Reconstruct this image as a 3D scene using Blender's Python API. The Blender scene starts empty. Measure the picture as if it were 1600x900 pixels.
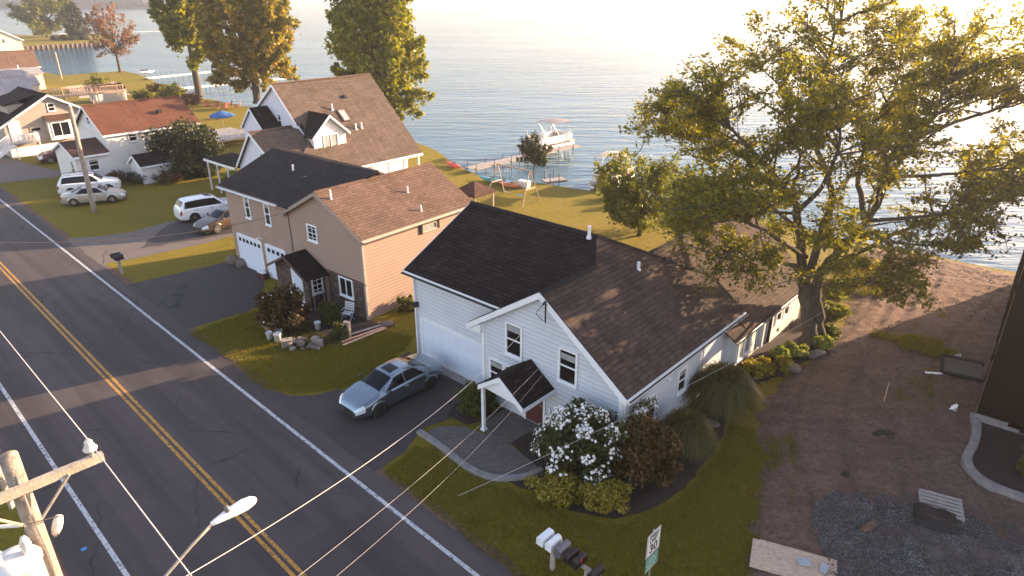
import bpy, math, random
import numpy as np
from mathutils import Vector, Matrix
from mathutils.geometry import delaunay_2d_cdt

R = math.radians
rng = np.random.default_rng(7)
random.seed(7)
SC = bpy.context.scene
COL = SC.collection
MATS = {}

# ------------------------------------------------------------------ materials
def newmat(name):
    m = bpy.data.materials.new(name)
    m.use_nodes = True
    nt = m.node_tree
    b = nt.nodes['Principled BSDF']
    MATS[name] = m
    return m, nt, b

def nd(nt, typ, **kw):
    n = nt.nodes.new(typ)
    for k, v in kw.items():
        if k in n.inputs:
            n.inputs[k].default_value = v
        else:
            setattr(n, k, v)
    return n

def lk(nt, a, b):
    nt.links.new(a, b)

def coords(nt, uv=False, scale=None, rot=None):
    tc = nd(nt, 'ShaderNodeTexCoord')
    out = tc.outputs['UV' if uv else 'Object']
    if scale is not None or rot is not None:
        mp = nd(nt, 'ShaderNodeMapping')
        if scale is not None: mp.inputs['Scale'].default_value = scale
        if rot is not None: mp.inputs['Rotation'].default_value = (0, 0, rot)
        lk(nt, out, mp.inputs['Vector'])
        out = mp.outputs['Vector']
    return out

def noise(nt, vec, scale, detail=4, rough=.55, dist=0.):
    n = nd(nt, 'ShaderNodeTexNoise')
    n.inputs['Scale'].default_value = scale
    n.inputs['Detail'].default_value = detail
    n.inputs['Roughness'].default_value = rough
    n.inputs['Distortion'].default_value = dist
    lk(nt, vec, n.inputs['Vector'])
    return n.outputs['Fac']

def ramp(nt, fac, stops):
    r = nd(nt, 'ShaderNodeValToRGB')
    e = r.color_ramp.elements
    while len(e) < len(stops): e.new(.5)
    for i, (p, c) in enumerate(stops):
        e[i].position = p
        e[i].color = (c[0], c[1], c[2], 1) if not isinstance(c, (int, float)) else (c, c, c, 1)
    lk(nt, fac, r.inputs['Fac'])
    return r.outputs['Color']

def mix(nt, fac, a, b, mode='MIX'):
    n = nd(nt, 'ShaderNodeMix', data_type='RGBA', blend_type=mode)
    def put(sock, v):
        if isinstance(v, (tuple, list)): sock.default_value = (v[0], v[1], v[2], 1)
        elif isinstance(v, (int, float)): sock.default_value = v
        else: lk(nt, v, sock)
    put(n.inputs[0], fac); put(n.inputs[6], a); put(n.inputs[7], b)
    return n.outputs[2]

def math_(nt, op, a, b=None, c=None):
    n = nd(nt, 'ShaderNodeMath', operation=op)
    for i, v in enumerate((a, b, c)):
        if v is None: continue
        if isinstance(v, (int, float)): n.inputs[i].default_value = v
        else: lk(nt, v, n.inputs[i])
    return n.outputs[0]

def bump(nt, b, h, strength=.5, dist=.02):
    n = nd(nt, 'ShaderNodeBump')
    n.inputs['Strength'].default_value = strength
    n.inputs['Distance'].default_value = dist
    lk(nt, h, n.inputs['Height'])
    lk(nt, n.outputs['Normal'], b.inputs['Normal'])

def plain(name, col, rough=.6, metal=0., var=.12, scale=3., bumpy=0., spec=.5, coat=0.):
    m, nt, b = newmat(name)
    v = coords(nt)
    f = noise(nt, v, scale, 5, .6)
    c = ramp(nt, f, [(.25, tuple(x*(1-var) for x in col)), (.75, tuple(min(1, x*(1+var)) for x in col))])
    lk(nt, c, b.inputs['Base Color'])
    b.inputs['Roughness'].default_value = rough
    b.inputs['Metallic'].default_value = metal
    b.inputs['Specular IOR Level'].default_value = spec
    b.inputs['Coat Weight'].default_value = coat
    if bumpy: bump(nt, b, noise(nt, v, scale*8, 4), bumpy, .02)
    return m

def siding(name, col, pitch=.115, rough=.55, vert=False):
    m, nt, b = newmat(name)
    v = coords(nt, uv=True)
    sp = nd(nt, 'ShaderNodeSeparateXYZ'); lk(nt, v, sp.inputs[0])
    s = sp.outputs['X' if vert else 'Y']
    fr = math_(nt, 'FRACT', math_(nt, 'DIVIDE', s, pitch))
    n1 = noise(nt, v, .7, 5, .6)
    n2 = noise(nt, coords(nt, uv=True, scale=(6, .8, 1)), 3, 4)
    c = ramp(nt, n1, [(.3, tuple(x*.93 for x in col)), (.7, tuple(min(1, x*1.05) for x in col))])
    c = mix(nt, math_(nt, 'MULTIPLY', n2, .16), c, tuple(x*.6 for x in col))
    # shade under each lap, painted as a dark line
    g = math_(nt, 'GREATER_THAN', fr, .9)
    c = mix(nt, math_(nt, 'MULTIPLY', g, .6), c, tuple(x*.3 for x in col))
    lk(nt, c, b.inputs['Base Color'])
    b.inputs['Roughness'].default_value = rough
    b.inputs['Specular IOR Level'].default_value = .3
    h = math_(nt, 'SUBTRACT', 1., fr)
    bump(nt, b, h, .8, .022)
    return m

def shingle(name, c1, c2, dark, moss=.25):
    m, nt, b = newmat(name)
    v = coords(nt, uv=True)
    br = nd(nt, 'ShaderNodeTexBrick')
    lk(nt, v, br.inputs['Vector'])
    br.inputs['Scale'].default_value = 1.
    br.inputs['Brick Width'].default_value = .5
    br.inputs['Row Height'].default_value = .2
    br.inputs['Mortar Size'].default_value = .018
    br.inputs['Mortar Smooth'].default_value = .2
    br.inputs['Color1'].default_value = (*c1, 1); br.inputs['Color2'].default_value = (*c2, 1)
    br.inputs['Mortar'].default_value = (*dark, 1)
    br.offset = .37; br.offset_frequency = 2
    n1 = noise(nt, v, .55, 6, .65)
    n2 = noise(nt, v, 22, 3, .7)
    st = noise(nt, coords(nt, uv=True, scale=(2.2, .16, 1)), 1.4, 4)
    c = mix(nt, math_(nt, 'MULTIPLY', n2, .5), br.outputs['Color'], dark)
    c = mix(nt, ramp(nt, n1, [(.35, 0.), (.75, moss)]), c, tuple(x*1.7 for x in c2))
    c = mix(nt, ramp(nt, st, [(.45, 0.), (.8, .45)]), c, tuple(x*.45 for x in c1))
    lk(nt, c, b.inputs['Base Color'])
    b.inputs['Roughness'].default_value = .9
    b.inputs['Specular IOR Level'].default_value = .1
    sp = nd(nt, 'ShaderNodeSeparateXYZ'); lk(nt, v, sp.inputs[0])
    fr = math_(nt, 'FRACT', math_(nt, 'DIVIDE', sp.outputs['Y'], .2))
    h = math_(nt, 'ADD', math_(nt, 'SUBTRACT', 1., fr), math_(nt, 'MULTIPLY', n2, .6))
    bump(nt, b, h, .8, .03)
    return m

def leafmat(name, cols, trans=.4):
    """cols: list of colours a leaf may have (one leaf, one colour)"""
    m, nt, b = newmat(name)
    g = nd(nt, 'ShaderNodeNewGeometry')
    n = len(cols)
    c = ramp(nt, g.outputs['Random Per Island'], [(i/max(1, n-1)*.96+.02, cols[i]) for i in range(n)])
    v = coords(nt)
    c = mix(nt, ramp(nt, noise(nt, v, .45, 3), [(.35, 0.), (.7, .5)]), c, cols[-1])
    b.inputs['Roughness'].default_value = .55
    b.inputs['Specular IOR Level'].default_value = .35
    lk(nt, c, b.inputs['Base Color'])
    t = nd(nt, 'ShaderNodeBsdfTranslucent')
    hs = nd(nt, 'ShaderNodeHueSaturation'); hs.inputs['Saturation'].default_value = 1.15; hs.inputs['Value'].default_value = 1.7
    lk(nt, c, hs.inputs['Color']); lk(nt, hs.outputs[0], t.inputs['Color'])
    mx = nd(nt, 'ShaderNodeMixShader'); mx.inputs[0].default_value = trans
    out = nt.nodes['Material Output']
    lk(nt, b.outputs[0], mx.inputs[1]); lk(nt, t.outputs[0], mx.inputs[2]); lk(nt, mx.outputs[0], out.inputs['Surface'])
    return m

# painted / plain things
plain('white_trim', (.74, .75, .76), .5, var=.06)
plain('white_paint', (.72, .73, .75), .45, var=.05)
plain('door_white', (.62, .68, .78), .45, var=.04)
plain('dark_glass', (.010, .009, .009), .06, var=.3, spec=.4)
plain('pale_glass', (.30, .31, .31), .15, var=.3, scale=2)
plain('car_glass', (.006, .006, .007), .06, spec=.25)
plain('rubber', (.018, .018, .018), .8)
plain('rim_alloy', (.55, .55, .56), .3, 1.)
plain('rim_dark', (.05, .05, .055), .35, .8)
plain('black_plastic', (.02, .02, .022), .5)
plain('black_metal', (.03, .03, .03), .4, .3)
plain('galvanised', (.55, .56, .58), .4, .8, .15)
plain('porcelain', (.62, .6, .58), .2, var=.1)
plain('transformer_grey', (.62, .63, .64), .45, var=.08, scale=5)
plain('cream_metal', (.78, .75, .68), .4, var=.06)
plain('pole_wood', (.27, .225, .185), .9, var=.45, scale=6, bumpy=.6)
plain('arm_wood', (.36, .32, .26), .85, var=.3, scale=5, bumpy=.4)
plain('deck_wood', (.36, .27, .19), .85, var=.3, scale=4, bumpy=.3)
plain('grey_wood', (.30, .27, .245), .85, var=.25, scale=4, bumpy=.3)
plain('new_wood', (.55, .36, .24), .8, var=.2, scale=4)
plain('pink_board', (.58, .33, .26), .8, var=.15)
plain('concrete', (.26, .23, .215), .9, var=.25, scale=2.5, bumpy=.35)
plain('curb_concrete', (.21, .19, .18), .9, var=.3, scale=3, bumpy=.4)
plain('field_stone', (.13, .105, .09), .9, var=.4, scale=4, bumpy=.8)
plain('pale_stone', (.25, .215, .185), .9, var=.3, scale=5, bumpy=.6)
plain('plastic_white', (.72, .74, .76), .35)
plain('plastic_blue', (.05, .22, .45), .35)
plain('plastic_teal', (.03, .30, .33), .35)
plain('plastic_red', (.45, .05, .05), .4)
plain('plastic_orange', (.6, .2, .06), .5)
plain('canvas_grey', (.20, .19, .21), .9, var=.15)
plain('canvas_black', (.016, .015, .02), .8)
plain('umbrella_blue', (.035, .12, .30), .8)
plain('vinyl_tan', (.4, .33, .27), .5)
plain('boat_white', (.85, .83, .8), .3, var=.04)
plain('tar_paper', (.009, .006, .006), .95, var=.3, scale=1.2, spec=.05)
plain('tarp_black', (.007, .005, .005), .7, var=.4, scale=5, bumpy=.8)
plain('soil_dark', (.022, .014, .012), .95, var=.5, scale=6, bumpy=.8)
plain('mailbox_grey', (.14, .135, .15), .45, .3)
plain('mailbox_dark', (.018, .013, .014), .5, .2)
plain('sign_white', (.75, .74, .7), .45, var=.04)
plain('sign_black', (.015, .015, .015), .5)
plain('sign_green', (.02, .22, .17), .4, var=.06)
plain('headlamp', (.6, .63, .66), .08, .2)
plain('tail_red', (.35, .015, .015), .15)
plain('burgundy_door', (.07, .02, .018), .5)
plain('meter_grey', (.35, .36, .37), .5, .4)
plain('copper_brown', (.10, .055, .05), .6, var=.2)
plain('petal_white', (.82, .8, .78), .6, var=.05)
plain('mortar_block', (.33, .36, .39), .9, var=.15, scale=6, bumpy=.4)

def paint(name, col, metal=.0, rough=.3):
    m, nt, b = newmat(name)
    v = coords(nt)
    f = noise(nt, v, 1.5, 4)
    c = ramp(nt, f, [(.3, tuple(x*.93 for x in col)), (.7, col)])
    lk(nt, c, b.inputs['Base Color'])
    b.inputs['Metallic'].default_value = metal
    b.inputs['Roughness'].default_value = rough
    b.inputs['Coat Weight'].default_value = .6
    b.inputs['Coat Roughness'].default_value = .08
    return m
paint('paint_steel', (.24, .29, .335), .9, .24)
paint('paint_white', (.80, .81, .82), 0, .3)
paint('paint_silver', (.50, .47, .43), .5, .3)
paint('paint_bronze', (.085, .055, .042), .4, .3)
paint('paint_maroon', (.10, .012, .02), .3, .3)

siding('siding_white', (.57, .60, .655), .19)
siding('siding_shade_tint', (.66, .65, .72))  # lavender cast of the shaded gable, put into the wall colour
siding('siding_tan', (.33, .235, .185), .19)
siding('siding_beige', (.36, .30, .25))
siding('siding_cream', (.62, .56, .47))
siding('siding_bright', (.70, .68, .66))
siding('board_batten', (.60, .58, .56), .3, vert=True)
shingle('shingle_black', (.012, .009, .009), (.030, .022, .020), (.004, .003, .003), .3)
shingle('shingle_sunlit', (.050, .035, .030), (.098, .068, .055), (.03, .024, .022), .35)  # paler brown copy: sun on the slopes put into the colour
shingle('shingle_slate', (.028, .025, .026), (.044, .038, .037), (.010, .009, .010), .2)
shingle('shingle_brown', (.13, .082, .06), (.20, .125, .092), (.055, .036, .03), .25)
shingle('shingle_taupe', (.10, .073, .058), (.16, .115, .09), (.045, .035, .03), .25)
shingle('shingle_rust', (.13, .055, .035), (.18, .075, .045), (.06, .03, .022), .25)
shingle('shingle_umber', (.09, .05, .036), (.13, .07, .05), (.04, .025, .02), .25)
shingle('roof_grey', (.30, .29, .30), (.36, .34, .34), (.2, .19, .2), .3)

def stonewall():
    m, nt, b = newmat('stone_veneer')
    v = coords(nt, uv=True, scale=(1, 1.7, 1))
    vo = nd(nt, 'ShaderNodeTexVoronoi'); vo.inputs['Scale'].default_value = 4.2; lk(nt, v, vo.inputs['Vector'])
    ve = nd(nt, 'ShaderNodeTexVoronoi', feature='DISTANCE_TO_EDGE'); ve.inputs['Scale'].default_value = 4.2; lk(nt, v, ve.inputs['Vector'])
    sp = nd(nt, 'ShaderNodeSeparateColor'); lk(nt, vo.outputs['Color'], sp.inputs[0])
    c = ramp(nt, sp.outputs[0], [(0, (.05, .03, .024)), (.5, (.10, .062, .048)), (1, (.16, .11, .085))])
    c = mix(nt, math_(nt, 'MULTIPLY', noise(nt, v, 12, 4), .4), c, (.05, .035, .03))
    e = ramp(nt, ve.outputs['Distance'], [(0, 1.), (.05, 0.)])
    c = mix(nt, e, c, (.03, .022, .02))
    lk(nt, c, b.inputs['Base Color']); b.inputs['Roughness'].default_value = .9
    bump(nt, b, ramp(nt, ve.outputs['Distance'], [(0, 0.), (.12, 1.)]), .8, .04)
stonewall()

def asphalt(name, base, tracks=False, cracks=True):
    m, nt, b = newmat(name)
    v = coords(nt)
    n0 = noise(nt, v, .16, 4, .55)
    n1 = noise(nt, v, 1.1, 6, .65)
    n2 = noise(nt, v, 45, 3, .7)
    n3 = noise(nt, coords(nt, scale=(.05, 1.1, 1)), 1., 4)
    c = ramp(nt, n1, [(.25, tuple(x*.72 for x in base)), (.75, tuple(x*1.25 for x in base))])
    c = mix(nt, ramp(nt, n0, [(.35, 0.), (.7, .45)]), c, tuple(x*1.45 for x in base))
    c = mix(nt, ramp(nt, n2, [(.45, 0.), (.75, .5)]), c, tuple(x*1.9 for x in base))
    if tracks:   # polished wheel paths along the lanes
        c = mix(nt, ramp(nt, n3, [(.42, 0.), (.6, .65)]), c, tuple(x*.55 for x in base))
        vo = nd(nt, 'ShaderNodeTexVoronoi'); vo.inputs['Scale'].default_value = 1.; lk(nt, coords(nt, scale=(.09, .27, 1)), vo.inputs['Vector'])
        spv = nd(nt, 'ShaderNodeSeparateColor'); lk(nt, vo.outputs['Color'], spv.inputs[0])
        c = mix(nt, ramp(nt, spv.outputs[0], [(.78, 0.), (.80, .35)]), c, tuple(x*.6 for x in base))
        c = mix(nt, ramp(nt, noise(nt, v, 2.2, 5, .75, 1.), [(.62, 0.), (.72, .5)]), c, tuple(x*.5 for x in base))
    if cracks:
        d = nd(nt, 'ShaderNodeMix', data_type='VECTOR'); d.inputs[0].default_value = .35
        nz = nd(nt, 'ShaderNodeTexNoise'); nz.inputs['Scale'].default_value = 1.3; nz.inputs['Detail'].default_value = 6
        lk(nt, v, nz.inputs['Vector']); lk(nt, v, d.inputs[4]); lk(nt, nz.outputs['Color'], d.inputs[5])
        ve = nd(nt, 'ShaderNodeTexVoronoi', feature='DISTANCE_TO_EDGE'); ve.inputs['Scale'].default_value = .28
        lk(nt, d.outputs[1], ve.inputs['Vector'])
        ce = ramp(nt, ve.outputs['Distance'], [(0, 1.), (.011, 0.)])
        gate = ramp(nt, noise(nt, v, .23, 3), [(.52, 0.), (.60, .8)])
        c = mix(nt, math_(nt, 'MULTIPLY', ce, gate), c, (.008, .008, .008))
    lk(nt, c, b.inputs['Base Color'])
    b.inputs['Roughness'].default_value = .82
    b.inputs['Specular IOR Level'].default_value = .4
    bump(nt, b, n2, .5, .012)
    return m
asphalt('asphalt_road', (.060, .047, .045), True)
asphalt('asphalt_drive', (.042, .033, .032))
asphalt('asphalt_old', (.11, .09, .08))

def marking(name, col, wear):
    m, nt, b = newmat(name)
    v = coords(nt)
    n1 = noise(nt, v, 7, 6, .75)
    n2 = noise(nt, coords(nt, scale=(.5, 2.5, 1)), 1.6, 5, .7)
    f = math_(nt, 'MULTIPLY', ramp(nt, n1, [(wear, 0.), (wear+.12, 1.)]), 1.)
    c = mix(nt, f, (.05, .044, .042), mix(nt, n2, tuple(x*.75 for x in col), col))
    lk(nt, c, b.inputs['Base Color']); b.inputs['Roughness'].default_value = .75
marking('line_white', (.52, .53, .54), .37)
marking('line_yellow', (.50, .25, .035), .38)

def grassmat(name, a, bcol, dry):
    m, nt, b = newmat(name)
    v = coords(nt)
    n0 = noise(nt, v, .12, 4, .6); n1 = noise(nt, v, .9, 6, .7); n2 = noise(nt, v, 14, 4, .75); n3 = noise(nt, v, 60, 2, .8)
    c = mix(nt, n1, a, bcol)
    c = mix(nt, ramp(nt, n0, [(.4, 0.), (.7, .7)]), c, dry)
    n4 = noise(nt, v, 2.6, 5, .7, .4)
    c = mix(nt, ramp(nt, n4, [(.32, .6), (.5, 0.)]), c, tuple(x*.5 for x in a))
    c = mix(nt, ramp(nt, n4, [(.58, 0.), (.72, .6)]), c, (.22, .14, .04))
    c = mix(nt, ramp(nt, n2, [(.35, .55), (.65, 0.)]), c, tuple(x*.45 for x in a))
    c = mix(nt, ramp(nt, n3, [(.5, 0.), (.75, .5)]), c, tuple(x*1.6 for x in bcol))
    lk(nt, c, b.inputs['Base Color']); b.inputs['Roughness'].default_value = .9
    b.inputs['Specular IOR Level'].default_value = .15
    bump(nt, b, math_(nt, 'ADD', n2, n3), .9, .05)
grassmat('grass_ground', (.145, .125, .012), (.23, .185, .018), (.29, .195, .032))
grassmat('bank_soil', (.09, .07, .045), (.12, .09, .055), (.07, .07, .03))

def dirtmat():
    m, nt, b = newmat('bare_dirt')
    v = coords(nt)
    n0 = noise(nt, v, .22, 5, .6, .4); n1 = noise(nt, v, 1.6, 7, .7); n2 = noise(nt, v, 20, 5, .75); n3 = noise(nt, v, .09, 3)
    c = mix(nt, n1, (.19, .112, .082), (.275, .172, .128))
    c = mix(nt, ramp(nt, n0, [(.38, 0.), (.66, .8)]), c, (.19, .13, .108))
    c = mix(nt, ramp(nt, n3, [(.5, 0.), (.62, .5)]), c, (.11, .085, .045))
    n4 = noise(nt, coords(nt, scale=(.35, 1.5, 1), rot=R(48)), 1.1, 5, .7, .5)
    c = mix(nt, ramp(nt, n4, [(.42, 0.), (.62, .6)]), c, (.125, .074, .056))
    n5 = noise(nt, v, 5.5, 5, .7)
    c = mix(nt, ramp(nt, n5, [(.4, .6), (.55, 0.)]), c, (.10, .058, .043))
    c = mix(nt, ramp(nt, n2, [(.3, .6), (.6, 0.)]), c, (.07, .045, .036))
    c = mix(nt, ramp(nt, noise(nt, v, 34, 2), [(.66, 0.), (.72, .7)]), c, (.36, .3, .26))
    lk(nt, c, b.inputs['Base Color']); b.inputs['Roughness'].default_value = .95
    b.inputs['Specular IOR Level'].default_value = .15
    bump(nt, b, math_(nt, 'ADD', n2, math_(nt, 'MULTIPLY', n1, 1.6)), 1., .06)
dirtmat()

def gravelmat():
    m, nt, b = newmat('crushed_gravel')
    v = coords(nt)
    vo = nd(nt, 'ShaderNodeTexVoronoi'); vo.inputs['Scale'].default_value = 26; lk(nt, v, vo.inputs['Vector'])
    sp = nd(nt, 'ShaderNodeSeparateColor'); lk(nt, vo.outputs['Color'], sp.inputs[0])
    c = ramp(nt, sp.outputs[0], [(0, (.028, .027, .029)), (.6, (.078, .074, .076)), (1, (.22, .205, .195))])
    c = mix(nt, ramp(nt, noise(nt, v, .5, 5), [(.42, 0.), (.66, .85)]), c, (.105, .075, .06))
    lk(nt, c, b.inputs['Base Color']); b.inputs['Roughness'].default_value = .9
    bump(nt, b, vo.outputs['Distance'], 1., -.04)
gravelmat()
plain('mulch', (.032, .020, .016), .95, var=.6, scale=9, bumpy=1.)

def paver():
    m, nt, b = newmat('paver_brick')
    v = coords(nt)
    br = nd(nt, 'ShaderNodeTexBrick'); lk(nt, v, br.inputs['Vector'])
    br.inputs['Scale'].default_value = 1.; br.inputs['Brick Width'].default_value = .22; br.inputs['Row Height'].default_value = .11
    br.inputs['Mortar Size'].default_value = .008
    br.inputs['Color1'].default_value = (.105, .088, .082, 1); br.inputs['Color2'].default_value = (.16, .13, .118, 1); br.inputs['Mortar'].default_value = (.04, .034, .03, 1)
    c = mix(nt, math_(nt, 'MULTIPLY', noise(nt, v, 1.2, 5), .5), br.outputs['Color'], (.085, .07, .066))
    lk(nt, c, b.inputs['Base Color']); b.inputs['Roughness'].default_value = .85
    bump(nt, b, br.outputs['Fac'], .5, -.01)
paver()

def osb(name, a, bc, sc):
    m, nt, b = newmat(name)
    v = coords(nt, scale=(1, 2.6, 1))
    vo = nd(nt, 'ShaderNodeTexVoronoi'); vo.inputs['Scale'].default_value = sc; lk(nt, v, vo.inputs['Vector'])
    sp = nd(nt, 'ShaderNodeSeparateColor'); lk(nt, vo.outputs['Color'], sp.inputs[0])
    c = mix(nt, sp.outputs[0], a, bc)
    c = mix(nt, ramp(nt, noise(nt, coords(nt), 1.6, 6, .7, 1.), [(.58, 0.), (.66, .75)]), c, tuple(x*.4 for x in a))
    lk(nt, c, b.inputs['Base Color']); b.inputs['Roughness'].default_value = .85
osb('plywood', (.42, .30, .215), (.55, .40, .29), 9)
osb('osb_sheathing', (.30, .21, .13), (.40, .29, .19), 12)

def water():
    m, nt, b = newmat('lake_water')
    nt.nodes.remove(b)
    n1 = noise(nt, coords(nt, scale=(.16, .62, 1), rot=R(8)), 1., 3, .5, .3)
    n2 = noise(nt, coords(nt, scale=(.6, 1.9, 1), rot=R(-6)), 1., 4, .6)
    n3 = noise(nt, coords(nt, scale=(.012, .04, 1), rot=R(14)), 1., 4, .6, .6)
    amp = ramp(nt, n3, [(.35, .45), (.65, .95)])
    h = math_(nt, 'MULTIPLY', math_(nt, 'ADD', n1, math_(nt, 'MULTIPLY', n2, .22)), amp)
    bm = nd(nt, 'ShaderNodeBump'); bm.inputs['Strength'].default_value = .6; bm.inputs['Distance'].default_value = .5
    lk(nt, h, bm.inputs['Height'])
    d = nd(nt, 'ShaderNodeBsdfDiffuse'); d.inputs['Color'].default_value = (.055, .12, .17, 1)
    g = nd(nt, 'ShaderNodeBsdfGlossy'); g.inputs['Color'].default_value = (.50, .54, .585, 1); g.inputs['Roughness'].default_value = .12
    fr = nd(nt, 'ShaderNodeFresnel'); fr.inputs['IOR'].default_value = 1.33
    mx = nd(nt, 'ShaderNodeMixShader')
    for q in (d, g, fr): lk(nt, bm.outputs[0], q.inputs['Normal'])
    lk(nt, fr.outputs[0], mx.inputs[0]); lk(nt, d.outputs[0], mx.inputs[1]); lk(nt, g.outputs[0], mx.inputs[2])
    lk(nt, mx.outputs[0], nt.nodes['Material Output'].inputs['Surface'])
water()

def barkmat():
    m, nt, b = newmat('bark')
    v = coords(nt, scale=(5, 5, .9))
    n1 = noise(nt, v, 2.2, 6, .7); n2 = noise(nt, coords(nt), .8, 3)
    c = ramp(nt, n1, [(.3, (.028, .022, .018)), (.7, (.115, .09, .07))])
    c = mix(nt, ramp(nt, n2, [(.5, 0.), (.7, .4)]), c, (.11, .115, .08))
    lk(nt, c, b.inputs['Base Color']); b.inputs['Roughness'].default_value = .95
    bump(nt, b, n1, .9, .06)
barkmat()

leafmat('leaf_maple', [(.055, .062, .010), (.10, .102, .014), (.155, .145, .018), (.23, .185, .022), (.16, .145, .018)], .5)
leafmat('leaf_gold', [(.085, .102, .015), (.14, .148, .018), (.19, .19, .022), (.27, .23, .026), (.17, .17, .02)], .4)
leafmat('leaf_orange', [(.09, .092, .015), (.15, .13, .018), (.20, .185, .022), (.38, .20, .035), (.17, .165, .02)], .4)
leafmat('leaf_green', [(.05, .065, .012), (.085, .10, .017), (.13, .135, .022), (.18, .16, .026), (.12, .125, .02)], .42)
leafmat('leaf_rust', [(.10, .06, .03), (.18, .085, .045), (.24, .12, .07), (.20, .13, .08), (.16, .09, .05)], .35)
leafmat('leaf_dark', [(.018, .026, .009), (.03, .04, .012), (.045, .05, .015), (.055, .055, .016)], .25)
leafmat('leaf_brown', [(.045, .027, .010), (.075, .042, .014), (.13, .058, .018), (.07, .052, .014)], .25)
leafmat('leaf_yellow', [(.16, .13, .014), (.26, .21, .025), (.36, .29, .045), (.22, .18, .02)], .3)
leafmat('leaf_rose', [(.03, .042, .012), (.06, .072, .02), (.085, .09, .026), (.07, .078, .022)], .3)
leafmat('leaf_box', [(.04, .055, .012), (.07, .08, .016), (.10, .10, .02), (.085, .09, .018)], .3)
leafmat('leaf_hosta', [(.13, .16, .03), (.22, .24, .05), (.32, .32, .08), (.20, .22, .05)], .35)
leafmat('blade_grass', [(.10, .098, .011), (.15, .135, .015), (.21, .17, .024), (.17, .145, .018)], .3)
leafmat('blade_tall', [(.03, .035, .008), (.07, .068, .014), (.15, .125, .03), (.085, .078, .018)], .3)
leafmat('leaf_far', [(.03, .045, .04), (.045, .06, .05), (.035, .05, .045)], .2)  # leaf tones shifted bluish to imitate distance haze

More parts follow.
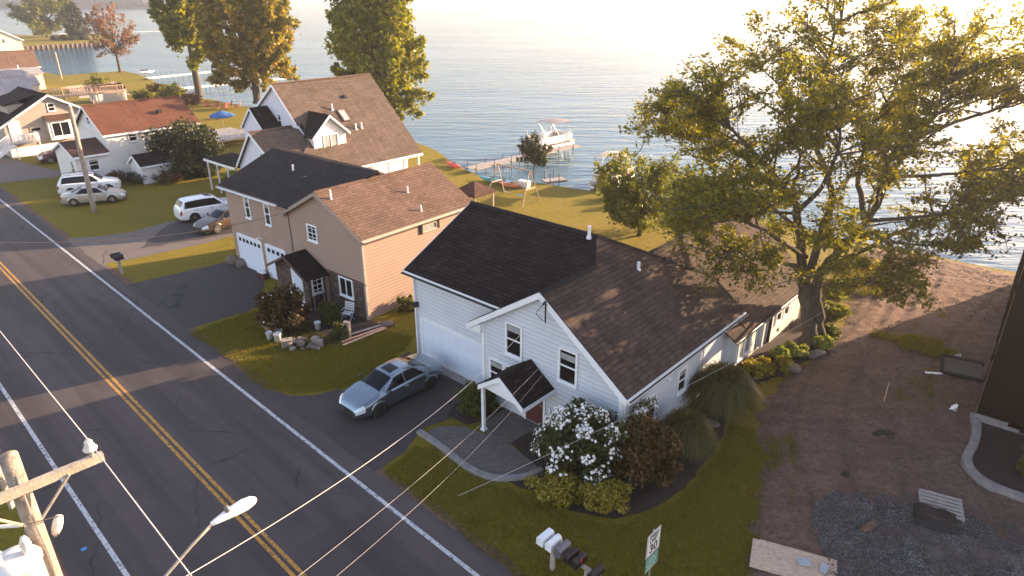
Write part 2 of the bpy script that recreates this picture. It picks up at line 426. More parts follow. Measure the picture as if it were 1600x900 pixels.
# ------------------------------------------------------------------ mesh builder
class MB:
    def __init__(s): s.v = []; s.f = []
    def face(s, pts):
        i = len(s.v); s.v += [tuple(p) for p in pts]; s.f.append(list(range(i, i+len(pts))))
    def obox(s, c, u, v, w, a, b, d):
        """box with half sizes a, b, d along the unit axes u, v, w"""
        c, u, v, w = (Vector(x) for x in (c, u, v, w))
        i = len(s.v)
        for sx in (-1, 1):
            for sy in (-1, 1):
                for sz in (-1, 1):
                    s.v.append(tuple(c+u*a*sx+v*b*sy+w*d*sz))
        fs = [(0, 1, 3, 2), (4, 6, 7, 5), (0, 4, 5, 1), (2, 3, 7, 6), (0, 2, 6, 4), (1, 5, 7, 3)]
        if u.cross(v).dot(w) < 0: fs = [f[::-1] for f in fs]
        s.f += [[i+k for k in f] for f in fs]
    def box(s, x0, x1, y0, y1, z0, z1):
        s.obox(((x0+x1)/2, (y0+y1)/2, (z0+z1)/2), (1, 0, 0), (0, 1, 0), (0, 0, 1), abs(x1-x0)/2, abs(y1-y0)/2, abs(z1-z0)/2)
    def bar(s, p, q, w, h=None, up=(0, 0, 1)):
        p, q = Vector(p), Vector(q); d = q-p; L = d.length; d.normalize()
        up = Vector(up)
        if abs(d.dot(up)) > .95: up = Vector((1, 0, 0))
        x = d.cross(up).normalized(); z = x.cross(d)
        s.obox((p+q)/2, d, x, z, L/2, w/2, (h or w)/2)
    def tube(s, pts, rad, n=8, cap=True):
        pts = [Vector(p) for p in pts]
        if isinstance(rad, (int, float)): rad = [rad]*len(pts)
        rings = []; px = None
        for k, p in enumerate(pts):
            d = (pts[min(k+1, len(pts)-1)]-pts[max(k-1, 0)]).normalized()
            if px is None:
                a = Vector((0, 0, 1)) if abs(d.z) < .9 else Vector((1, 0, 0))
                px = d.cross(a).normalized()
            else:
                px = (px-d*px.dot(d)).normalized()
            py = d.cross(px)
            i = len(s.v)
            for j in range(n):
                t = 2*math.pi*j/n
                s.v.append(tuple(p+(px*math.cos(t)+py*math.sin(t))*rad[k]))
            rings.append(i)
        for a, b in zip(rings, rings[1:]):
            for j in range(n):
                s.f.append([a+j, a+(j+1) % n, b+(j+1) % n, b+j])
        if cap:
            s.f.append([rings[0]+j for j in range(n)][::-1]); s.f.append([rings[-1]+j for j in range(n)])
    def cyl(s, p, q, r, n=16): s.tube([p, q], r, n)
    def lathe(s, prof, c=(0, 0, 0), n=20, axis='z'):
        c = Vector(c); rings = []
        for r, h in prof:
            i = len(s.v)
            for j in range(n):
                t = 2*math.pi*j/n; a, b = r*math.cos(t), r*math.sin(t)
                p = Vector((a, b, h)) if axis == 'z' else (Vector((b, h, a)) if axis == 'y' else Vector((h, a, b)))
                s.v.append(tuple(c+p))
            rings.append(i)
        for a, b in zip(rings, rings[1:]):
            for j in range(n): s.f.append([a+j, a+(j+1) % n, b+(j+1) % n, b+j])
        s.f.append([rings[0]+j for j in range(n)][::-1]); s.f.append([rings[-1]+j for j in range(n)])
    def slab(s, pts, th):
        """polygon top pts (counter-clockwise from above), extruded straight down by th"""
        p = [Vector(x) for x in pts]; q = [x-Vector((0, 0, th)) for x in p]
        s.face(p); s.face(q[::-1])
        n = len(p)
        for k in range(n): s.face([p[k], q[k], q[(k+1) % n], p[(k+1) % n]])
    def prism(s, pts, vec):
        p = [Vector(x) for x in pts]; q = [x+Vector(vec) for x in p]
        s.face(p[::-1]); s.face(q); n = len(p)
        for k in range(n): s.face([p[k], p[(k+1) % n], q[(k+1) % n], q[k]])
    def build(s, name, mat, parent=None, smooth=False, loc=None):
        me = bpy.data.meshes.new(name)
        me.from_pydata(s.v, [], s.f); me.update()
        uvl = me.uv_layers.new(name='UVMap')
        Z = Vector((0, 0, 1))
        for p in me.polygons:
            n = p.normal
            if abs(n.z) > .995: u, v = Vector((1, 0, 0)), Vector((0, 1, 0))
            else:
                u = Z.cross(n).normalized(); v = n.cross(u)
            for li in p.loop_indices:
                co = me.vertices[me.loops[li].vertex_index].co
                uvl.data[li].uv = (co.dot(u), co.dot(v))
            p.use_smooth = smooth
        me.materials.append(MATS[mat] if isinstance(mat, str) else mat)
        o = bpy.data.objects.new(name, me); COL.objects.link(o)
        if parent: o.parent = parent
        if loc: o.location = loc
        return o

def np_mesh(name, verts, faces, mat, parent=None, smooth=False):
    """faces: int array (n,k)"""
    me = bpy.data.meshes.new(name)
    k = faces.shape[1]
    me.vertices.add(len(verts)); me.vertices.foreach_set('co', np.asarray(verts, dtype=np.float32).ravel())
    me.loops.add(faces.size); me.loops.foreach_set('vertex_index', faces.astype(np.int32).ravel())
    me.polygons.add(len(faces))
    me.polygons.foreach_set('loop_start', np.arange(0, faces.size, k, dtype=np.int32))
    me.polygons.foreach_set('loop_total', np.full(len(faces), k, dtype=np.int32))
    if smooth: me.polygons.foreach_set('use_smooth', np.ones(len(faces), dtype=bool))
    me.update(calc_edges=True)
    me.materials.append(MATS[mat])
    o = bpy.data.objects.new(name, me); COL.objects.link(o)
    if parent: o.parent = parent
    return o

def thing(name, label, cat, loc=(0, 0, 0), rz=0., group=None):
    o = bpy.data.objects.new(name, None); COL.objects.link(o)
    o.empty_display_size = .3
    o.location = loc; o.rotation_euler = (0, 0, rz)
    return tag(o, label, cat, group)

def tag(o, label=None, cat=None, group=None, kind=None):
    if label: o['label'] = label
    if cat: o['category'] = cat
    if group: o['group'] = group
    if kind: o['kind'] = kind
    return o

def copy_tree(o, parent=None):
    c = o.copy(); COL.objects.link(c)
    if parent: c.parent = parent
    for ch in list(o.children): copy_tree(ch, c)
    return c

# ------------------------------------------------------------------ foliage
def leaf_cloud(cent, size, aspect=.6, up=0., jit=.35):
    """diamond leaves, one quad each, at the points cent (n,3)"""
    n = len(cent)
    a = rng.normal(size=(n, 3)); a[:, 2] *= .7
    a /= np.linalg.norm(a, axis=1)[:, None]+1e-9
    b = rng.normal(size=(n, 3)); b[:, 2] += up
    w = np.cross(a, b); w /= np.linalg.norm(w, axis=1)[:, None]+1e-9
    s = size*(1+jit*rng.normal(size=(n, 1))).clip(.4, 1.8)
    v = np.empty((n, 4, 3))
    v[:, 0] = cent-a*s*.5; v[:, 2] = cent+a*s*.5
    k = np.cross(w, a)*s*.07
    v[:, 1] = cent+w*s*aspect*.5+k; v[:, 3] = cent-w*s*aspect*.5+k
    return v.reshape(-1, 3), np.arange(n*4).reshape(n, 4)

def clump_points(centers, rad, per, flat=.7):
    m = len(centers)
    d = rng.normal(size=(m, per, 3))
    d /= np.linalg.norm(d, axis=2)[:, :, None]
    r = rng.random((m, per, 1))**.55
    p = d*r*np.asarray(rad).reshape(-1, 1, 1)
    p[:, :, 2] *= flat
    return (np.asarray(centers)[:, None, :]+p).reshape(-1, 3)

def spray_points(centers, axis0, ln, per, jit):
    """leaf sprays: each reaches outwards and up from its centre"""
    c = np.asarray(centers); m = len(c)
    d = c-np.asarray(axis0)[None]; d /= np.linalg.norm(d, axis=1)[:, None]+1e-9
    d[:, 2] += .55; d += rng.normal(size=d.shape)*.35; d /= np.linalg.norm(d, axis=1)[:, None]
    t = rng.random((m, per, 1))-.35
    w = (1.05-np.abs(t)*1.1).clip(.15, 1)
    return (c[:, None]+d[:, None]*t*np.asarray(ln).reshape(-1, 1, 1)+rng.normal(size=(m, per, 3))*w*np.asarray(jit).reshape(-1, 1, 1)).reshape(-1, 3)

def ellipsoid_centers(n, rx, ry, rz, cz, inner=.55, low=-1.):
    out = []
    while len(out) < n:
        d = rng.normal(size=3); d /= np.linalg.norm(d)
        if d[2] < low: continue
        r = inner+(1-inner)*rng.random()**.5
        r *= 1+.16*math.sin(d[0]*5+d[1]*3+n)+.12*math.sin(d[1]*7-d[2]*4)
        out.append((d[0]*rx*r, d[1]*ry*r, cz+d[2]*rz*r))
    return np.array(out)

def tree(name, label, cat, base, h, crown, leaf, n_clump, per, lsize, trunk_r=.3, fork=.3, group=None, clump_r=.16, low=-1., lean=(0, 0), shape=None, inner=.45):
    """crown = (rx, ry, rz, centre z)"""
    t = thing(name, label, cat, base, 0, group)
    rx, ry, rz, cz = crown
    cs = ellipsoid_centers(n_clump, rx, ry, rz, cz, inner, low)
    if shape: cs = shape(cs)
    cs[:, 0] += lean[0]*cs[:, 2]/h; cs[:, 1] += lean[1]*cs[:, 2]/h
    tb = MB()
    fz = h*fork
    top = Vector((lean[0]*.8, lean[1]*.8, cz+rz*.55))
    tb.tube([(0, 0, -.1), (0, 0, .3), (lean[0]*.15, lean[1]*.15, fz), ((top.x*.6), top.y*.6, (fz+top.z)/2), tuple(top)],
            [trunk_r*1.5, trunk_r*1.1, trunk_r*.85, trunk_r*.5, trunk_r*.12], 9)
    idx = rng.permutation(len(cs))[:min(len(cs), 46)]
    for k in idx:
        c = Vector(cs[k]); zz = fz+(min(c.z, top.z)-fz)*.45*random.random()
        f = max(0, min(1, zz/top.z)); s0 = Vector((top.x*f*.6, top.y*f*.6, max(fz*.8, zz)))
        mid = s0.lerp(c, .5)+Vector((random.uniform(-.3, .3), random.uniform(-.3, .3), .12*(c-s0).length))
        r0 = trunk_r*random.uniform(.22, .42)
        tb.tube([s0, mid, c], [r0, r0*.6, r0*.15], 5, False)
    tb.build('trunk', 'bark', t, True)
    rad = (rx+ry+rz)/3*clump_r*(.6+.8*rng.random(len(cs)))*1.6
    p = spray_points(cs, (0, 0, cz-rz*.5), rad*2.6, per, rad*.42)
    v, f = leaf_cloud(p, lsize)
    np_mesh('crown', v, f, leaf, t)
    return t

def shrub(name, label, cat, base, r, leaf, n_clump, per, lsize, group=None, flat=.8, cr=.3, stems=True, flower=None, sub='foliage'):
    """r = (rx, ry, height)"""
    t = thing(name, label, cat, base, 0, group)
    cs = ellipsoid_centers(n_clump, r[0]*.8, r[1]*.8, r[2]*.52, r[2]*.46, .35)
    cs[:, 2] = np.maximum(cs[:, 2], r[2]*.08)
    rad = np.full(len(cs), cr*(r[0]+r[1]+r[2])/3)*(.7+.6*rng.random(len(cs)))
    p = clump_points(cs, rad, per, flat)
    p[:, 2] = np.maximum(p[:, 2], .02)
    v, f = leaf_cloud(p, lsize)
    np_mesh(sub, v, f, leaf, t)
    if stems:
        sb = MB()
        for k in range(min(18, len(cs))):
            c = Vector(cs[k]); b0 = Vector((c.x*.15, c.y*.15, -.05))
            sb.tube([b0, b0.lerp(c, .5)+Vector((0, 0, .1)), c], [.03, .02, .008], 5, False)
        sb.build('stem', 'bark', t)
    if flower:
        n, fs, side = flower
        q = p[rng.permutation(len(p))]
        d = np.stack([q[:, 0]/r[0], q[:, 1]/r[1], (q[:, 2]-r[2]*.45)/(r[2]*.55)], 1)
        q = q[(np.linalg.norm(d, axis=1) > .82) & side(q)][:n]
        vs, fc = [], []
        for c in q:     # five petals round a centre, facing outwards
            nrm = Vector((c[0]/r[0]+random.gauss(0, .35), c[1]/r[1]+random.gauss(0, .35), .5+random.gauss(0, .3))).normalized()
            u = nrm.cross(Vector((0, 0, 1))).normalized(); w = nrm.cross(u)
            c = Vector(c)+nrm*.05; s = fs*random.uniform(.7, 1.25)
            for k in range(5):
                a0 = 2*math.pi*k/5; aa = [a0-.5, a0, a0+.5]; i = len(vs)
                vs += [tuple(c), tuple(c+(u*math.cos(aa[0])+w*math.sin(aa[0]))*s*.7+nrm*s*.15), tuple(c+(u*math.cos(aa[1])+w*math.sin(aa[1]))*s+nrm*s*.2), tuple(c+(u*math.cos(aa[2])+w*math.sin(aa[2]))*s*.7+nrm*s*.15)]
                fc.append([i, i+1, i+2, i+3])
        np_mesh('blossom', np.array(vs), np.array(fc), 'petal_white', t)
    return t

def grass_clump(name, label, base, r, h, n, mat='blade_tall', group=None, cat='ornamental grass'):
    t = thing(name, label, cat, base, 0, group)
    a = rng.random(n)*2*math.pi; sp = rng.random(n)**.6
    d = np.stack([np.cos(a), np.sin(a)], 1)
    b0 = d*(rng.random((n, 1))*.35*r)
    seg = 5; w = .028
    vs = np.empty((n, seg+1, 2, 3)); perp = np.stack([-d[:, 1], d[:, 0]], 1)
    hh = h*(.75+.35*rng.random(n))
    for k in range(seg+1):
        s = k/seg
        out = (r*sp*(s**1.7))[:, None]*d
        z = hh*(1-(sp**1.4)*.6*s**1.5)*np.sin(s*math.pi*.5*(1+.52*sp))
        c = np.concatenate([b0+out, z[:, None]], 1)
        ww = w*(1-s*.85)
        vs[:, k, 0] = c+np.concatenate([perp*ww, np.zeros((n, 1))], 1)
        vs[:, k, 1] = c-np.concatenate([perp*ww, np.zeros((n, 1))], 1)
    base_i = (np.arange(n)*(seg+1)*2)[:, None]
    fs = np.concatenate([base_i+np.array([[2*k, 2*k+1, 2*k+3, 2*k+2]]) for k in range(seg)], 0)
    np_mesh('blades', vs.reshape(-1, 3), fs, mat, t)
    return t

# ------------------------------------------------------------------ ground sheets
def rough_poly(pts, step=.5, amp=.12, closed=True):
    out = []
    n = len(pts)
    for k in range(n if closed else n-1):
        a, b = Vector((*pts[k], 0)), Vector((*pts[(k+1) % n], 0)); L = (b-a).length
        m = max(1, int(L/step)); d = (b-a).normalized() if L else Vector((1, 0, 0)); nn = Vector((-d.y, d.x, 0))
        for j in range(m):
            p = a.lerp(b, j/m)
            if amp: p = p+nn*random.gauss(0, amp)
            out.append((p.x, p.y))
    if not closed: out.append(tuple(pts[-1]))
    return out

def inside(poly, p):
    poly = np.asarray(poly); x, y = p[:, 0], p[:, 1]; c = np.zeros(len(p), bool)
    j = len(poly)-1
    for i in range(len(poly)):
        xi, yi = poly[i]; xj, yj = poly[j]
        m = ((yi > y) != (yj > y)) & (x < (xj-xi)*(y-yi)/((yj-yi) or 1e-12)+xi)
        c ^= m; j = i
    return c

def sheet(name, pts, z, mat, kind='structure', grid=None, amp=0., func=None, label=None):
    pts = [tuple(p[:2]) for p in pts]; n = len(pts)
    allp = [Vector(p) for p in pts]
    if grid:
        P = np.array(pts); lo, hi = P.min(0), P.max(0)
        gx, gy = np.meshgrid(np.arange(lo[0], hi[0], grid), np.arange(lo[1], hi[1], grid))
        g = np.stack([gx.ravel(), gy.ravel()], 1)+rng.uniform(-.2, .2, (gx.size, 2))*grid
        g = g[inside(P, g)]
        allp += [Vector(p) for p in g]
    v, e, f, *_ = delaunay_2d_cdt(allp, [(i, (i+1) % n) for i in range(n)], [], 1, 1e-5)
    mb = MB()
    vv = np.array([(p.x, p.y, z) for p in v])
    if func is not None:
        d = edge_dist(np.array(pts), vv[:, :2])
        vv[:, 2] = z+np.clip(func(vv[:, 0], vv[:, 1]), 0, None)*np.clip(d/.6, 0, 1)
    mb.v = [tuple(p) for p in vv]
    for t in f:
        a, b, c = (vv[i] for i in t[:3])
        mb.f.append(list(t) if (b[0]-a[0])*(c[1]-a[1])-(b[1]-a[1])*(c[0]-a[0]) > 0 else list(t)[::-1])
    o = mb.build(name, mat, None, func is not None)
    return tag(o, label, None, None, kind)

def edge_dist(poly, p):
    best = np.full(len(p), 1e9)
    for i in range(len(poly)):
        a, b = poly[i-1], poly[i]; ab = b-a; L = (ab@ab) or 1e-9
        t = np.clip(((p-a)@ab)/L, 0, 1); q = a+t[:, None]*ab
        best = np.minimum(best, np.hypot(*(p-q).T))
    return best

def lumps(seed, comps):
    r = np.random.default_rng(seed); W = []
    for wl, amp, k in comps:
        for _ in range(k):
            th = r.random()*6.283; W.append((math.cos(th)*6.283/wl, math.sin(th)*6.283/wl, r.random()*6.283, amp/k**.5))
    return lambda x, y: sum(a*np.sin(x*kx+y*ky+ph) for kx, ky, ph, a in W)+sum(c[1] for c in comps)*.8

def blades(name, poly, n, h, mat, z=0., excl=(), w=.012):
    P = np.array([p[:2] for p in poly]); lo, hi = P.min(0), P.max(0)
    p = lo+rng.random((int(n*2.2), 2))*(hi-lo)
    p = p[inside(P, p)]
    for e in excl: p = p[~inside(np.array([q[:2] for q in e]), p)]
    p = p[:n]; n = len(p)
    a = rng.random(n)*6.283; t = rng.normal(size=(n, 2))*.45
    hh = h*(.5+rng.random(n))
    v = np.empty((n, 3, 3)); zz = np.full(n, z)
    v[:, 0] = np.stack([p[:, 0]+np.cos(a)*w, p[:, 1]+np.sin(a)*w, zz], 1)
    v[:, 1] = np.stack([p[:, 0]-np.cos(a)*w, p[:, 1]-np.sin(a)*w, zz], 1)
    v[:, 2] = np.stack([p[:, 0]+t[:, 0]*hh, p[:, 1]+t[:, 1]*hh, zz+hh], 1)
    o = np_mesh(name, v.reshape(-1, 3), np.arange(n*3).reshape(n, 3), mat)
    return tag(o, None, None, None, 'stuff')

def stones_mesh(name, pts, sizes, mat, z=0.):
    """many small stones as one mesh: squashed octahedra"""
    n = len(pts)
    base = np.array([(1, 0, 0), (0, 1, 0), (-1, 0, 0), (0, -1, 0), (0, 0, 1), (0, 0, -1)], float)
    tri = np.array([(0, 1, 4), (1, 2, 4), (2, 3, 4), (3, 0, 4), (1, 0, 5), (2, 1, 5), (3, 2, 5), (0, 3, 5)])
    a = rng.random(n)*6.283; c, s = np.cos(a), np.sin(a)
    B = base[None]*(.7+.6*rng.random((n, 6, 1)))*np.asarray(sizes).reshape(n, 1, 1)
    B[:, :, 2] *= .6
    x = B[:, :, 0]*c[:, None]-B[:, :, 1]*s[:, None]; y = B[:, :, 0]*s[:, None]+B[:, :, 1]*c[:, None]
    v = np.stack([x+pts[:, :1], y+pts[:, 1:2], B[:, :, 2]+z+np.asarray(sizes).reshape(n, 1)*.25], 2)
    f = (np.arange(n)*6)[:, None, None]+tri[None]
    o = np_mesh(name, v.reshape(-1, 3), f.reshape(-1, 3), mat)
    return o

def rock(name, label, cat, loc, s, mat, group=None, seed=0, rz=0.):
    import bmesh
    bm = bmesh.new(); bmesh.ops.create_icosphere(bm, subdivisions=2, radius=1)
    f = lumps(seed, [(2.2, .16, 3), (.9, .07, 3)])
    for v in bm.verts:
        k = .78+float(f(np.array([v.co.x+v.co.z*.7]), np.array([v.co.y-v.co.z*.4]))[0])
        v.co = Vector((v.co.x*k*s[0], v.co.y*k*s[1], v.co.z*k*s[2]))
    me = bpy.data.meshes.new(name); bm.to_mesh(me); bm.free()
    me.materials.append(MATS[mat])
    o = bpy.data.objects.new(name, me); COL.objects.link(o)
    o.location = loc; o.rotation_euler = (0, 0, rz)
    return tag(o, label, cat, group)
# ------------------------------------------------------------------ camera, light, air
cam = bpy.data.cameras.new('camera'); co = bpy.data.objects.new('camera', cam); COL.objects.link(co)
cam.sensor_width = 36; cam.lens = 1050/1600*36; cam.clip_start = .1; cam.clip_end = 9000
co.location = (0, 0, 16); co.rotation_euler = (R(90)-math.atan(460/1050), 0, 0)
SC.camera = co

SUN_EL, SUN_AZ = 13.0, 29.0      # azimuth measured from +X towards +Y
w = bpy.data.worlds.new('World'); SC.world = w; w.use_nodes = True
wn = w.node_tree
sky = wn.nodes.new('ShaderNodeTexSky'); sky.sky_type = 'NISHITA'; sky.sun_disc = False
sky.sun_elevation = R(SUN_EL); sky.sun_rotation = R(90-SUN_AZ)
sky.air_density = .9; sky.dust_density = 1.0; sky.ozone_density = .3
bg = wn.nodes['Background']; bg.inputs['Strength'].default_value = .145
tint = wn.nodes.new('ShaderNodeMix'); tint.data_type = 'RGBA'; tint.blend_type = 'MULTIPLY'; tint.inputs[0].default_value = 1; tint.inputs[7].default_value = (1.12, .93, .91, 1)
wn.links.new(sky.outputs[0], tint.inputs[6]); wn.links.new(tint.outputs[2], bg.inputs['Color'])
sl = bpy.data.lights.new('sun', 'SUN'); so = bpy.data.objects.new('sun', sl); COL.objects.link(so)
sl.energy = 5.0; sl.angle = R(.55); sl.color = (1., .72, .45)
ds = Vector((math.cos(R(SUN_EL))*math.cos(R(SUN_AZ)), math.cos(R(SUN_EL))*math.sin(R(SUN_AZ)), math.sin(R(SUN_EL))))
so.rotation_euler = ds.to_track_quat('Z', 'Y').to_euler(); so.location = (60, 20, 60)
SC.view_settings.view_transform = 'Standard'; SC.view_settings.look = 'None'
SC.view_settings.exposure = 2.0; SC.view_settings.gamma = 1; SC.view_settings.use_curve_mapping = False
SC.cycles.max_bounces = 6; SC.cycles.diffuse_bounces = 3; SC.cycles.glossy_bounces = 3; SC.cycles.transmission_bounces = 4
SC.cycles.volume_bounces = 0; SC.cycles.transparent_max_bounces = 6
SC.cycles.use_denoising = True
try: SC.cycles.denoiser = 'OPENIMAGEDENOISE'
except Exception: pass
SC.cycles.sample_clamp_indirect = 6
SC.cycles.caustics_reflective = False; SC.cycles.caustics_refractive = False

def hazebox():
    m = bpy.data.materials.new('haze'); m.use_nodes = True; nt = m.node_tree
    nt.nodes.remove(nt.nodes['Principled BSDF'])
    v = nt.nodes.new('ShaderNodeVolumePrincipled')
    v.inputs['Color'].default_value = (.93, .95, 1., 1); v.inputs['Density'].default_value = HAZE
    v.inputs['Anisotropy'].default_value = .55
    nt.links.new(v.outputs[0], nt.nodes['Material Output'].inputs['Volume'])
    mb = MB(); mb.box(-1500, 1500, -260, 2600, -4, 42)
    o = mb.build('haze', m); tag(o, None, None, None, 'stuff')
HAZE = .00036
hazebox()

# ------------------------------------------------------------------ frames
def frame(o, deg):
    a = R(deg); e1 = Vector((math.cos(a), math.sin(a), 0)); e2 = Vector((-math.sin(a), math.cos(a), 0)); o = Vector((o[0], o[1], 0))
    return lambda x, y, z=0.: o+e1*x+e2*y+Vector((0, 0, z))
RD = frame((0, 0), -43.5)                  # x along the road, y across it
WH = frame((-1.19, 24.72), -42)            # white house, front left corner
TH = frame((-7.64, 32.25), -39.3)          # tan house, front right corner
BH = frame((-8.07, 60.37), -41)            # big brown roof
CH = frame((-37.44, 61.33), -41)           # rust roof white house
DH = frame((-48.72, 75.74), -41)           # house with the outside stair
P2 = lambda f, l: [tuple(f(*p)[:2]) for p in l]

# ------------------------------------------------------------------ ground and lake
shore = [(200, -112), (60, 13.5), (31.7, 39), (27.2, 42.4), (21, 48), (15.5, 53.2), (10.5, 56.6), (7.3, 57.6), (3, 60.6), (-2.2, 62.2), (-5.0, 66.4), (-8.6, 74.7),
         (-16.2, 86.1), (-28, 97), (-41.9, 107.4), (-54.6, 118.1), (-66, 131), (-76.6, 147), (-87.5, 159), (-97, 150), (-112, 163), (-145, 214), (-154.4, 225.8),
         (-141.5, 246.5), (-158, 285), (-180, 316), (-200, 300), (-235, 322), (-330, 420)]
sh = []
for k in range(len(shore)-1):
    a, b = Vector(shore[k]), Vector(shore[k+1]); m = max(1, min(24, int((b-a).length/2.2)))
    for j in range(m):
        p = a.lerp(b, j/m); n = (b-a).normalized(); n = Vector((-n.y, n.x))
        p += n*random.gauss(0, .22 if 2 <= k < 18 else .05)
        sh.append((p.x, p.y))
sh.append(shore[-1])
ground = sheet('ground', sh+[(-900, 420), (-900, -240), (200, -240)], 0., 'grass_ground')
mb = MB()
prev = None
for k, p in enumerate(sh):
    a = Vector(sh[max(0, k-1)]); b = Vector(sh[min(len(sh)-1, k+1)]); d = (b-a).normalized(); n = Vector((d.y, -d.x))
    if n.dot(Vector(p)-Vector((-20, 20))) < 0 and k < 60: n = -n
    q = Vector(p)+n*.55
    cur = ((p[0], p[1], -.003), (q.x, q.y, -.45), (q.x+n.x*1.5, q.y+n.y*1.5, -1.6))
    if prev:
        mb.face([prev[0], prev[1], cur[1], cur[0]]); mb.face([prev[1], prev[2], cur[2], cur[1]])
    prev = cur
tag(mb.build('shore_bank', 'bank_soil', None, True), kind='structure')
mb = MB(); mb.face([(-6000, -600, -.55), (6000, -600, -.55), (6000, 7000, -.55), (-6000, 7000, -.55)])
tag(mb.build('lake', 'lake_water'), kind='structure')

# far wooded island and far shore: one uneven mass of many crowns each
def far_wood(name, x0, x1, y, hmax, dep, n, cr):
    cs = np.stack([rng.uniform(x0, x1, n), y+rng.uniform(0, dep, n), np.zeros(n)], 1)
    ends = np.clip(np.minimum(cs[:, 0]-x0, x1-cs[:, 0])/(.12*(x1-x0)), .15, 1)
    top = hmax*ends*(.65+.35*np.sin(cs[:, 0]*.021)**2)*(.75+.4*rng.random(n))
    V, F = [], []
    th = np.linspace(0, 6.283, 7)[:-1]
    for c, t in zip(cs, top):
        r = cr*random.uniform(.7, 1.3); b = len(V)
        for hz, rr in ((0, .75), (.35, 1.), (.7, .8), (.93, .4)):
            for a in th: V.append((c[0]+math.cos(a)*r*rr*random.uniform(.8, 1.2), c[1]+math.sin(a)*r*rr*random.uniform(.8, 1.2), t*hz*random.uniform(.92, 1.05)))
        for k in range(3):
            for j in range(6): F.append([b+k*6+j, b+k*6+(j+1) % 6, b+k*6+6+(j+1) % 6, b+k*6+6+j])
        i = len(V); V.append((c[0], c[1], t)); 
        for j in range(6): F.append([b+18+j, b+18+(j+1) % 6, i, i])
    mb = MB(); mb.v = V; mb.f = [f if f[2] != f[3] else f[:3] for f in F]
    return tag(mb.build(name, 'leaf_far', None, False), None, None, None, 'stuff')
far_wood('island_wood', -690, -408, 905, 17, 60, 420, 8)
mb = MB(); mb.slab([(-720, 897, .3), (-396, 899, .3), (-420, 990, .3), (-720, 990, .3)], 1.2)
tag(mb.build('island', 'bank_soil'), kind='structure')
far_wood('far_shore_wood', -1200, 1300, 2230, 14, 80, 700, 16)
mb = MB(); mb.slab([(-1400, 2200, 1), (1400, 2200, 1), (1400, 2400, 1), (-1400, 2400, 1)], 2.2)
tag(mb.build('far_shore', 'concrete'), kind='structure')

# ------------------------------------------------------------------ road
def strip(name, x0, x1, y0, y1, z, mat, seg=3., wob=0.):
    o = bpy.data.objects.new(name, None)
    mb = MB(); xs = np.arange(x0, x1+.01, seg)
    e0 = [y0+random.gauss(0, wob) for _ in xs]; e1 = [y1+random.gauss(0, wob) for _ in xs]
    for k in range(len(xs)-1):
        mb.face([(xs[k], e0[k], z), (xs[k+1], e0[k+1], z), (xs[k+1], e1[k+1], z), (xs[k], e1[k], z)])
    o = mb.build(name, mat); o.rotation_euler = (0, 0, R(-43.5))
    return tag(o, kind='structure')
strip('road', -330, 160, 1.75, 10.95, .012, 'asphalt_road', .8, .05)
strip('road_edge_line', -330, 160, 2.86, 3.0, .016, 'line_white', 4)
strip('road_edge_line', -330, 160, 10.08, 10.22, .016, 'line_white', 4)
strip('road_centre_line', -330, 160, 6.30, 6.42, .016, 'line_yellow', 4)
strip('road_centre_line', -330, 160, 6.53, 6.65, .016, 'line_yellow', 4)

# driveways, each flush with the road edge
D1 = [(-23.2, 36.9)]+rough_poly([(-22.6, 36.6), (-17.05, 31.0), (-14.6, 33.3), (-14.1, 34.0), (-15.3, 38.7), (-18.2, 41.0)], .5, .05, False)
sheet('driveway', [tuple(p) for p in D1], .006, 'asphalt_drive')
wd = rough_poly([(-10.9, 25.35), (-9.7, 24.85), (-8.6, 24.95), (-7.3, 25.4), (-6.2, 27.0), (-5.05, 28.75)], .4, .04, False)
wd += [tuple(WH(-4.75, .6)[:2]), tuple(WH(-.02, .6)[:2]), tuple(WH(-.02, -.2)[:2]), (-1.9, 23.6), (-3.6, 22.4), (-3.9, 21.6)]
wd += rough_poly([(-4.1, 20.9), (-5.05, 19.8)], .4, .04, False)
wd += P2(RD, [(-17.6, 10.85), (-25.2, 10.85)])
sheet('driveway', wd, .006, 'asphalt_drive')
mb = MB(); f = WH
sheet('garage_apron', P2(WH, [(-4.7, .08), (-.1, .08), (-.1, .58), (-4.7, .58)]), .03, 'concrete')
D3 = rough_poly([(-26.2, 40.4), (-23.8, 42.2), (-21.2, 44.6), (-19.2, 47.2), (-21.4, 50.8), (-23.4, 51.6), (-26.4, 49.0), (-28.0, 46.6), (-31.8, 45.0)], .6, .07, False)
sheet('driveway', D3+P2(RD, [(-54.5, 10.85), (-46.0, 10.85)]), .006, 'asphalt_old')
sheet('driveway', rough_poly([(-25.5, 43.2), (-21.6, 45.6), (-19.4, 47.6), (-21.8, 50.6), (-23.6, 51.4), (-26.0, 48.4)], .6, .1), .010, 'asphalt_drive')
D4 = rough_poly([(-47.4, 60.6), (-43.4, 62.6), (-43.0, 64.6), (-46.6, 66.4), (-55.4, 72.4), (-64.0, 76.5)], .8, .06, False)
sheet('driveway', D4, .006, 'asphalt_old')
sheet('driveway', rough_poly([(-44.6, 68.4), (-43.4, 70.4), (-49.8, 73.4), (-56, 77), (-60, 79), (-58, 74.5)], .8, .06), .006, 'asphalt_old')

# verge of bare grit along the road edge
sheet('road_verge', P2(RD, [(x, 10.92+(.22+random.random()*.25)) for x in np.arange(60, -90, -1.)]+[(-90, 10.5), (60, 10.5)]), .004, 'bare_dirt')
sheet('road_verge', P2(RD, [(x, 1.78-(.12+random.random()*.3)) for x in np.arange(60, -90, -1.)]+[(-90, 2.0), (60, 2.0)]), .004, 'bare_dirt')

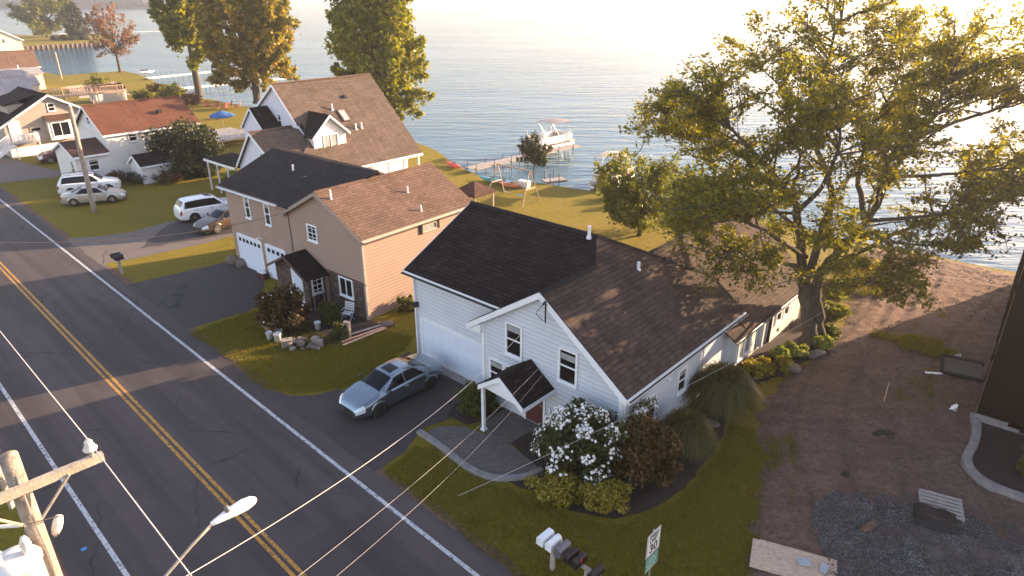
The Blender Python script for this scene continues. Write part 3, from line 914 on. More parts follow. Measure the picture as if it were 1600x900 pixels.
def smooth_path(pts, n=8):
    P = [np.array(p, float) for p in pts]; P = [2*P[0]-P[1]]+P+[2*P[-1]-P[-2]]; out = []
    for k in range(1, len(P)-2):
        for j in range(n):
            t = j/n; out.append(tuple(.5*((2*P[k])+(-P[k-1]+P[k+1])*t+(2*P[k-1]-5*P[k]+4*P[k+1]-P[k+2])*t*t+(-P[k-1]+3*P[k]-3*P[k+1]+P[k+2])*t**3)))
    out.append(tuple(P[-2])); return out
# bare lot
DIRT = rough_poly([(6.9, 14.3), (7.6, 16.2), (8.6, 18.4), (9.5, 20.6), (9.75, 22.2), (10.4, 23.7), (11.6, 25.4), (13.4, 27.2), (15.6, 29.2), (18.1, 32.4), (20.2, 36.2), (22.6, 40.2), (24.6, 43.4),
                   (27.0, 42.0), (31.4, 38.6), (34, 36.2), (31, 32), (26, 20), (30, 2), (12, 2)], .35, .13)
lot = lumps(3, [(7., .05, 12), (2.3, .05, 30), (1.1, .045, 40), (.6, .04, 50)])
RUTS = [smooth_path([(12.5, 12), (12.4, 16), (13.6, 21), (16.4, 26), (20.6, 32), (25.0, 38), (28.5, 43)]), smooth_path([(11.0, 12), (11.2, 19), (12.6, 23.5), (15.4, 27.5), (20.4, 33.2), (26.5, 40.5)]), smooth_path([(17, 14), (15.8, 19), (17.0, 24.6), (21.0, 30), (27.0, 35.5), (31, 39)])]
def lot_height(x, y):
    z = lot(x, y)*.30+.05
    p = np.stack([x, y], 1)
    for path in RUTS:
        d = np.full(len(p), 1e9); P = np.array(path)
        for a, b in zip(P, P[1:]):
            ab = b-a; t = np.clip(((p-a)@ab)/(ab@ab), 0, 1); d = np.minimum(d, np.hypot(*(p-a-t[:, None]*ab).T))
        e = np.abs(d-.85)
        z = z-.055*np.exp(-(e/.16)**2)+.035*np.exp(-((e-.34)/.12)**2)
    return z
sheet('bare_lot', DIRT, .006, 'bare_dirt', grid=.16, func=lot_height)
GRAV = rough_poly([(9.9, 17.6), (10.6, 18.3), (11.6, 18.7), (12.7, 18.2), (13.6, 18.5), (14.6, 17.7), (16.4, 17.0), (18.4, 15.2), (19, 9), (8.6, 9), (8.9, 13.6), (9.6, 15.4)], .3, .12)
grl = lumps(5, [(2.4, .05, 20), (.7, .03, 30)])
sheet('gravel_patch', GRAV, .13, 'crushed_gravel', grid=.2, func=lambda x, y: grl(x, y)*.8)
def scatter(poly, n):
    P = np.array(poly); p = P.min(0)+rng.random((n*3, 2))*(P.max(0)-P.min(0)); p = p[inside(P, p)]; return p[:n]
gp = scatter(GRAV, 9000); gp = gp[(gp[:, 1] > 13)]
tag(stones_mesh('gravel', gp, rng.uniform(.015, .05, len(gp)), 'crushed_gravel', .20), kind='stuff')
ring = np.array(GRAV); ctr = np.array([13.6, 13.5]); ring = ctr+(ring-ctr)*1.22
gp = scatter([tuple(q) for q in ring], 5200); gp = gp[(gp[:, 1] > 13.2) & inside(np.array(DIRT), gp)]; gp = gp[rng.random(len(gp)) < np.clip(1-edge_dist(np.array(GRAV), gp)/.9, 0, 1)*.8]
tag(stones_mesh('gravel', gp, rng.uniform(.015, .045, len(gp)), 'crushed_gravel', .085), kind='stuff')
gp = scatter(DIRT, 14000); gp = gp[(gp[:, 1] > 14)]
keep = rng.random(len(gp)) < np.clip(.35+.65*np.sin(gp[:, 0]*.9)*np.sin(gp[:, 1]*.7+1), .12, 1)
gp = gp[keep]
tag(stones_mesh('gravel', gp, rng.uniform(.012, .06, len(gp)), 'field_stone', .11), kind='stuff')

# planting beds round the white house
BED1 = rough_poly([(-.3, 19.35), (.6, 18.75), (2.0, 17.75), (3.5, 17.3), (5.0, 18.0), (6.3, 19.2), (7.4, 20.5), (8.3, 21.9), (8.9, 23.3), (7.9, 23.6), (6.2, 22.2)], .35, .05, False)+[tuple(WH(6.9, 0)[:2]), tuple(WH(3.3, -.02)[:2]), tuple(WH(3.0, -1.6)[:2]), (.9, 20.1)]
sheet('planting_bed', BED1, .02, 'mulch')
BED2 = rough_poly([(8.3, 23.5), (9.9, 24.6), (11.2, 25.9), (12.9, 27.0), (14.6, 28.3), (16.3, 30.4), (17.5, 33.4), (18.2, 36.0)], .35, .07, False)+[tuple(WH(7.0, 17.5)[:2]), tuple(WH(6.85, 2)[:2])]
sheet('planting_bed', BED2, .016, 'mulch')
# paved landing with a curved edging, and the path to the porch
PAT = [(-3.55, 22.05), (-2.75, 21.35), (-2.05, 20.55), (-1.35, 19.85), (-.55, 19.5), (.35, 19.55), (1.0, 19.95)]+[tuple(WH(3.0, -1.7)[:2]), tuple(WH(3.2, -.02)[:2]), tuple(WH(1.3, -.02)[:2]), tuple(WH(1.0, -1.2)[:2]), (-1.0, 22.0), (-2.0, 22.6), (-3.0, 22.55)]
sheet('paved_walk', PAT, .03, 'paver_brick')
sheet('planting_bed', P2(WH, [(.05, -.05), (1.25, -.05), (1.25, -1.1), (.9, -1.95), (-.2, -2.0), (-.55, -1.2)]), .022, 'mulch')
def kerb(name, pts, w, h, z, mat, label, cat):
    mb = MB(); pts = [Vector((*p, 0)) for p in pts]
    prof = []
    for k, p in enumerate(pts):
        d = (pts[min(k+1, len(pts)-1)]-pts[max(k-1, 0)]).normalized(); n = Vector((-d.y, d.x, 0))
        prof.append([p-n*w/2+Vector((0, 0, z)), p-n*w*.42+Vector((0, 0, z+h)), p+n*w*.42+Vector((0, 0, z+h)), p+n*w/2+Vector((0, 0, z))])
    for a, b in zip(prof, prof[1:]):
        for j in range(3): mb.face([a[j], a[j+1], b[j+1], b[j]])
    mb.face(prof[0]); mb.face(prof[-1][::-1])
    bm_o = mb.build(name, mat); return tag(bm_o, label, cat)
kerb('paver_edging', smooth_path([(-3.7, 22.2), (-2.8, 21.3), (-2.1, 20.5), (-1.4, 19.8), (-.6, 19.4), (.4, 19.45), (1.1, 19.85)]), .26, .12, .0, 'curb_concrete', 'curved brick edging around the paved landing in front of the porch', 'edging')
kerb('retaining_curb', smooth_path([(18.9, 23.1), (18.45, 22.2), (17.7, 21.2), (16.95, 20.4), (16.6, 19.6), (16.8, 18.8), (17.6, 18.1), (18.8, 17.4), (20.4, 16.7)]), .34, .3, 0, 'curb_concrete', 'curved grey concrete curb holding dark soil beside the black wall', 'curb')
sheet('planting_bed', [tuple(p) for p in smooth_path([(19.0, 23.0), (18.55, 22.1), (17.8, 21.1), (17.1, 20.3), (16.8, 19.6), (17.0, 18.95), (17.75, 18.3), (18.9, 17.6), (20.5, 16.9)], 5)]+[(24, 19.5), (21, 21.6)], .16, 'soil_dark')

# turf seen close enough to show its blades
LAWN1 = rough_poly([(-4.7, 19.8), (-2.0, 17.0), (.8, 14.4), (3, 11.8), (6.4, 11.8), (7.0, 14.6), (7.9, 16.6), (8.9, 18.6), (9.7, 20.8), (9.8, 22.4), (8.9, 23.0), (7.6, 20.4), (5.2, 17.9), (3.5, 17.1), (2.0, 17.5), (-.4, 19.0), (-1.5, 19.55), (-2.9, 21.1), (-3.7, 21.3)], .4, .06)
for poly, n in ((LAWN1, 420),):
    q = scatter(poly, n); v, f = leaf_cloud(np.concatenate([q, np.full((len(q), 1), .06)], 1), .075, .6, 1.)
    tag(np_mesh('fallen_leaves', v, f, 'leaf_rust'), kind='stuff')
blades('grass', LAWN1, 60000, .075, 'blade_grass')
LAWN2 = rough_poly([(-16.6, 30.7), (-12.8, 27.3), (-11.0, 25.4), (-9.7, 25.0), (-8.6, 25.1), (-7.3, 25.6), (-6.3, 27.1), (-5.2, 28.9), (-5.0, 30.2), (-6.6, 31.0), (-9, 29.9), (-13.2, 33.6), (-14.4, 33.2)], .4, .05)
blades('grass', LAWN2, 42000, .08, 'blade_grass')
blades('grass', P2(RD, [(-8, 1.5), (12, 1.5), (12, -3), (-8, -3), ]), 16000, .13, 'blade_grass', w=.014)
blades('weeds', P2(RD, [(x, 10.86+random.random()*.2) for x in np.arange(-24, 12, .4)]+[(x, 11.35) for x in np.arange(12, -24, -.8)]), 9000, .085, 'blade_grass', .004, excl=(wd, D1))
blades('weeds', rough_poly([(19.4, 35.6), (21.4, 35.0), (22.6, 37.2), (23.8, 39.8), (22.6, 41.6), (20.6, 38.8)], .4, .2), 5000, .28, 'blade_grass', .05, w=.02)
blades('weeds', rough_poly([(18.4, 30.6), (20.2, 30.2), (21.2, 29.4), (21.4, 27.8), (20.2, 28.2), (18.8, 29.4)], .4, .2), 2600, .22, 'blade_grass', .06, w=.018)
blades('weeds', rough_poly([(9.7, 18.0), (10.3, 19.6), (11.2, 21.4), (11.0, 22.0), (9.9, 21.6), (9.4, 19.8)], .4, .1), 2200, .10, 'blade_grass', .06)
blades('weeds', rough_poly([(16.4, 24.6), (19.6, 27.4), (19.2, 25.6), (18.4, 23.6), (17.0, 23.2)], .4, .2), 1600, .10, 'blade_grass', .06)
# ------------------------------------------------------------------ house pieces
Z3 = Vector((0, 0, 1))
def axes(face):
    n = {'-y': Vector((0, -1, 0)), '+y': Vector((0, 1, 0)), '+x': Vector((1, 0, 0)), '-x': Vector((-1, 0, 0))}[face]
    return Z3.cross(n), n
def window(par, c, face, w, h, style='hung', mat='white_trim', pane='dark_glass', trim=.09):
    u, n = axes(face); c = Vector(c)
    mb = MB()
    for s in (-1, 1):
        mb.obox(c+u*s*(w/2+trim/2)+n*.025, u, Z3, n, trim/2, h/2+trim, .032)
        mb.obox(c+Z3*s*(h/2+trim/2)+n*.025, u, Z3, n, w/2, trim/2, .03)
    mb.obox(c-Z3*(h/2+trim+.02)+n*.05, u, Z3, n, w/2+trim*1.4, .022, .055)
    if style == 'hung': mb.obox(c+n*.028, u, Z3, n, w/2, .028, .02)
    if style == 'slider': mb.obox(c+n*.028, Z3, u, n, h/2, .03, .02)
    if style == 'grid':
        mb.obox(c+n*.026, u, Z3, n, w/2, .018, .016); mb.obox(c+n*.026+Z3*h/4*1.3, u, Z3, n, w/2, .012, .014); mb.obox(c+n*.026-Z3*h/4*1.3, u, Z3, n, w/2, .012, .014)
        mb.obox(c+n*.0245, Z3, u, n, h/2, .014, .013)
    fr = mb.build('window', mat, par)
    pb = MB(); pb.obox(c+n*.006, u, Z3, n, w/2, h/2, .006); pb.build('pane', pane, fr)
    if pane == 'dark_glass' and style == 'hung' and h > .7:
        pb = MB(); pb.obox(c+n*.010+Z3*h*random.uniform(.28, .4), u, Z3, n, w/2-.01, h*.1, .004); pb.build('blind', 'pale_glass', fr)
    return fr
def door(par, c, face, w, h, mat='door_white', trim='white_trim', panels=True, name='door'):
    u, n = axes(face); c = Vector(c)
    mb = MB(); mb.obox(c+n*.02, u, Z3, n, w/2, h/2, .02)
    if panels:
        for sx in (-1, 1):
            for zz, hh in ((-.26, .17), (.2, .22)):
                mb.obox(c+u*sx*w*.22+Z3*h*zz+n*.042, u, Z3, n, w*.15, h*hh, .006)
    d = mb.build(name, mat, par)
    fb = MB()
    for s in (-1, 1): fb.obox(c+u*s*(w/2+.05)+n*.028, u, Z3, n, .05, h/2+.05, .028)
    fb.obox(c+Z3*(h/2+.05)+n*.027, u, Z3, n, w/2, .05, .027); fb.build('frame', trim, d)
    hb = MB(); hb.cyl(c+u*w*.4-Z3*.02+n*.04, c+u*w*.4-Z3*.02+n*.1, .035, 8); hb.build('handle', 'galvanised', d)
    return d
def garage_door(par, c, face, w, h, lights=True, mat='door_white'):
    u, n = axes(face); c = Vector(c); mb = MB()
    k = 4
    for j in range(k):
        z = -h/2+h*(j+.5)/k
        mb.obox(c+Z3*z+n*.015, u, Z3, n, w/2, h/k/2-.012, .02)
        m = max(3, round(w/.8))
        for i in range(m): mb.obox(c+Z3*z+u*(-w/2+w*(i+.5)/m)+n*.036, u, Z3, n, w/m*.38, h/k*.3, .006)
    mb.obox(c+n*.006, u, Z3, n, w/2, h/2, .012)
    d = mb.build('garage_door', mat, par)
    fb = MB()
    for s in (-1, 1): fb.obox(c+u*s*(w/2+.06)+n*.03, u, Z3, n, .06, h/2+.06, .03)
    fb.obox(c+Z3*(h/2+.06)+n*.028, u, Z3, n, w/2, .06, .028); fb.build('frame', 'white_trim', d)
    if lights:
        m = max(4, round(w/.45)); gb = MB()
        for i in range(m): gb.obox(c+Z3*h*.375+u*(-w/2+w*(i+.5)/m)+n*.046, u, Z3, n, w/m*.3, h*.055, .005)
        gb.build('pane', 'dark_glass', d)
    return d
def pipe(par, c, h=.42, r=.06, mat='white_paint', name='vent_pipe'):
    mb = MB(); c = Vector(c)
    mb.lathe([(r*1.7, -.06), (r*1.4, .05), (r, .08), (r, h), (r*.9, h+.005)], c, 12)
    return mb.build(name, mat, par)
def gutter(par, p, q, mat='white_trim', r=.065):
    """open half-round trough from p to q"""
    mb = MB(); p, q = Vector(p), Vector(q); d = (q-p).normalized(); x = d.cross(Z3).normalized()
    ring = lambda o, k: [o+x*math.cos(t)*k+Z3*math.sin(t)*k for t in np.linspace(math.pi, 2*math.pi, 7)]
    a, b = ring(p, r), ring(q, r); a2, b2 = ring(p, r*.85), ring(q, r*.85)
    for j in range(6):
        mb.face([a[j], b[j], b[j+1], a[j+1]]); mb.face([a2[j+1], b2[j+1], b2[j], a2[j]])
    for i in (0, 6): mb.face([a[i], a2[i], b2[i], b[i]] if i == 0 else [a[i], b[i], b2[i], a2[i]])
    mb.face(a); mb.face(b[::-1])
    return mb.build('gutter', mat, par)
def downspout(par, x, y, z, n=(0, -1), mat='white_trim'):
    mb = MB(); mb.box(x-.035, x+.035, y-.03, y+.03, .05, z)
    return mb.build('downspout', mat, par)
def ridge_cap(mb, p, q, w=.16):
    p, q = Vector(p), Vector(q); d = (q-p).normalized(); x = d.cross(Z3).normalized()
    for s in (-1, 1):
        a, b = p+Z3*.045, q+Z3*.045
        e = x*s*w-Z3*w*.6
        mb.face([a, a+e, b+e, b] if s > 0 else [a, b, b+e, a+e])
    return mb

# ================================================================== white house beside the parked sedan
h = thing('house', 'white sided house with black garage roof, porch and front gable beside the parked sedan', 'house', WH(0, 0), R(-42))
OV = .22
AP, C, B = (3.13, -.2, 6.0), (3.13, 3.32, 6.0), (2.15, 4.71, 6.7)
A, HR = (-5.3, 4.71, 6.7), (5.36, 9.3, 4.39)
R1, R2 = (7.15, -.2, 3.1), (7.15, 9.3, 3.1)
E_, D_ = (-5.3, .25, 4.45), (.77, .25, 4.45)
rb = MB()
rb.slab([A, E_, D_, C, B], .13)
rb.slab([AP, C, D_, (.77, .62, 4.45), (-.75, .62, 3.45), (-.75, -.2, 3.45)], .13)
rb.slab([AP, R1, R2, HR, B, C], .13)
rb.slab([B, HR, (-5.3, 9.3, 4.39), A], .13)
roof = rb.build('roof', 'shingle_black', h)
# the e1-facing slope and its neighbours have their sunlit tone painted in as lighter, browner shingles
wb2 = MB()
for p in ([AP, R1, R2, HR, B, C],): wb2.face([Vector(q)+Vector((0, 0, .012)) for q in p])
wb2.build('sunlit_slope', 'shingle_sunlit', roof)
cb = MB(); ridge_cap(cb, A, B); ridge_cap(cb, AP, C); ridge_cap(cb, B, HR); cb.build('ridge_cap', 'shingle_slate', roof)
# walls
wb = MB()
gz = lambda x: (6.0-.72*(x-3.13) if x > 3.13 else 6.0-.657*(3.13-x))-.16
wb.face([(0, 0, 0), (6.8, 0, 0), (6.8, 0, gz(6.8)), (3.13, 0, gz(3.13)), (0, 0, gz(0))])
wb.face([(6.8, 0, 0), (6.8, 9.1, 0), (6.8, 9.1, gz(6.8)), (6.8, 0, gz(6.8))])
wb.face([(0, .6, 0), (0, 0, 0), (0, 0, gz(0)), (0, .6, gz(0))])
wb.face([(-4.98, .6, 0), (0, .6, 0), (0, .6, 4.5), (-4.98, .6, 4.5)])
wb.face([(-4.98, 9, 0), (-4.98, .6, 0), (-4.98, .6, 4.5), (-4.98, 4.71, 6.55), (-4.98, 9, 4.4)])
wb.face([(6.8, 9.1, 0), (-4.98, 9.0, 0), (-4.98, 9.0, 4.3), (5.3, 9.1, 4.3), (6.8, 9.1, 3.2)])
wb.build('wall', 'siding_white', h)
# trim: rake boards, fascia, corner boards
tb = MB()
def rake(mb, p, q, depth=.26, th=.05, off=(0, -1, 0), drop=.02):
    p, q, n = Vector(p), Vector(q), Vector(off)
    p, q = p+n*th/2-Z3*drop, q+n*th/2-Z3*drop
    mb.prism([p-n*th/2, q-n*th/2, q-n*th/2-Z3*depth, p-n*th/2-Z3*depth], n*th)
rake(tb, (-.75, -.2, 3.45), AP); rake(tb, AP, R1)
rake(tb, (-5.3, .25, 4.45), A, off=(-1, 0, 0)); rake(tb, A, (-5.3, 9.3, 4.39), off=(-1, 0, 0))
tb.box(-5.3, .72, .2, .25, 4.27, 4.43)
tb.box(7.15, 7.19, -.2, 9.3, 2.92, 3.08)
# soffits
tb.face([(-.75, -.2, 3.2), (0, -.2, 3.66), (0, 0, 3.66), (-.75, 0, 3.2)])
tb.prism([(-.75, -.19, 3.2), (0, -.19, 3.2), (0, -.19, 3.62)], (0, .78, 0))
tb.prism([(6.8, -.19, 2.88), (7.15, -.19, 2.88), (7.15, -.19, 3.06), (6.8, -.19, 3.2)], (0, 9.4, 0))
tb.prism([(-5.0, .25, 4.26), (.3, .25, 4.26), (.3, .6, 4.26), (-5.0, .6, 4.26)], (0, 0, .03))
tb.build('fascia', 'white_trim', h)
for x, y, z0 in ((.0, -.0, 3.5), (6.8, -.0, 3.1)):
    mb = MB(); mb.box(x-.07, x+.07, y-.03, y+.09, .0, z0); mb.build('corner_board', 'white_trim', h)
mb = MB(); mb.box(-5.02, -4.9, .56, .66, 0, 4.3); mb.build('corner_board', 'white_trim', h)
gutter(h, (7.25, -.2, 3.0), (7.25, 9.3, 3.0), r=.055); mb = MB(); mb.box(7.215, 7.285, -.18, 9.28, 2.96, 2.996); mb.build('leaf_litter', 'mulch', h); gutter(h, (-5.3, .13, 4.36), (.6, .13, 4.36), 'black_metal')
downspout(h, -4.94, .52, 4.3); downspout(h, 6.88, .12, 2.9)
garage_door(h, (-2.28, .6, 1.02), '-y', 4.55, 2.04, False)
for x, z, ww, hh in ((1.72, 3.42, .72, 1.28), (4.42, 3.26, .72, 1.28)):
    window(h, (x, 0, z), '-y', ww, hh)
window(h, (.78, 0, 1.52), '-y', .66, 1.12); window(h, (1.55, 0, 1.52), '-y', .5, 1.12)
window(h, (5.35, 0, 1.2), '-y', 1.0, .95, 'slider')
window(h, (6.8, 2.1, 1.45), '+x', .62, 1.0); window(h, (6.8, 4.5, 1.62), '+x', .55, .95)
mb = MB(); mb.box(6.8, 6.9, 1.0, 1.16, 1.72, 1.9); mb.build('vent_hood', 'white_paint', h)
mb = MB(); mb.lathe([(.09, -.1), (.09, -.02), (.05, .02)], (6.9, 3.35, 2.2), 10, 'x'); mb.build('wall_lamp', 'white_paint', h)
mb = MB(); mb.box(6.8, 6.92, 6.0, 6.3, .55, .95); mb.cyl((6.86, 6.15, .95), (6.86, 6.15, 2.7), .02, 6); mb.build('meter_box', 'meter_grey', h)
mb = MB(); mb.obox((-4.86, .5, 2.75), (1, 0, 0), (0, 1, 0), (0, 0, 1), .08, .1, .12); mb.build('wall_lamp', 'black_metal', h)
pipe(h, (1.95, 4.45, 6.62), .5, .07); pipe(h, (3.9, 5.35, 5.4), .35, .07)
# service mast at the gable
mb = MB(); mb.cyl((3.5, -.28, 4.9), (3.5, -.28, 5.75), .03, 8); mb.cyl((3.5, -.28, 5.75), (3.5, -.42, 5.68), .05, 8)
mb.tube([(3.5, -.42, 5.68), (3.35, -.6, 5.4), (3.2, -.45, 5.2), (3.42, -.3, 4.95)], .014, 5); mb.build('service_mast', 'black_metal', h)
# porch
ph = MB(); pa, pl, pr = (2.62, -1.85, 2.92), (1.52, -1.85, 2.16), (3.82, -1.85, 2.06)
ph.slab([pa, (2.62, -.02, 2.92), (1.52, -.02, 2.16), pl], .09); ph.slab([pa, pr, (3.82, -.02, 2.06), (2.62, -.02, 2.92)], .09)
pr_o = ph.build('porch_roof', 'shingle_black', h)
mb = MB(); rake(mb, pl, pa, .2); rake(mb, pa, pr, .2); mb.box(3.82, 3.86, -1.85, -.02, 1.88, 2.03)
mb.build('fascia', 'white_trim', pr_o)
mb = MB(); mb.face([(1.62, -1.8, 2.1), (3.72, -1.8, 2.0), (2.62, -1.8, 2.8)]); mb.build('porch_gable', 'white_paint', h)
mb = MB(); mb.box(1.58, 1.70, -1.78, -1.66, .02, 2.14); mb.box(1.54, 1.74, -1.82, -1.62, .02, .12); mb.box(1.54, 1.74, -1.82, -1.62, 2.02, 2.12); mb.build('column', 'white_paint', h)
door(h, (2.85, -.0, 1.05), '-y', .9, 1.95, 'burgundy_door')
# rear wing, lower
rw = MB()
rw.slab([(3.2, 5.9, 5.45), (7.42, 8.3, 2.2) if 0 else (6.6, 5.9, 2.83), (6.6, 9.32, 2.83), (7.42, 9.32, 2.2), (7.42, 17.2, 2.2), (3.2, 17.2, 5.45)], .12)
rw.slab([(3.2, 5.9, 5.45), (3.2, 17.2, 5.45), (-1.1, 17.2, 2.2), (-1.1, 9.32, 2.2), (2.0, 5.9, 4.5)], .12)
r2 = rw.build('roof', 'shingle_sunlit', h)
mb = MB(); ridge_cap(mb, (3.2, 5.9, 5.45), (3.2, 17.2, 5.45)); mb.build('ridge_cap', 'shingle_slate', r2)
mb = MB(); mb.slab([(6.75, 8.0, 2.62), (7.42, 8.0, 2.2), (7.42, 9.32, 2.2), (6.75, 9.32, 2.62)], .1); mb.build('roof_return', 'shingle_sunlit', r2)
gutter(h, (7.5, 8.0, 2.1), (7.5, 17.2, 2.1), 'black_metal')
mb = MB()
mb.face([(6.80, 9.1, 0), (7.1, 9.1, 0), (7.1, 9.1, 2.32), (6.8, 9.1, 2.5)])
mb.face([(7.1, 9.1, 0), (7.1, 10.6, 0), (7.1, 10.6, 2.32), (7.1, 9.1, 2.32)]); mb.face([(7.1, 10.6, 0), (6.9, 10.6, 0), (6.9, 10.6, 2.4), (7.1, 10.6, 2.4)])
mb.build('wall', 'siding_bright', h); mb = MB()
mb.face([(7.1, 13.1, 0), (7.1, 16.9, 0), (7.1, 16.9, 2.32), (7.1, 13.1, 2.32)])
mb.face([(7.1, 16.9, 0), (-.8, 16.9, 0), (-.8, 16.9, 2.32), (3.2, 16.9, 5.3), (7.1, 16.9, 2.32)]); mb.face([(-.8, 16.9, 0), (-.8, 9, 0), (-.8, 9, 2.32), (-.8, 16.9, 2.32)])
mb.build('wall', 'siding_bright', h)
mb = MB(); mb.face([(6.95, 10.6, .4), (6.95, 13.1, .4), (6.95, 13.1, 2.4), (6.95, 10.6, 2.4)]); mb.box(6.96, 7.12, 12.05, 12.2, .15, 2.3); mb.box(6.6, 6.95, 10.6, 13.1, 0, .4); mb.build('wall', 'board_batten', h)
window(h, (7.1, 9.55, 1.35), '+x', .55, 1.35, 'plain', pane='pale_glass'); window(h, (7.1, 10.2, 1.35), '+x', .55, 1.35, 'plain', pane='pale_glass')
window(h, (7.1, 13.8, 1.45), '+x', .55, .95); window(h, (7.1, 14.75, 1.45), '+x', .55, .95)

# ================================================================== tan house
h = thing('house', 'tan sided house with stone ground floor, two white garage doors and brown roof', 'house', TH(0, 0), R(-39.3))
rb = MB()
RA, RBk = (-3.35, -.25, 6.5), (-3.35, 8.3, 6.5)
sl_ = (6.5-4.62)/3.62
rb.slab([RA, (.27, -.25, 4.62), (.27, 8.3, 4.62), RBk], .13)
rb.slab([RA, RBk, (-6.97, 8.3, 4.62), (-6.97, 4.2, 4.62), (-6.97, -.25, 4.62)], .13)
ro = rb.build('roof', 'shingle_brown', h)
rb = MB()
LA, LB = (-13.35, 3.93, 6.87), (-3.05, 3.93, 6.87)
k = (6.87-5.2)/(3.93+.3)
# front slope stops along the valley with the other roof
xv = lambda z: -3.35-(6.5-z)/sl_
rb.slab([LA, (-13.35, -.3, 5.2), (xv(5.2), -.3, 5.2), (xv(6.45), 3.93-(6.87-6.45)/k, 6.45), (-3.05, 3.93-.05, 6.87)], .13)
rb.slab([LA, LB, (-6.9, 8.1, 5.2), (-13.35, 8.1, 5.2)], .13)
rb.build('roof', 'shingle_slate', h)
mb = MB(); ridge_cap(mb, RA, RBk); mb.build('ridge_cap', 'shingle_brown', ro)
mb = MB(); ridge_cap(mb, LA, LB); mb.build('ridge_cap', 'shingle_brown', ro)
gz = lambda x: 6.5-abs(x+3.35)*sl_-.15
wb = MB()
wb.face([(-6.7, 0, 0), (0, 0, 0), (0, 0, gz(0)), (-3.35, 0, gz(-3.35)), (-6.7, 0, gz(-6.7))])
wb.face([(0, 0, 0), (0, 8.0, 0), (0, 8.0, gz(0)), (0, 0, gz(0))])
wb.face([(0, 8, 0), (-6.7, 8, 0), (-6.7, 8, gz(-6.7)), (-3.35, 8, gz(-3.35)), (0, 8, gz(0))])
wb.face([(-13.1, .02, 0), (-6.4, .02, 0), (-6.4, .02, 5.15), (-13.1, .02, 5.15)])
wb.face([(-13.1, 7.9, 0), (-13.1, .02, 0), (-13.1, .02, 5.15), (-13.1, 3.93, 6.72), (-13.1, 7.9, 5.15)])
wb.face([(-6.4, 7.9, 0), (-13.1, 7.9, 0), (-13.1, 7.9, 5.15), (-6.4, 7.9, 5.15)])
wb.build('wall', 'siding_tan', h)
sb = MB()
sb.prism([(-3.2, -.06, 0), (.06, -.06, 0), (.06, -.06, 2.02), (-3.2, -.06, 2.02)], (0, .05, 0))
sb.build('stone_facing', 'stone_veneer', h)
mb = MB(); mb.box(-3.2, .08, -.1, -.0, 2.02, 2.1); mb.build('stone_sill', 'copper_brown', h)
mb = MB()
rake(mb, RA, (.27, -.25, 4.62), .2); rake(mb, (-6.97, -.25, 4.62), RA, .2)
mb.box(-13.35, -6.9, -.34, -.3, 5.02, 5.18); mb.box(.27, .31, -.25, 8.3, 4.44, 4.6)
rake(mb, (-13.35, -.3, 5.2), LA, .2, off=(-1, 0, 0))
mb.prism([(-.0, -.2, 4.4), (.27, -.2, 4.4), (.27, -.2, 4.5), (0, -.2, 4.6)], (0, 8.4, 0))
mb.build('fascia', 'siding_beige', h)
mb = MB(); mb.box(-.07, .07, -.09, .06, 0, 4.5); mb.build('corner_board', 'siding_beige', h)
gutter(h, (-13.3, -.42, 5.12), (-6.95, -.42, 5.12), 'white_trim'); gutter(h, (.38, -.2, 4.52), (.38, 8.2, 4.52), 'siding_beige')
for x in (-10.72, -8.58): window(h, (x, .02, 4.2), '-y', .42, 1.2)
window(h, (-4.25, 0, 3.98), '-y', .72, .78, 'grid')
window(h, (-1.6, -.06, 1.5), '-y', 1.0, .95, 'slider')
window(h, (0, 4.75, 4.05), '+x', .95, .28, 'plain', mat='siding_beige', pane='pale_glass')
for y in (4.1, 5.4):
    mb = MB(); mb.box(.0, .08, y-.07, y+.07, 3.8, 4.3); mb.build('bracket', 'black_metal', h)
garage_door(h, (-11.15, .02, 1.08), '-y', 2.55, 2.1); garage_door(h, (-8.3, .02, 1.08), '-y', 1.9, 2.1)
# porch block with its own steep roof
mb = MB()
px0, px1, py = -6.75, -3.65, -1.05
mb.face([(px0, py, 0), (px1, py, 0), (px1, py, 1.95), (-5.15, py, 2.7), (px0, py, 1.95)]); mb.face([(px1, py, 0), (px1, 0, 0), (px1, 0, 1.95), (px1, py, 1.95)])
mb.face([(px0, 0, 0), (px0, py, 0), (px0, py, 1.95), (px0, 0, 1.95)])
mb.build('porch_wall', 'stone_veneer', h)
mb = MB(); a, bk = (-5.15, -1.45, 2.86), (-5.15, -.02, 2.86)
mb.slab([a, (-3.3, -1.45, 1.9), (-3.05, -.02, 1.9), bk], .09); mb.slab([a, bk, (-7.0, -.02, 1.9), (-7.0, -1.45, 1.9)], .09)
po = mb.build('porch_roof', 'shingle_black', h)
mb = MB(); rake(mb, (-7.0, -1.45, 1.9), a, .14); rake(mb, a, (-3.3, -1.45, 1.9), .14); mb.build('fascia', 'copper_brown', po)
door(h, (-4.65, py, 1.0), '-y', .78, 1.95)
window(h, (px1, -.52, 1.25), '+x', .55, .85, 'grid')
pipe(h, (-2.65, .3, 6.08), .55, .05); pipe(h, (-1.75, 4.85, 5.62), .38, .05); pipe(h, (-.35, 4.5, 4.88), .38, .05); pipe(h, (-9.1, 2.4, 6.2), .4, .06)
mb = MB(); mb.box(-7.6, -7.4, 2.0, 2.25, 6.0, 6.2); mb.build('roof_vent', 'black_metal', h)
mb = MB(); mb.tube([(-9.55, -.05, 2.5), (-9.55, -.3, 2.6), (-9.6, -.36, 2.45)], .05, 6); mb.build('wall_lamp', 'white_paint', h)
mb = MB(); mb.tube([(-6.4, -.03, 5.0), (-6.38, -.03, 2.4)], .02, 6); mb.build('cable', 'black_plastic', h)
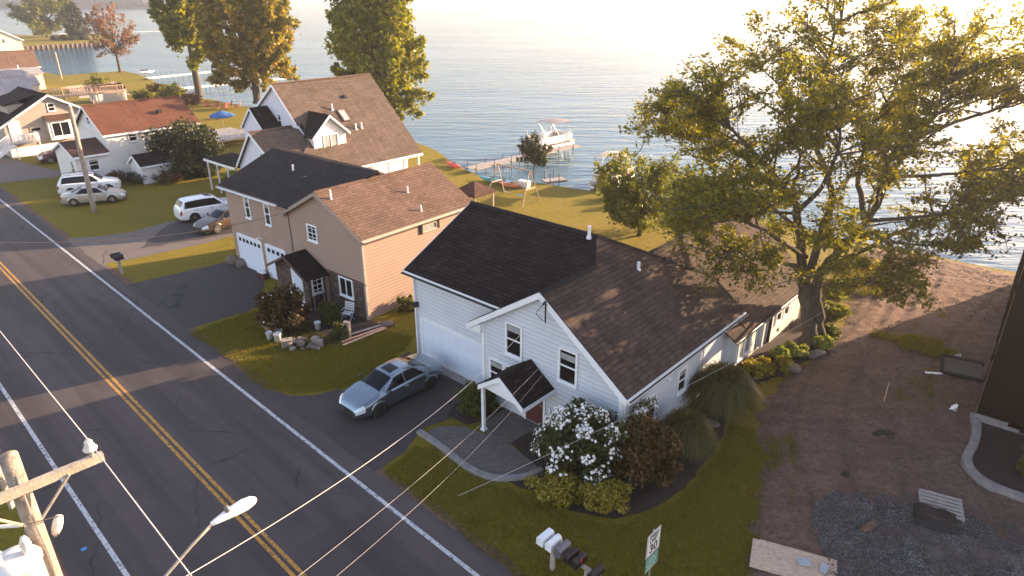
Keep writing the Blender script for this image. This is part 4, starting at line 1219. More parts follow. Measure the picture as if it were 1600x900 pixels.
mb = MB(); mb.tube([(-3.45, -.35, .9), (-3.3, -.8, .85), (-3.2, -1.1, .9), (-3.15, -1.15, 0)], .022, 6); mb.tube([(-3.45, -.3, .9), (-3.45, -.3, 0)], .022, 6); mb.build('handrail', 'grey_wood', h)
mb = MB(); mb.box(-5.4, -3.8, -1.75, -1.07, 0, .16); mb.build('step', 'field_stone', h)

# ================================================================== house with the big brown roof and the white dormer
h = thing('house', 'large brown roofed house with white gabled dormer and lakeside porch', 'house', BH(0, 0), R(-41))
s = (9.25-2.9)/6.7
zr = lambda x: 2.9+s*(-x)
RF, RK = (-6.7, -10.1, 9.25), (-6.7, 0, 9.25)
rb = MB()
rb.slab([RF, (-3.62, -10.1, zr(-3.62)), (-3.62, -9.6, zr(-3.62)), (0, -9.6, 2.9), (0, 0, 2.9), RK], .14)
rb.slab([RF, RK, (-12.2, 0, 5.4), (-12.2, -10.1, 5.4)], .14)
ro = rb.build('roof', 'shingle_taupe', h)
rb = MB()
WA, WB = (-4.8, -13.7, 6.05), (-4.8, -9.0, 6.05)
rb.slab([WA, (.2, -13.7, 2.7), (.2, -9.4, 2.7), (-3.3, -8.6, 6.0), WB], .13); rb.slab([WA, WB, (-7.8, -9.9, 2.8), (-7.8, -13.7, 2.8)], .13)
rb.build('roof', 'shingle_taupe', h)
mb = MB(); ridge_cap(mb, RF, RK); ridge_cap(mb, WA, WB); mb.build('ridge_cap', 'shingle_brown', ro)
wb = MB()
wb.face([(-11.9, -9.9, 0), (-.3, -9.9, 0), (-.3, -9.9, 3.0), (-6.7, -9.9, 9.05), (-11.9, -9.9, 5.45)])
wb.face([(-1.9, -9.8, 0), (-1.9, -.2, 0), (-1.9, -.2, 4.4), (-1.9, -9.8, 4.4)]); wb.face([(-1.9, -.2, 0), (-11.9, -.2, 0), (-11.9, -.2, 5.4), (-6.7, -.2, 9.05), (-1.9, -.2, 4.4)])
wb.face([(-11.9, -.2, 0), (-11.9, -9.9, 0), (-11.9, -9.9, 5.45), (-11.9, -.2, 5.45)])
wb.face([(-7.5, -13.45, 0), (-.1, -13.45, 0), (-.1, -13.45, 2.75), (-4.8, -13.45, 5.9), (-7.5, -13.45, 2.95)])
wb.face([(-.1, -13.45, 0), (-.1, -9.9, 0), (-.1, -9.9, 2.75), (-.1, -13.45, 2.75)]); wb.face([(-7.5, -9.9, 0), (-7.5, -13.45, 0), (-7.5, -13.45, 2.95), (-7.5, -9.9, 2.95)])
wb.build('wall', 'siding_shade_tint', h)
mb = MB(); rake(mb, (-12.2, -10.1, 5.4), RF, .25); rake(mb, RF, (-3.62, -10.1, zr(-3.62)), .25); rake(mb, WA, (.2, -13.7, 2.7), .22); rake(mb, (-7.8, -13.7, 2.8), WA, .22)
mb.box(0, .05, -9.6, 0, 2.62, 2.86); mb.build('fascia', 'white_trim', h)
gutter(h, (.12, -9.6, 2.76), (.12, 0, 2.76))
for y in np.linspace(-8.9, -.3, 6):
    mb = MB(); mb.box(-.3, -.16, y-.07, y+.07, 0, 2.75); mb.build('porch_post', 'white_paint', h)
mb = MB(); mb.box(-.32, -.2, -9.0, -.3, .9, .97); mb.box(-.32, -.2, -9.0, -.3, .2, .26)
for y in np.arange(-8.9, -.3, .16): mb.box(-.28, -.24, y-.02, y+.02, .2, .9)
mb.build('railing', 'white_paint', h)
window(h, (-1.9, -7.9, 1.6), '+x', .8, 1.1); window(h, (-1.9, -5.5, 1.6), '+x', .8, 1.1); window(h, (-6.4, -9.9, 6.3), '-y', .42, .95)
window(h, (-3.6, -13.45, 4.0), '-y', .6, .9)
# front corner gable on the left
mb = MB(); ga = (-8.1, -11.6, 7.35)
mb.slab([ga, (-6.4, -11.6, 5.75), (-6.0, -9.95, 5.75), (-8.1, -9.95, 7.35)], .1); mb.slab([ga, (-8.1, -9.95, 7.35), (-9.9, -9.95, 5.6), (-9.9, -11.6, 5.6)], .1); mb.build('roof', 'shingle_black', h)
mb = MB(); mb.face([(-9.7, -11.45, 0), (-6.6, -11.45, 0), (-6.6, -11.45, 5.8), (-8.1, -11.45, 7.2), (-9.7, -11.45, 5.7)]); mb.face([(-6.6, -11.45, 0), (-6.6, -9.9, 0), (-6.6, -9.9, 5.8), (-6.6, -11.45, 5.8)]); mb.face([(-9.7, -9.9, 0), (-9.7, -11.45, 0), (-9.7, -11.45, 5.7), (-9.7, -9.9, 5.7)]); mb.build('wall', 'siding_shade_tint', h)
mb = MB(); rake(mb, (-9.9, -11.6, 5.6), ga, .18); rake(mb, ga, (-6.4, -11.6, 5.75), .18); mb.build('fascia', 'white_trim', h)
# dormer
mb = MB(); da = (-1.5, -8.35, 7.1)
mb.slab([da, (-4.5, -8.35, 7.1), (-2.7, -10.15, 5.45), (-1.5, -10.15, 5.45)], .1); mb.slab([da, (-1.5, -6.5, 5.5), (-2.75, -6.5, 5.5), (-4.5, -8.35, 7.1)], .1)
dr = mb.build('dormer_roof', 'shingle_black', h)
mb = MB(); rake(mb, (-1.5, -10.15, 5.45), da, .2, off=(1, 0, 0)); rake(mb, da, (-1.5, -6.5, 5.5), .2, off=(1, 0, 0)); mb.build('fascia', 'white_trim', dr)
mb = MB(); mb.face([(-1.75, -9.9, 3.6), (-1.75, -6.8, 3.6), (-1.75, -6.8, 5.6), (-1.75, -8.35, 6.95), (-1.75, -9.9, 5.55)]); mb.face([(-4.2, -9.9, 3.6), (-1.75, -9.9, 3.6), (-1.75, -9.9, 5.55), (-4.2, -9.9, 5.55)]); mb.face([(-1.75, -6.8, 3.6), (-4.2, -6.8, 3.6), (-4.2, -6.8, 5.6), (-1.75, -6.8, 5.6)])
mb.build('dormer_wall', 'siding_bright', h)
window(h, (-1.75, -8.3, 4.95), '+x', 1.25, 1.0, 'slider', pane='pale_glass')
mb = MB(); u = Vector((1, 0, -s)).normalized(); nn = Vector((s, 0, 1)).normalized(); c = Vector((-3.7, -5.44, zr(-3.7)))
mb.obox(c+nn*.06, u, (0, 1, 0), nn, .62, .36, .05); sk = mb.build('skylight', 'copper_brown', h)
mb = MB(); mb.obox(c+nn*.115, u, (0, 1, 0), nn, .52, .28, .006); mb.build('pane', 'pale_glass', sk)
for p in ((-4.25, -6.16), (-2.6, -5.11), (-2.6, -4.5)): pipe(h, (p[0], p[1], zr(p[0])), .5, .07, 'white_paint')
mb = MB(); mb.obox((-5.05, -4.23, zr(-5.05)+.08), u, (0, 1, 0), nn, .16, .16, .1); mb.build('roof_vent', 'black_metal', h)
# low dark porch roof on the left with posts
mb = MB(); mb.slab([(-7.6, -13.9, 2.95), (-7.6, -11.3, 3.0), (-12.9, -11.3, 2.9), (-12.9, -13.9, 2.75)], .1); so_ = mb.build('side_porch_roof', 'shingle_black', h)
mb = MB(); mb.box(-12.95, -7.6, -13.95, -13.9, 2.6, 2.8); mb.build('fascia', 'white_trim', so_)
for x in (-12.7, -11.0, -9.2):
    mb = MB(); mb.box(x-.05, x+.05, -13.8, -13.7, 0, 2.7); mb.build('porch_post', 'white_paint', h)

# ================================================================== generic neighbours: ridge along local y
def gable_house(par, x0, x1, y0, y1, eave, ridge, wall, roofm, ov=.3, z0=0., trim='white_trim', both=True):
    xm = (x0+x1)/2; sl2 = (ridge-eave)/((x1-x0)/2); ze = eave-sl2*ov
    mb = MB(); a, b = (xm, y0-ov, ridge), (xm, y1+ov, ridge)
    mb.slab([a, (x1+ov, y0-ov, ze), (x1+ov, y1+ov, ze), b], .12); mb.slab([a, b, (x0-ov, y1+ov, ze), (x0-ov, y0-ov, ze)], .12)
    ro = mb.build('roof', roofm, par)
    mb = MB(); ridge_cap(mb, a, b); mb.build('ridge_cap', roofm, ro)
    w_ = MB(); e = eave-.14; r_ = ridge-.14
    for y, f in ((y0, 1), (y1, -1)):
        p = [(x0, y, z0), (x1, y, z0), (x1, y, e), (xm, y, r_), (x0, y, e)]
        w_.face(p if f > 0 else p[::-1])
    w_.face([(x1, y0, z0), (x1, y1, z0), (x1, y1, e), (x1, y0, e)]); w_.face([(x0, y1, z0), (x0, y0, z0), (x0, y0, e), (x0, y1, e)])
    w_.build('wall', wall, par)
    mb = MB(); rake(mb, (x0-ov, y0-ov, ze), a, .2); rake(mb, a, (x1+ov, y0-ov, ze), .2)
    mb.box(x1+ov, x1+ov+.04, y0-ov, y1+ov, ze-.18, ze-.02); mb.build('fascia', trim, par)
    return ro
h = thing('house', 'white two storey house with rust red roof behind the utility pole', 'house', CH(0, 0), R(-41))
ro = gable_house(h, -6.9, 0, .5, 9.0, 4.4, 6.5, 'siding_bright', 'shingle_rust', .3)
for y, z in ((2.8, 3.72), (6.55, 3.68)): window(h, (0, y, z), '+x', .62, .72)
window(h, (-2.1, .5, 3.0), '-y', .5, .8); window(h, (-3.4, .5, 3.0), '-y', .5, .8); window(h, (-3.4, .5, 5.1), '-y', .5, .6)
mb = MB(); mb.cyl((.05, 4.0, 1.0), (.05, 4.0, 3.9), .03, 6); mb.box(0, .14, 3.85, 4.15, 1.0, 1.5); mb.build('meter_box', 'meter_grey', h)
mb = MB(); mb.box(-1.6, -1.2, 6.0, 6.4, 5.35, 5.65); mb.build('roof_vent', 'black_metal', h)
# lean-to in front: ridge across, small gable
mb = MB(); mb.slab([(-2.45, -2.6, 3.7), (.35, -2.6, 2.7), (.35, .45, 2.7), (-2.45, .45, 3.7)], .1); mb.slab([(-2.45, -2.6, 3.7), (-2.45, .45, 3.7), (-5.2, .45, 2.7), (-5.2, -2.6, 2.7)], .1); lo = mb.build('roof', 'shingle_umber', h)
mb = MB(); mb.face([(-5.0, -2.4, 0), (.05, -2.4, 0), (.05, -2.4, 2.65), (-2.45, -2.4, 3.55), (-5, -2.4, 2.65)]); mb.face([(.05, -2.4, 0), (.05, .5, 0), (.05, .5, 2.7), (.05, -2.4, 2.7)]); mb.face([(-5, .5, 0), (-5, -2.4, 0), (-5, -2.4, 2.65), (-5, .5, 2.65)]); mb.build('wall', 'siding_bright', h)
mb = MB(); rake(mb, (-5.2, -2.6, 2.7), (-2.45, -2.6, 3.7), .18); rake(mb, (-2.45, -2.6, 3.7), (.35, -2.6, 2.7), .18); mb.box(.35, .39, -2.6, .45, 2.5, 2.68); mb.build('fascia', 'white_trim', h)
window(h, (.05, -1.0, 1.75), '+x', .72, .9); window(h, (-1.0, -2.4, 1.5), '-y', .5, 1.2)

h = thing('shed', 'small white shed with black roof beside the large shadowed bush', 'shed', CH(1.1, 1.55), R(-41))
gable_house(h, 0, 2.6, .1, 2.9, 1.75, 2.5, 'siding_bright', 'shingle_black', .16)
mb = MB(); mb.cyl((-.1, .3, 1.6), (-.1, .3, 2.9), .05, 8); mb.build('stove_pipe', 'galvanised', h)

h = thing('house', 'beige house with outside white stair and balcony, black dormered roof', 'house', DH(0, 0), R(-41))
# gable faces local +x here
mb = MB(); fa, fb = (.35, -1.9, 6.15), (-9.5, -1.9, 6.15)
mb.slab([fa, fb, (-9.5, -6.9, 3.35), (.35, -6.9, 3.35)], .13); mb.slab([fa, (.35, 1.9, 4.05), (-9.5, 1.9, 4.05), fb], .13); ro = mb.build('roof', 'shingle_black', h)
mb = MB(); ridge_cap(mb, fa, fb); mb.build('ridge_cap', 'shingle_black', ro)
mb = MB(); mb.face([(0, -6.5, 0), (0, 1.6, 0), (0, 1.6, 4.05), (0, -1.9, 6.0), (0, -6.5, 3.45)]); mb.face([(-9.2, -6.5, 0), (0, -6.5, 0), (0, -6.5, 3.45), (-9.2, -6.5, 3.45)]); mb.face([(0, 1.6, 0), (-9.2, 1.6, 0), (-9.2, 1.6, 4.05), (0, 1.6, 4.05)]); mb.build('wall', 'siding_beige', h)
mb = MB(); mb.prism([(.012, -6.5, 0), (.012, 1.6, 0), (.012, 1.6, 1.0), (.012, -6.5, 1.0)], (.05, 0, 0)); mb.build('foundation', 'white_paint', h)
mb = MB(); rake(mb, (.35, -6.9, 3.35), fa, .22, off=(1, 0, 0)); rake(mb, fa, (.35, 1.9, 4.05), .22, off=(1, 0, 0)); mb.build('fascia', 'white_trim', h)
mb = MB(); mb.slab([(-1.6, -2.6, 6.1), (-7.2, -2.6, 6.1), (-7.2, -5.6, 5.2), (-1.6, -5.6, 5.2)], .12); mb.build('dormer_roof', 'shingle_black', h)
mb = MB(); mb.box(-7, -1.8, -5.3, -3.2, 4.2, 5.15); mb.build('dormer_wall', 'siding_beige', h)
window(h, (0, -1.75, 4.75), '+x', .55, .7); window(h, (0, -3.7, 2.65), '+x', .85, .3, 'plain', mat='siding_beige')
mb = MB(); mb.box(0, .5, -2.6, -.3, 1.35, 3.5); mb.build('bay', 'white_paint', h)
window(h, (.5, -1.45, 2.45), '+x', 1.6, 1.35, 'slider', pane='dark_glass')
mb = MB(); mb.slab([(0, -2.75, 3.95), (.85, -2.75, 3.5), (.85, -.15, 3.5), (0, -.15, 3.95)], .08); mb.build('awning', 'shingle_umber', h)
door(h, (0, -5.55, 2.7), '+x', .85, 1.95, 'white_paint')
mb = MB(); mb.box(.02, 1.4, -6.3, -3.9, 1.5, 1.66); mb.build('balcony_deck', 'grey_wood', h)
mb = MB()
for y in np.arange(-6.25, -3.9, .13): mb.box(1.34, 1.38, y-.018, y+.018, 1.66, 2.45)
for x in np.arange(.1, 1.4, .13): mb.box(x-.018, x+.018, -3.95, -3.91, 1.66, 2.45)
mb.box(1.32, 1.4, -6.3, -3.88, 2.45, 2.52); mb.box(.02, 1.4, -3.97, -3.89, 2.45, 2.52)
for j in range(9): mb.box(.25, 1.35, -6.35-j*.26-.26, -6.35-j*.26, 1.5-(j+1)*.165, 1.54-(j+1)*.165+.02)
for x in (.25, 1.36):
    mb.bar((x, -6.3, 2.5), (x, -8.7, 1.0), .06); mb.bar((x, -6.3, 1.5), (x, -8.7, .0), .05, .22)
    for j in range(17): y = -6.35-j*.14; z = 1.5-(j)*.0865; mb.bar((x, y, z), (x, y, z+.95), .035)
mb.build('stair_railing', 'white_paint', h)
for y in (-6.2, -4.0):
    mb = MB(); mb.box(1.25, 1.37, y-.06, y+.06, 0, 1.5); mb.build('post', 'white_paint', h)

EH = frame((-86.0, 128.8), -41)
h = thing('house', 'pale house with brown roof next to the cove, reached past the wooden deck', 'house', EH(0, 0), R(-41))
gable_house(h, -3.6, -.3, -14, -.4, 4.25, 6.6, 'siding_cream', 'shingle_brown', .3)
mb = MB(); mb.box(-.3, 2.6, -9, -.9, 0, 2.9); mb.build('wall', 'siding_cream', h)
mb = MB(); mb.slab([(-.3, -9.3, 3.9), (2.9, -9.3, 2.95), (2.9, -.7, 2.95), (-.3, -.7, 3.9)], .12); mb.build('porch_roof', 'roof_grey', h)
mb = MB(); mb.box(1.0, 1.14, -4, -3.86, 3.4, 4.4); mb.build('chimney', 'white_paint', h)
EG = frame((-73.8, 108.9), -41)
h = thing('house', 'pale house with grey shed roof between the brown roof and the black dormer', 'house', EG(0, 0), R(-41))
mb = MB(); mb.slab([(-2.5, -12, 5.2), (.2, -12, 3.0), (.2, .1, 3.0), (-2.5, .1, 5.2)], .12); mb.slab([(-2.5, -12, 5.2), (-2.5, .1, 5.2), (-6, .1, 3.0), (-6, -12, 3.0)], .12); mb.build('roof', 'roof_grey', h)
mb = MB(); mb.box(-5.8, 0, -11.8, -.1, 0, 2.9); mb.prism([(-5.8, -.1, 2.9), (0, -.1, 2.9), (-2.5, -.1, 5.0)], (0, -.05, 0)); mb.build('wall', 'siding_cream', h)
EF = frame((-66.5, 96.4), -41)
h = thing('house', 'bright white house at the left picture edge behind the black dormer', 'house', EF(0, 0), R(-41))
gable_house(h, -6.5, 0, -9, 0, 3.6, 5.4, 'siding_bright', 'roof_grey', .3)
window(h, (0, -3.6, 2.4), '+x', .8, 1.0)
EW = frame((-147.9, 215.5), -41)
h = thing('house', 'cream gabled house at the cove with one small window', 'house', EW(0, 0), R(-41))
mb = MB(); a, b = (.4, -6.5, 7.2), (-14, -6.5, 7.2)
mb.slab([a, b, (-14, -13, 3.2), (.4, -13, 3.2)], .15); mb.slab([a, (.4, .6, 3.2), (-14, .6, 3.2), b], .15); mb.build('roof', 'roof_grey', h)
mb = MB(); mb.face([(0, -12.6, 0), (0, 0, 0), (0, 0, 3.4), (0, -6.5, 7.0), (0, -12.6, 3.4)]); mb.face([(0, 0, 0), (-14, 0, 0), (-14, 0, 3.4), (0, 0, 3.4)]); mb.face([(-14, -12.6, 0), (0, -12.6, 0), (0, -12.6, 3.4), (-14, -12.6, 3.4)]); mb.build('wall', 'siding_cream', h)
mb = MB(); rake(mb, (.4, -13, 3.2), a, .3, off=(1, 0, 0)); rake(mb, a, (.4, .6, 3.2), .3, off=(1, 0, 0)); mb.build('fascia', 'white_trim', h)
window(h, (0, -4.6, 3.2), '+x', .7, 1.1)

h = thing('shed', 'low white garden shed with black roof on the sunny lawn', 'shed', (-67.2, 110.9, 0), R(-41))
gable_house(h, -1.4, 1.4, 0, 4.6, 1.9, 2.6, 'siding_bright', 'shingle_black', .15)

# gazebo behind the tan house
h = thing('gazebo', 'small gazebo with brown hipped roof behind the tan house', 'gazebo', (-2.87, 49.9, 0), R(-41))
mb = MB()
for k in range(4):
    c = [(1.2, -1.2), (1.2, 1.2), (-1.2, 1.2), (-1.2, -1.2)]
    a, b = c[k], c[(k+1) % 4]
    mb.face([(a[0], a[1], 2.25), (b[0], b[1], 2.25), (0, 0, 3.0)]); mb.face([(a[0], a[1], 2.1), (b[0], b[1], 2.1), (b[0], b[1], 2.25), (a[0], a[1], 2.25)])
mb.face([(-1.2, -1.2, 2.1), (-1.2, 1.2, 2.1), (1.2, 1.2, 2.1), (1.2, -1.2, 2.1)])
mb.build('roof', 'vinyl_tan' if 0 else 'shingle_umber', h)
for x in (-1.0, 1.0):
    for y in (-1.0, 1.0):
        mb = MB(); mb.box(x-.06, x+.06, y-.06, y+.06, 0, 2.12); mb.build('post', 'grey_wood', h)

# black wrapped building on the right
KH = frame((18.77, 22.88), -38.6)
h = thing('building', 'tall black wrapped building with bare sheathing on its narrow side', 'building', KH(0, 0), R(-38.6))
mb = MB(); mb.face([(0, 0, .45), (13, 0, .45), (13, 0, 9.6), (6.5, 0, 12.4), (0, 0, 9.6)]); mb.face([(13, 0, .3), (13, 18, .3), (13, 18, 9.6), (13, 0, 9.6)]); mb.face([(13, 18, .3), (0, 18, .3), (0, 18, 9.6), (6.5, 18, 12.4), (13, 18, 9.6)]); mb.build('wall', 'tar_paper', h)
mb = MB(); mb.face([(0, 18, .3), (0, 0, .3), (0, 0, 9.6), (0, 18, 9.6)]); mb.build('side_wall', 'osb_sheathing', h)
mb = MB()
for y in np.arange(1.1, 18, 2.4): mb.box(-.03, -.002, y-.08, y+.08, .3, 9.5)
for z in (2.9, 5.8, 8.6): mb.box(-.05, -.002, 0, 18, z, z+.12)
mb.build('batten', 'tar_paper', h)
mb = MB(); mb.slab([(6.5, -.4, 12.6), (13.5, -.4, 9.5), (13.5, 18.4, 9.5), (6.5, 18.4, 12.6)], .15); mb.slab([(6.5, -.4, 12.6), (6.5, 18.4, 12.6), (-.5, 18.4, 9.5), (-.5, -.4, 9.5)], .15); mb.build('roof', 'shingle_black', h)
mb = MB(); mb.box(-.02, 1.1, -.06, .0, .0, .46); mb.box(1.1, 1.5, -.06, 0, 0, .3); mb.box(1.5, 13, -.06, 0, 0, .18); mb.box(-.02, 0.0, 0, 18, 0, .3); mb.build('foundation', 'curb_concrete', h)
o = MB(); o.lathe([(.52, .1), (.6, .3), (.64, .72), (.62, .74), (.56, .72), (.5, .35)], (0, 0, 0), 20)
o = o.build('planter_tub', 'mortar_block'); o.location = KH(2.6, -.75, .12); tag(o, 'round grey tub standing against the black wall on dark soil', 'tub')
# ------------------------------------------------------------------ cars
def cinterp(x, pts):
    xs, ys = zip(*pts); xs, ys = np.array(xs), np.array(ys)
    # monotone cubic
    d = np.diff(ys)/np.diff(xs); m = np.zeros(len(xs)); m[1:-1] = np.where(d[:-1]*d[1:] > 0, 2*d[:-1]*d[1:]/(d[:-1]+d[1:]+1e-12), 0); m[0], m[-1] = d[0], d[-1]
    i = np.clip(np.searchsorted(xs, x)-1, 0, len(xs)-2); h = xs[i+1]-xs[i]; t = (x-xs[i])/h
    return (1+2*t)*(1-t)**2*ys[i]+t*(1-t)**2*h*m[i]+t*t*(3-2*t)*ys[i+1]+t*t*(t-1)*h*m[i+1]
SEDAN = dict(L=4.68, W=1.84, wb=2.8, wf=.795, wr=.20, r=.335,
    top=[(0, .78), (.012, .92), (.04, 1.0), (.10, 1.04), (.165, 1.07), (.21, 1.15), (.30, 1.345), (.37, 1.425), (.45, 1.445), (.53, 1.43), (.585, 1.385), (.66, 1.21), (.735, 1.03), (.77, .985), (.86, .90), (.93, .80), (.965, .72), (.985, .64), (1, .56)],
    belt=[(0, .70), (.03, .90), (.12, .97), (.25, .965), (.5, .93), (.735, .905), (.86, .80), (.95, .68), (1, .52)],
    wid=[(0, .74), (.015, .84), (.06, .94), (.16, 1.), (.3, .985), (.6, .975), (.78, 1.), (.88, .965), (.945, .87), (.98, .74), (1, .62)],
    roofw=.60, cab=(.185, .75), ws=(.595, .74), rw=(.185, .345), side=(.235, .715), sunroof=(.46, .565))
SUVP = dict(L=4.75, W=1.9, wb=2.8, wf=.80, wr=.205, r=.36,
    top=[(0, .85), (.01, 1.02), (.03, 1.2), (.055, 1.42), (.09, 1.62), (.16, 1.69), (.3, 1.71), (.45, 1.70), (.56, 1.65), (.62, 1.54), (.70, 1.24), (.735, 1.13), (.77, 1.09), (.88, 1.0), (.945, .90), (.975, .78), (1, .6)],
    belt=[(0, .8), (.03, 1.0), (.12, 1.06), (.25, 1.05), (.5, 1.02), (.735, .99), (.88, .90), (.96, .74), (1, .58)],
    wid=[(0, .82), (.015, .9), (.06, .96), (.16, 1.), (.3, .985), (.6, .98), (.78, 1.), (.9, .96), (.955, .88), (.985, .76), (1, .66)],
    roofw=.68, cab=(.03, .75), ws=(.60, .725), rw=(.035, .085), side=(.075, .705), sunroof=None)
def car(name, label, cat, loc, heading, P, paintm, rim='rim_alloy', group=None, sunroof=True, plate=False, rails=False):
    t = thing(name, label, cat, (loc[0], loc[1], .008), R(heading), group)
    L, W, r = P['L'], P['W'], P['r']
    xs = np.unique(np.concatenate([np.linspace(0, .06, 8), np.linspace(.06, .94, 74), np.linspace(.94, 1, 9), [P['ws'][0], P['ws'][1], P['rw'][0], P['rw'][1], *P['side']]]))
    top = cinterp(xs, P['top']); belt = np.minimum(cinterp(xs, P['belt']), top-.03); wid = cinterp(xs, P['wid'])*W/2
    c0, c1 = P['cab']
    cabf = np.clip(np.minimum((xs-c0+.02)/.06, (c1+.01-xs)/.05), 0, 1); cabf = cabf*cabf*(3-2*cabf)
    zb = .20+.10*np.clip((.06-xs)/.06, 0, 1)+.04*np.clip((xs-.95)/.05, 0, 1)
    roofw = W/2*P['roofw']
    NR = []
    rings = []
    for i, x in enumerate(xs):
        w, zt, zl = wid[i], top[i], belt[i]
        f = cabf[i]
        we = (1-f)*w*.80+f*min(roofw*(1+.06*math.sin(x*3)), w*.9); ze = zt-((1-f)*.022+f*.065)
        ze = max(ze, zl+.01)
        inn = f*.045+.015
        ctrl = [(0, zb[i]), (w*.86, zb[i]), (w*.965, zb[i]+.10), (w*1.0, zb[i]*.45+zl*.5), (w*.985, zl-.06), (w*.965, zl-.005), (w*.965-inn, zl+.012), (we, ze), (we*.86, ze+(zt-ze)*.62), (we*.5, ze+(zt-ze)*.93), (0, zt)]
        pts = []
        for a, b in zip(ctrl, ctrl[1:]):
            n = 6 if (a[0] > 0 and b[0] > 0) else 4
            for k in range(n): u = k/n; pts.append((a[0]+(b[0]-a[0])*u, a[1]+(b[1]-a[1])*u, len(pts)))
        pts.append((ctrl[-1][0], ctrl[-1][1], 0))
        rings.append([(p[0], p[1]) for p in pts])
    segs = [4]+[6]*8+[4]      # samples per control segment
    cum = np.cumsum([0]+segs)
    A = np.array(rings)                       # stations, ring, (y, z)
    # soften the ring a little
    for _ in range(2): A[:, 1:-1] = .25*A[:, :-2]+.5*A[:, 1:-1]+.25*A[:, 2:]
    ns, nr = A.shape[:2]
    X = (xs-.5)*L
    wheels = [(P['wf']-.5)*L, (P['wr']-.5)*L]
    ra = r*1.14
    V = np.zeros((ns, nr, 3)); V[:, :, 0] = X[:, None]; V[:, :, 1] = A[:, :, 0]; V[:, :, 2] = A[:, :, 1]
    # sides bulge, snap mesh to the wheel arches
    hole = np.zeros((ns, nr), bool)
    for wx in wheels:
        dx = V[:, :, 0]-wx; dz = V[:, :, 2]-r; d = np.hypot(dx, dz)
        m = (np.arange(nr)[None, :] < cum[5]) & (d < ra+.07) & (V[:, :, 1] > W*.33)
        k = (m & (d > ra-.045)); V[k, 0] = wx+dx[k]*ra/d[k]; V[k, 2] = r+dz[k]*ra/d[k]
        V[k, 1] *= 1.008
        hole |= m & (d <= ra-.045)
    # full body: left ring then mirrored
    full = np.concatenate([V, V[:, ::-1][:, 1:-1]*np.array([1, -1, 1])], 1)
    hole_f = np.concatenate([hole, hole[:, ::-1][:, 1:-1]], 1)
    nf = full.shape[1]
    groups = {'body': [], 'windscreen': [], 'rear_window': [], 'side_window': [], 'sunroof': [], 'headlight': [], 'tail_light': []}
    for i in range(ns-1):
        xm = (xs[i]+xs[i+1])/2
        for j in range(nf):
            j2 = (j+1) % nf
            if hole_f[i, j] or hole_f[i+1, j] or hole_f[i, j2] or hole_f[i+1, j2]: continue
            jj = j if j < nr-1 else nf-1-j       # ring segment index on the half
            g = 'body'
            y = abs((full[i, j, 1]+full[i+1, j2, 1])/2)
            if cum[6] < jj+.5 < cum[7] and P['side'][0] < xm < P['side'][1]:
                fr = (jj+.5-cum[6])/segs[6]
                lo, hi = P['side']
                pil = P is SEDAN and abs(xm-(lo+hi)/2+.005) < .006
                edge_f = xm > hi-.135*fr*1.0; edge_r = xm < lo+(.11 if P is SEDAN else .03)*fr
                if .02 < fr < .93 and not pil and not edge_f and not edge_r: g = 'side_window'
            elif jj >= cum[7]+0:
                z = full[i, j, 2]
                if P['ws'][0] < xm < P['ws'][1] and jj > cum[7]+1: g = 'windscreen'
                elif P['rw'][0] < xm < P['rw'][1] and jj > cum[7]+2: g = 'rear_window'
                elif sunroof and P['sunroof'] and P['sunroof'][0] < xm < P['sunroof'][1] and y < roofw*.62: g = 'sunroof'
            if xm > .925 and cum[3]+2 < jj+.5 < cum[7] and y > W*.24: g = 'headlight'
            if xm < .035 and cum[3]+2 < jj+.5 < cum[6]+1 and y > W*.22: g = 'tail_light'
            groups[g].append((i*nf+j, (i+1)*nf+j, (i+1)*nf+j2, i*nf+j2))
    flat = full.reshape(-1, 3)
    mats = dict(body=paintm, windscreen='car_glass', rear_window='car_glass', side_window='car_glass', sunroof='car_glass', headlight='headlamp', tail_light='tail_red')
    def emit(nm, faces, mt, side=None):
        used = sorted({k for f in faces for k in f}); idx = {k: n for n, k in enumerate(used)}
        F = np.array([[idx[k] for k in f] for f in faces])
        return np_mesh(nm, flat[used], F, mt, t, True)
    for nm, fs in groups.items():
        if not fs: continue
        if nm == 'body':
            o = emit(nm, fs, mats[nm])
            # close both ends
            mb = MB(); mb.face([tuple(p) for p in full[0]]); mb.face([tuple(p) for p in full[-1]][::-1]); c = mb.build('bumper_skin', paintm, o)
        elif nm in ('side_window', 'headlight', 'tail_light'):
            for sgn in (1, -1):
                ff = [f for f in fs if flat[f[0]][1]*sgn > 0]
                if ff: emit(nm, ff, mats[nm])
        else: emit(nm, fs, mats[nm])
    # panel gaps: thin dark seams lying on the skin
    sm = MB(); up = int(cum[5]); lo_ = int(cum[2])+1
    for fx in ((.30, .505, .715) if P is SEDAN else (.27, .49, .705)):
        i = int(np.argmin(abs(xs-fx)))
        for sgn in (1, -1):
            pts = [Vector((V[i, j, 0], sgn*(V[i, j, 1]+.003), V[i, j, 2])) for j in range(lo_, up, 2) if not hole[i, j]]
            if len(pts) > 2: sm.tube(pts, .006, 4)
    i0, i1 = int(np.argmin(abs(xs-P['ws'][1]-.012))), int(np.argmin(abs(xs-.965)))
    for sgn in (1, -1):
        j = int(cum[7])-1; sm.tube([Vector((V[i, j, 0], sgn*V[i, j, 1], V[i, j, 2]+.003)) for i in range(i0, i1, 3)], .006, 4)
    sm.build('panel_gap', 'black_plastic', t)
    # wheel wells, wheels
    mb = MB()
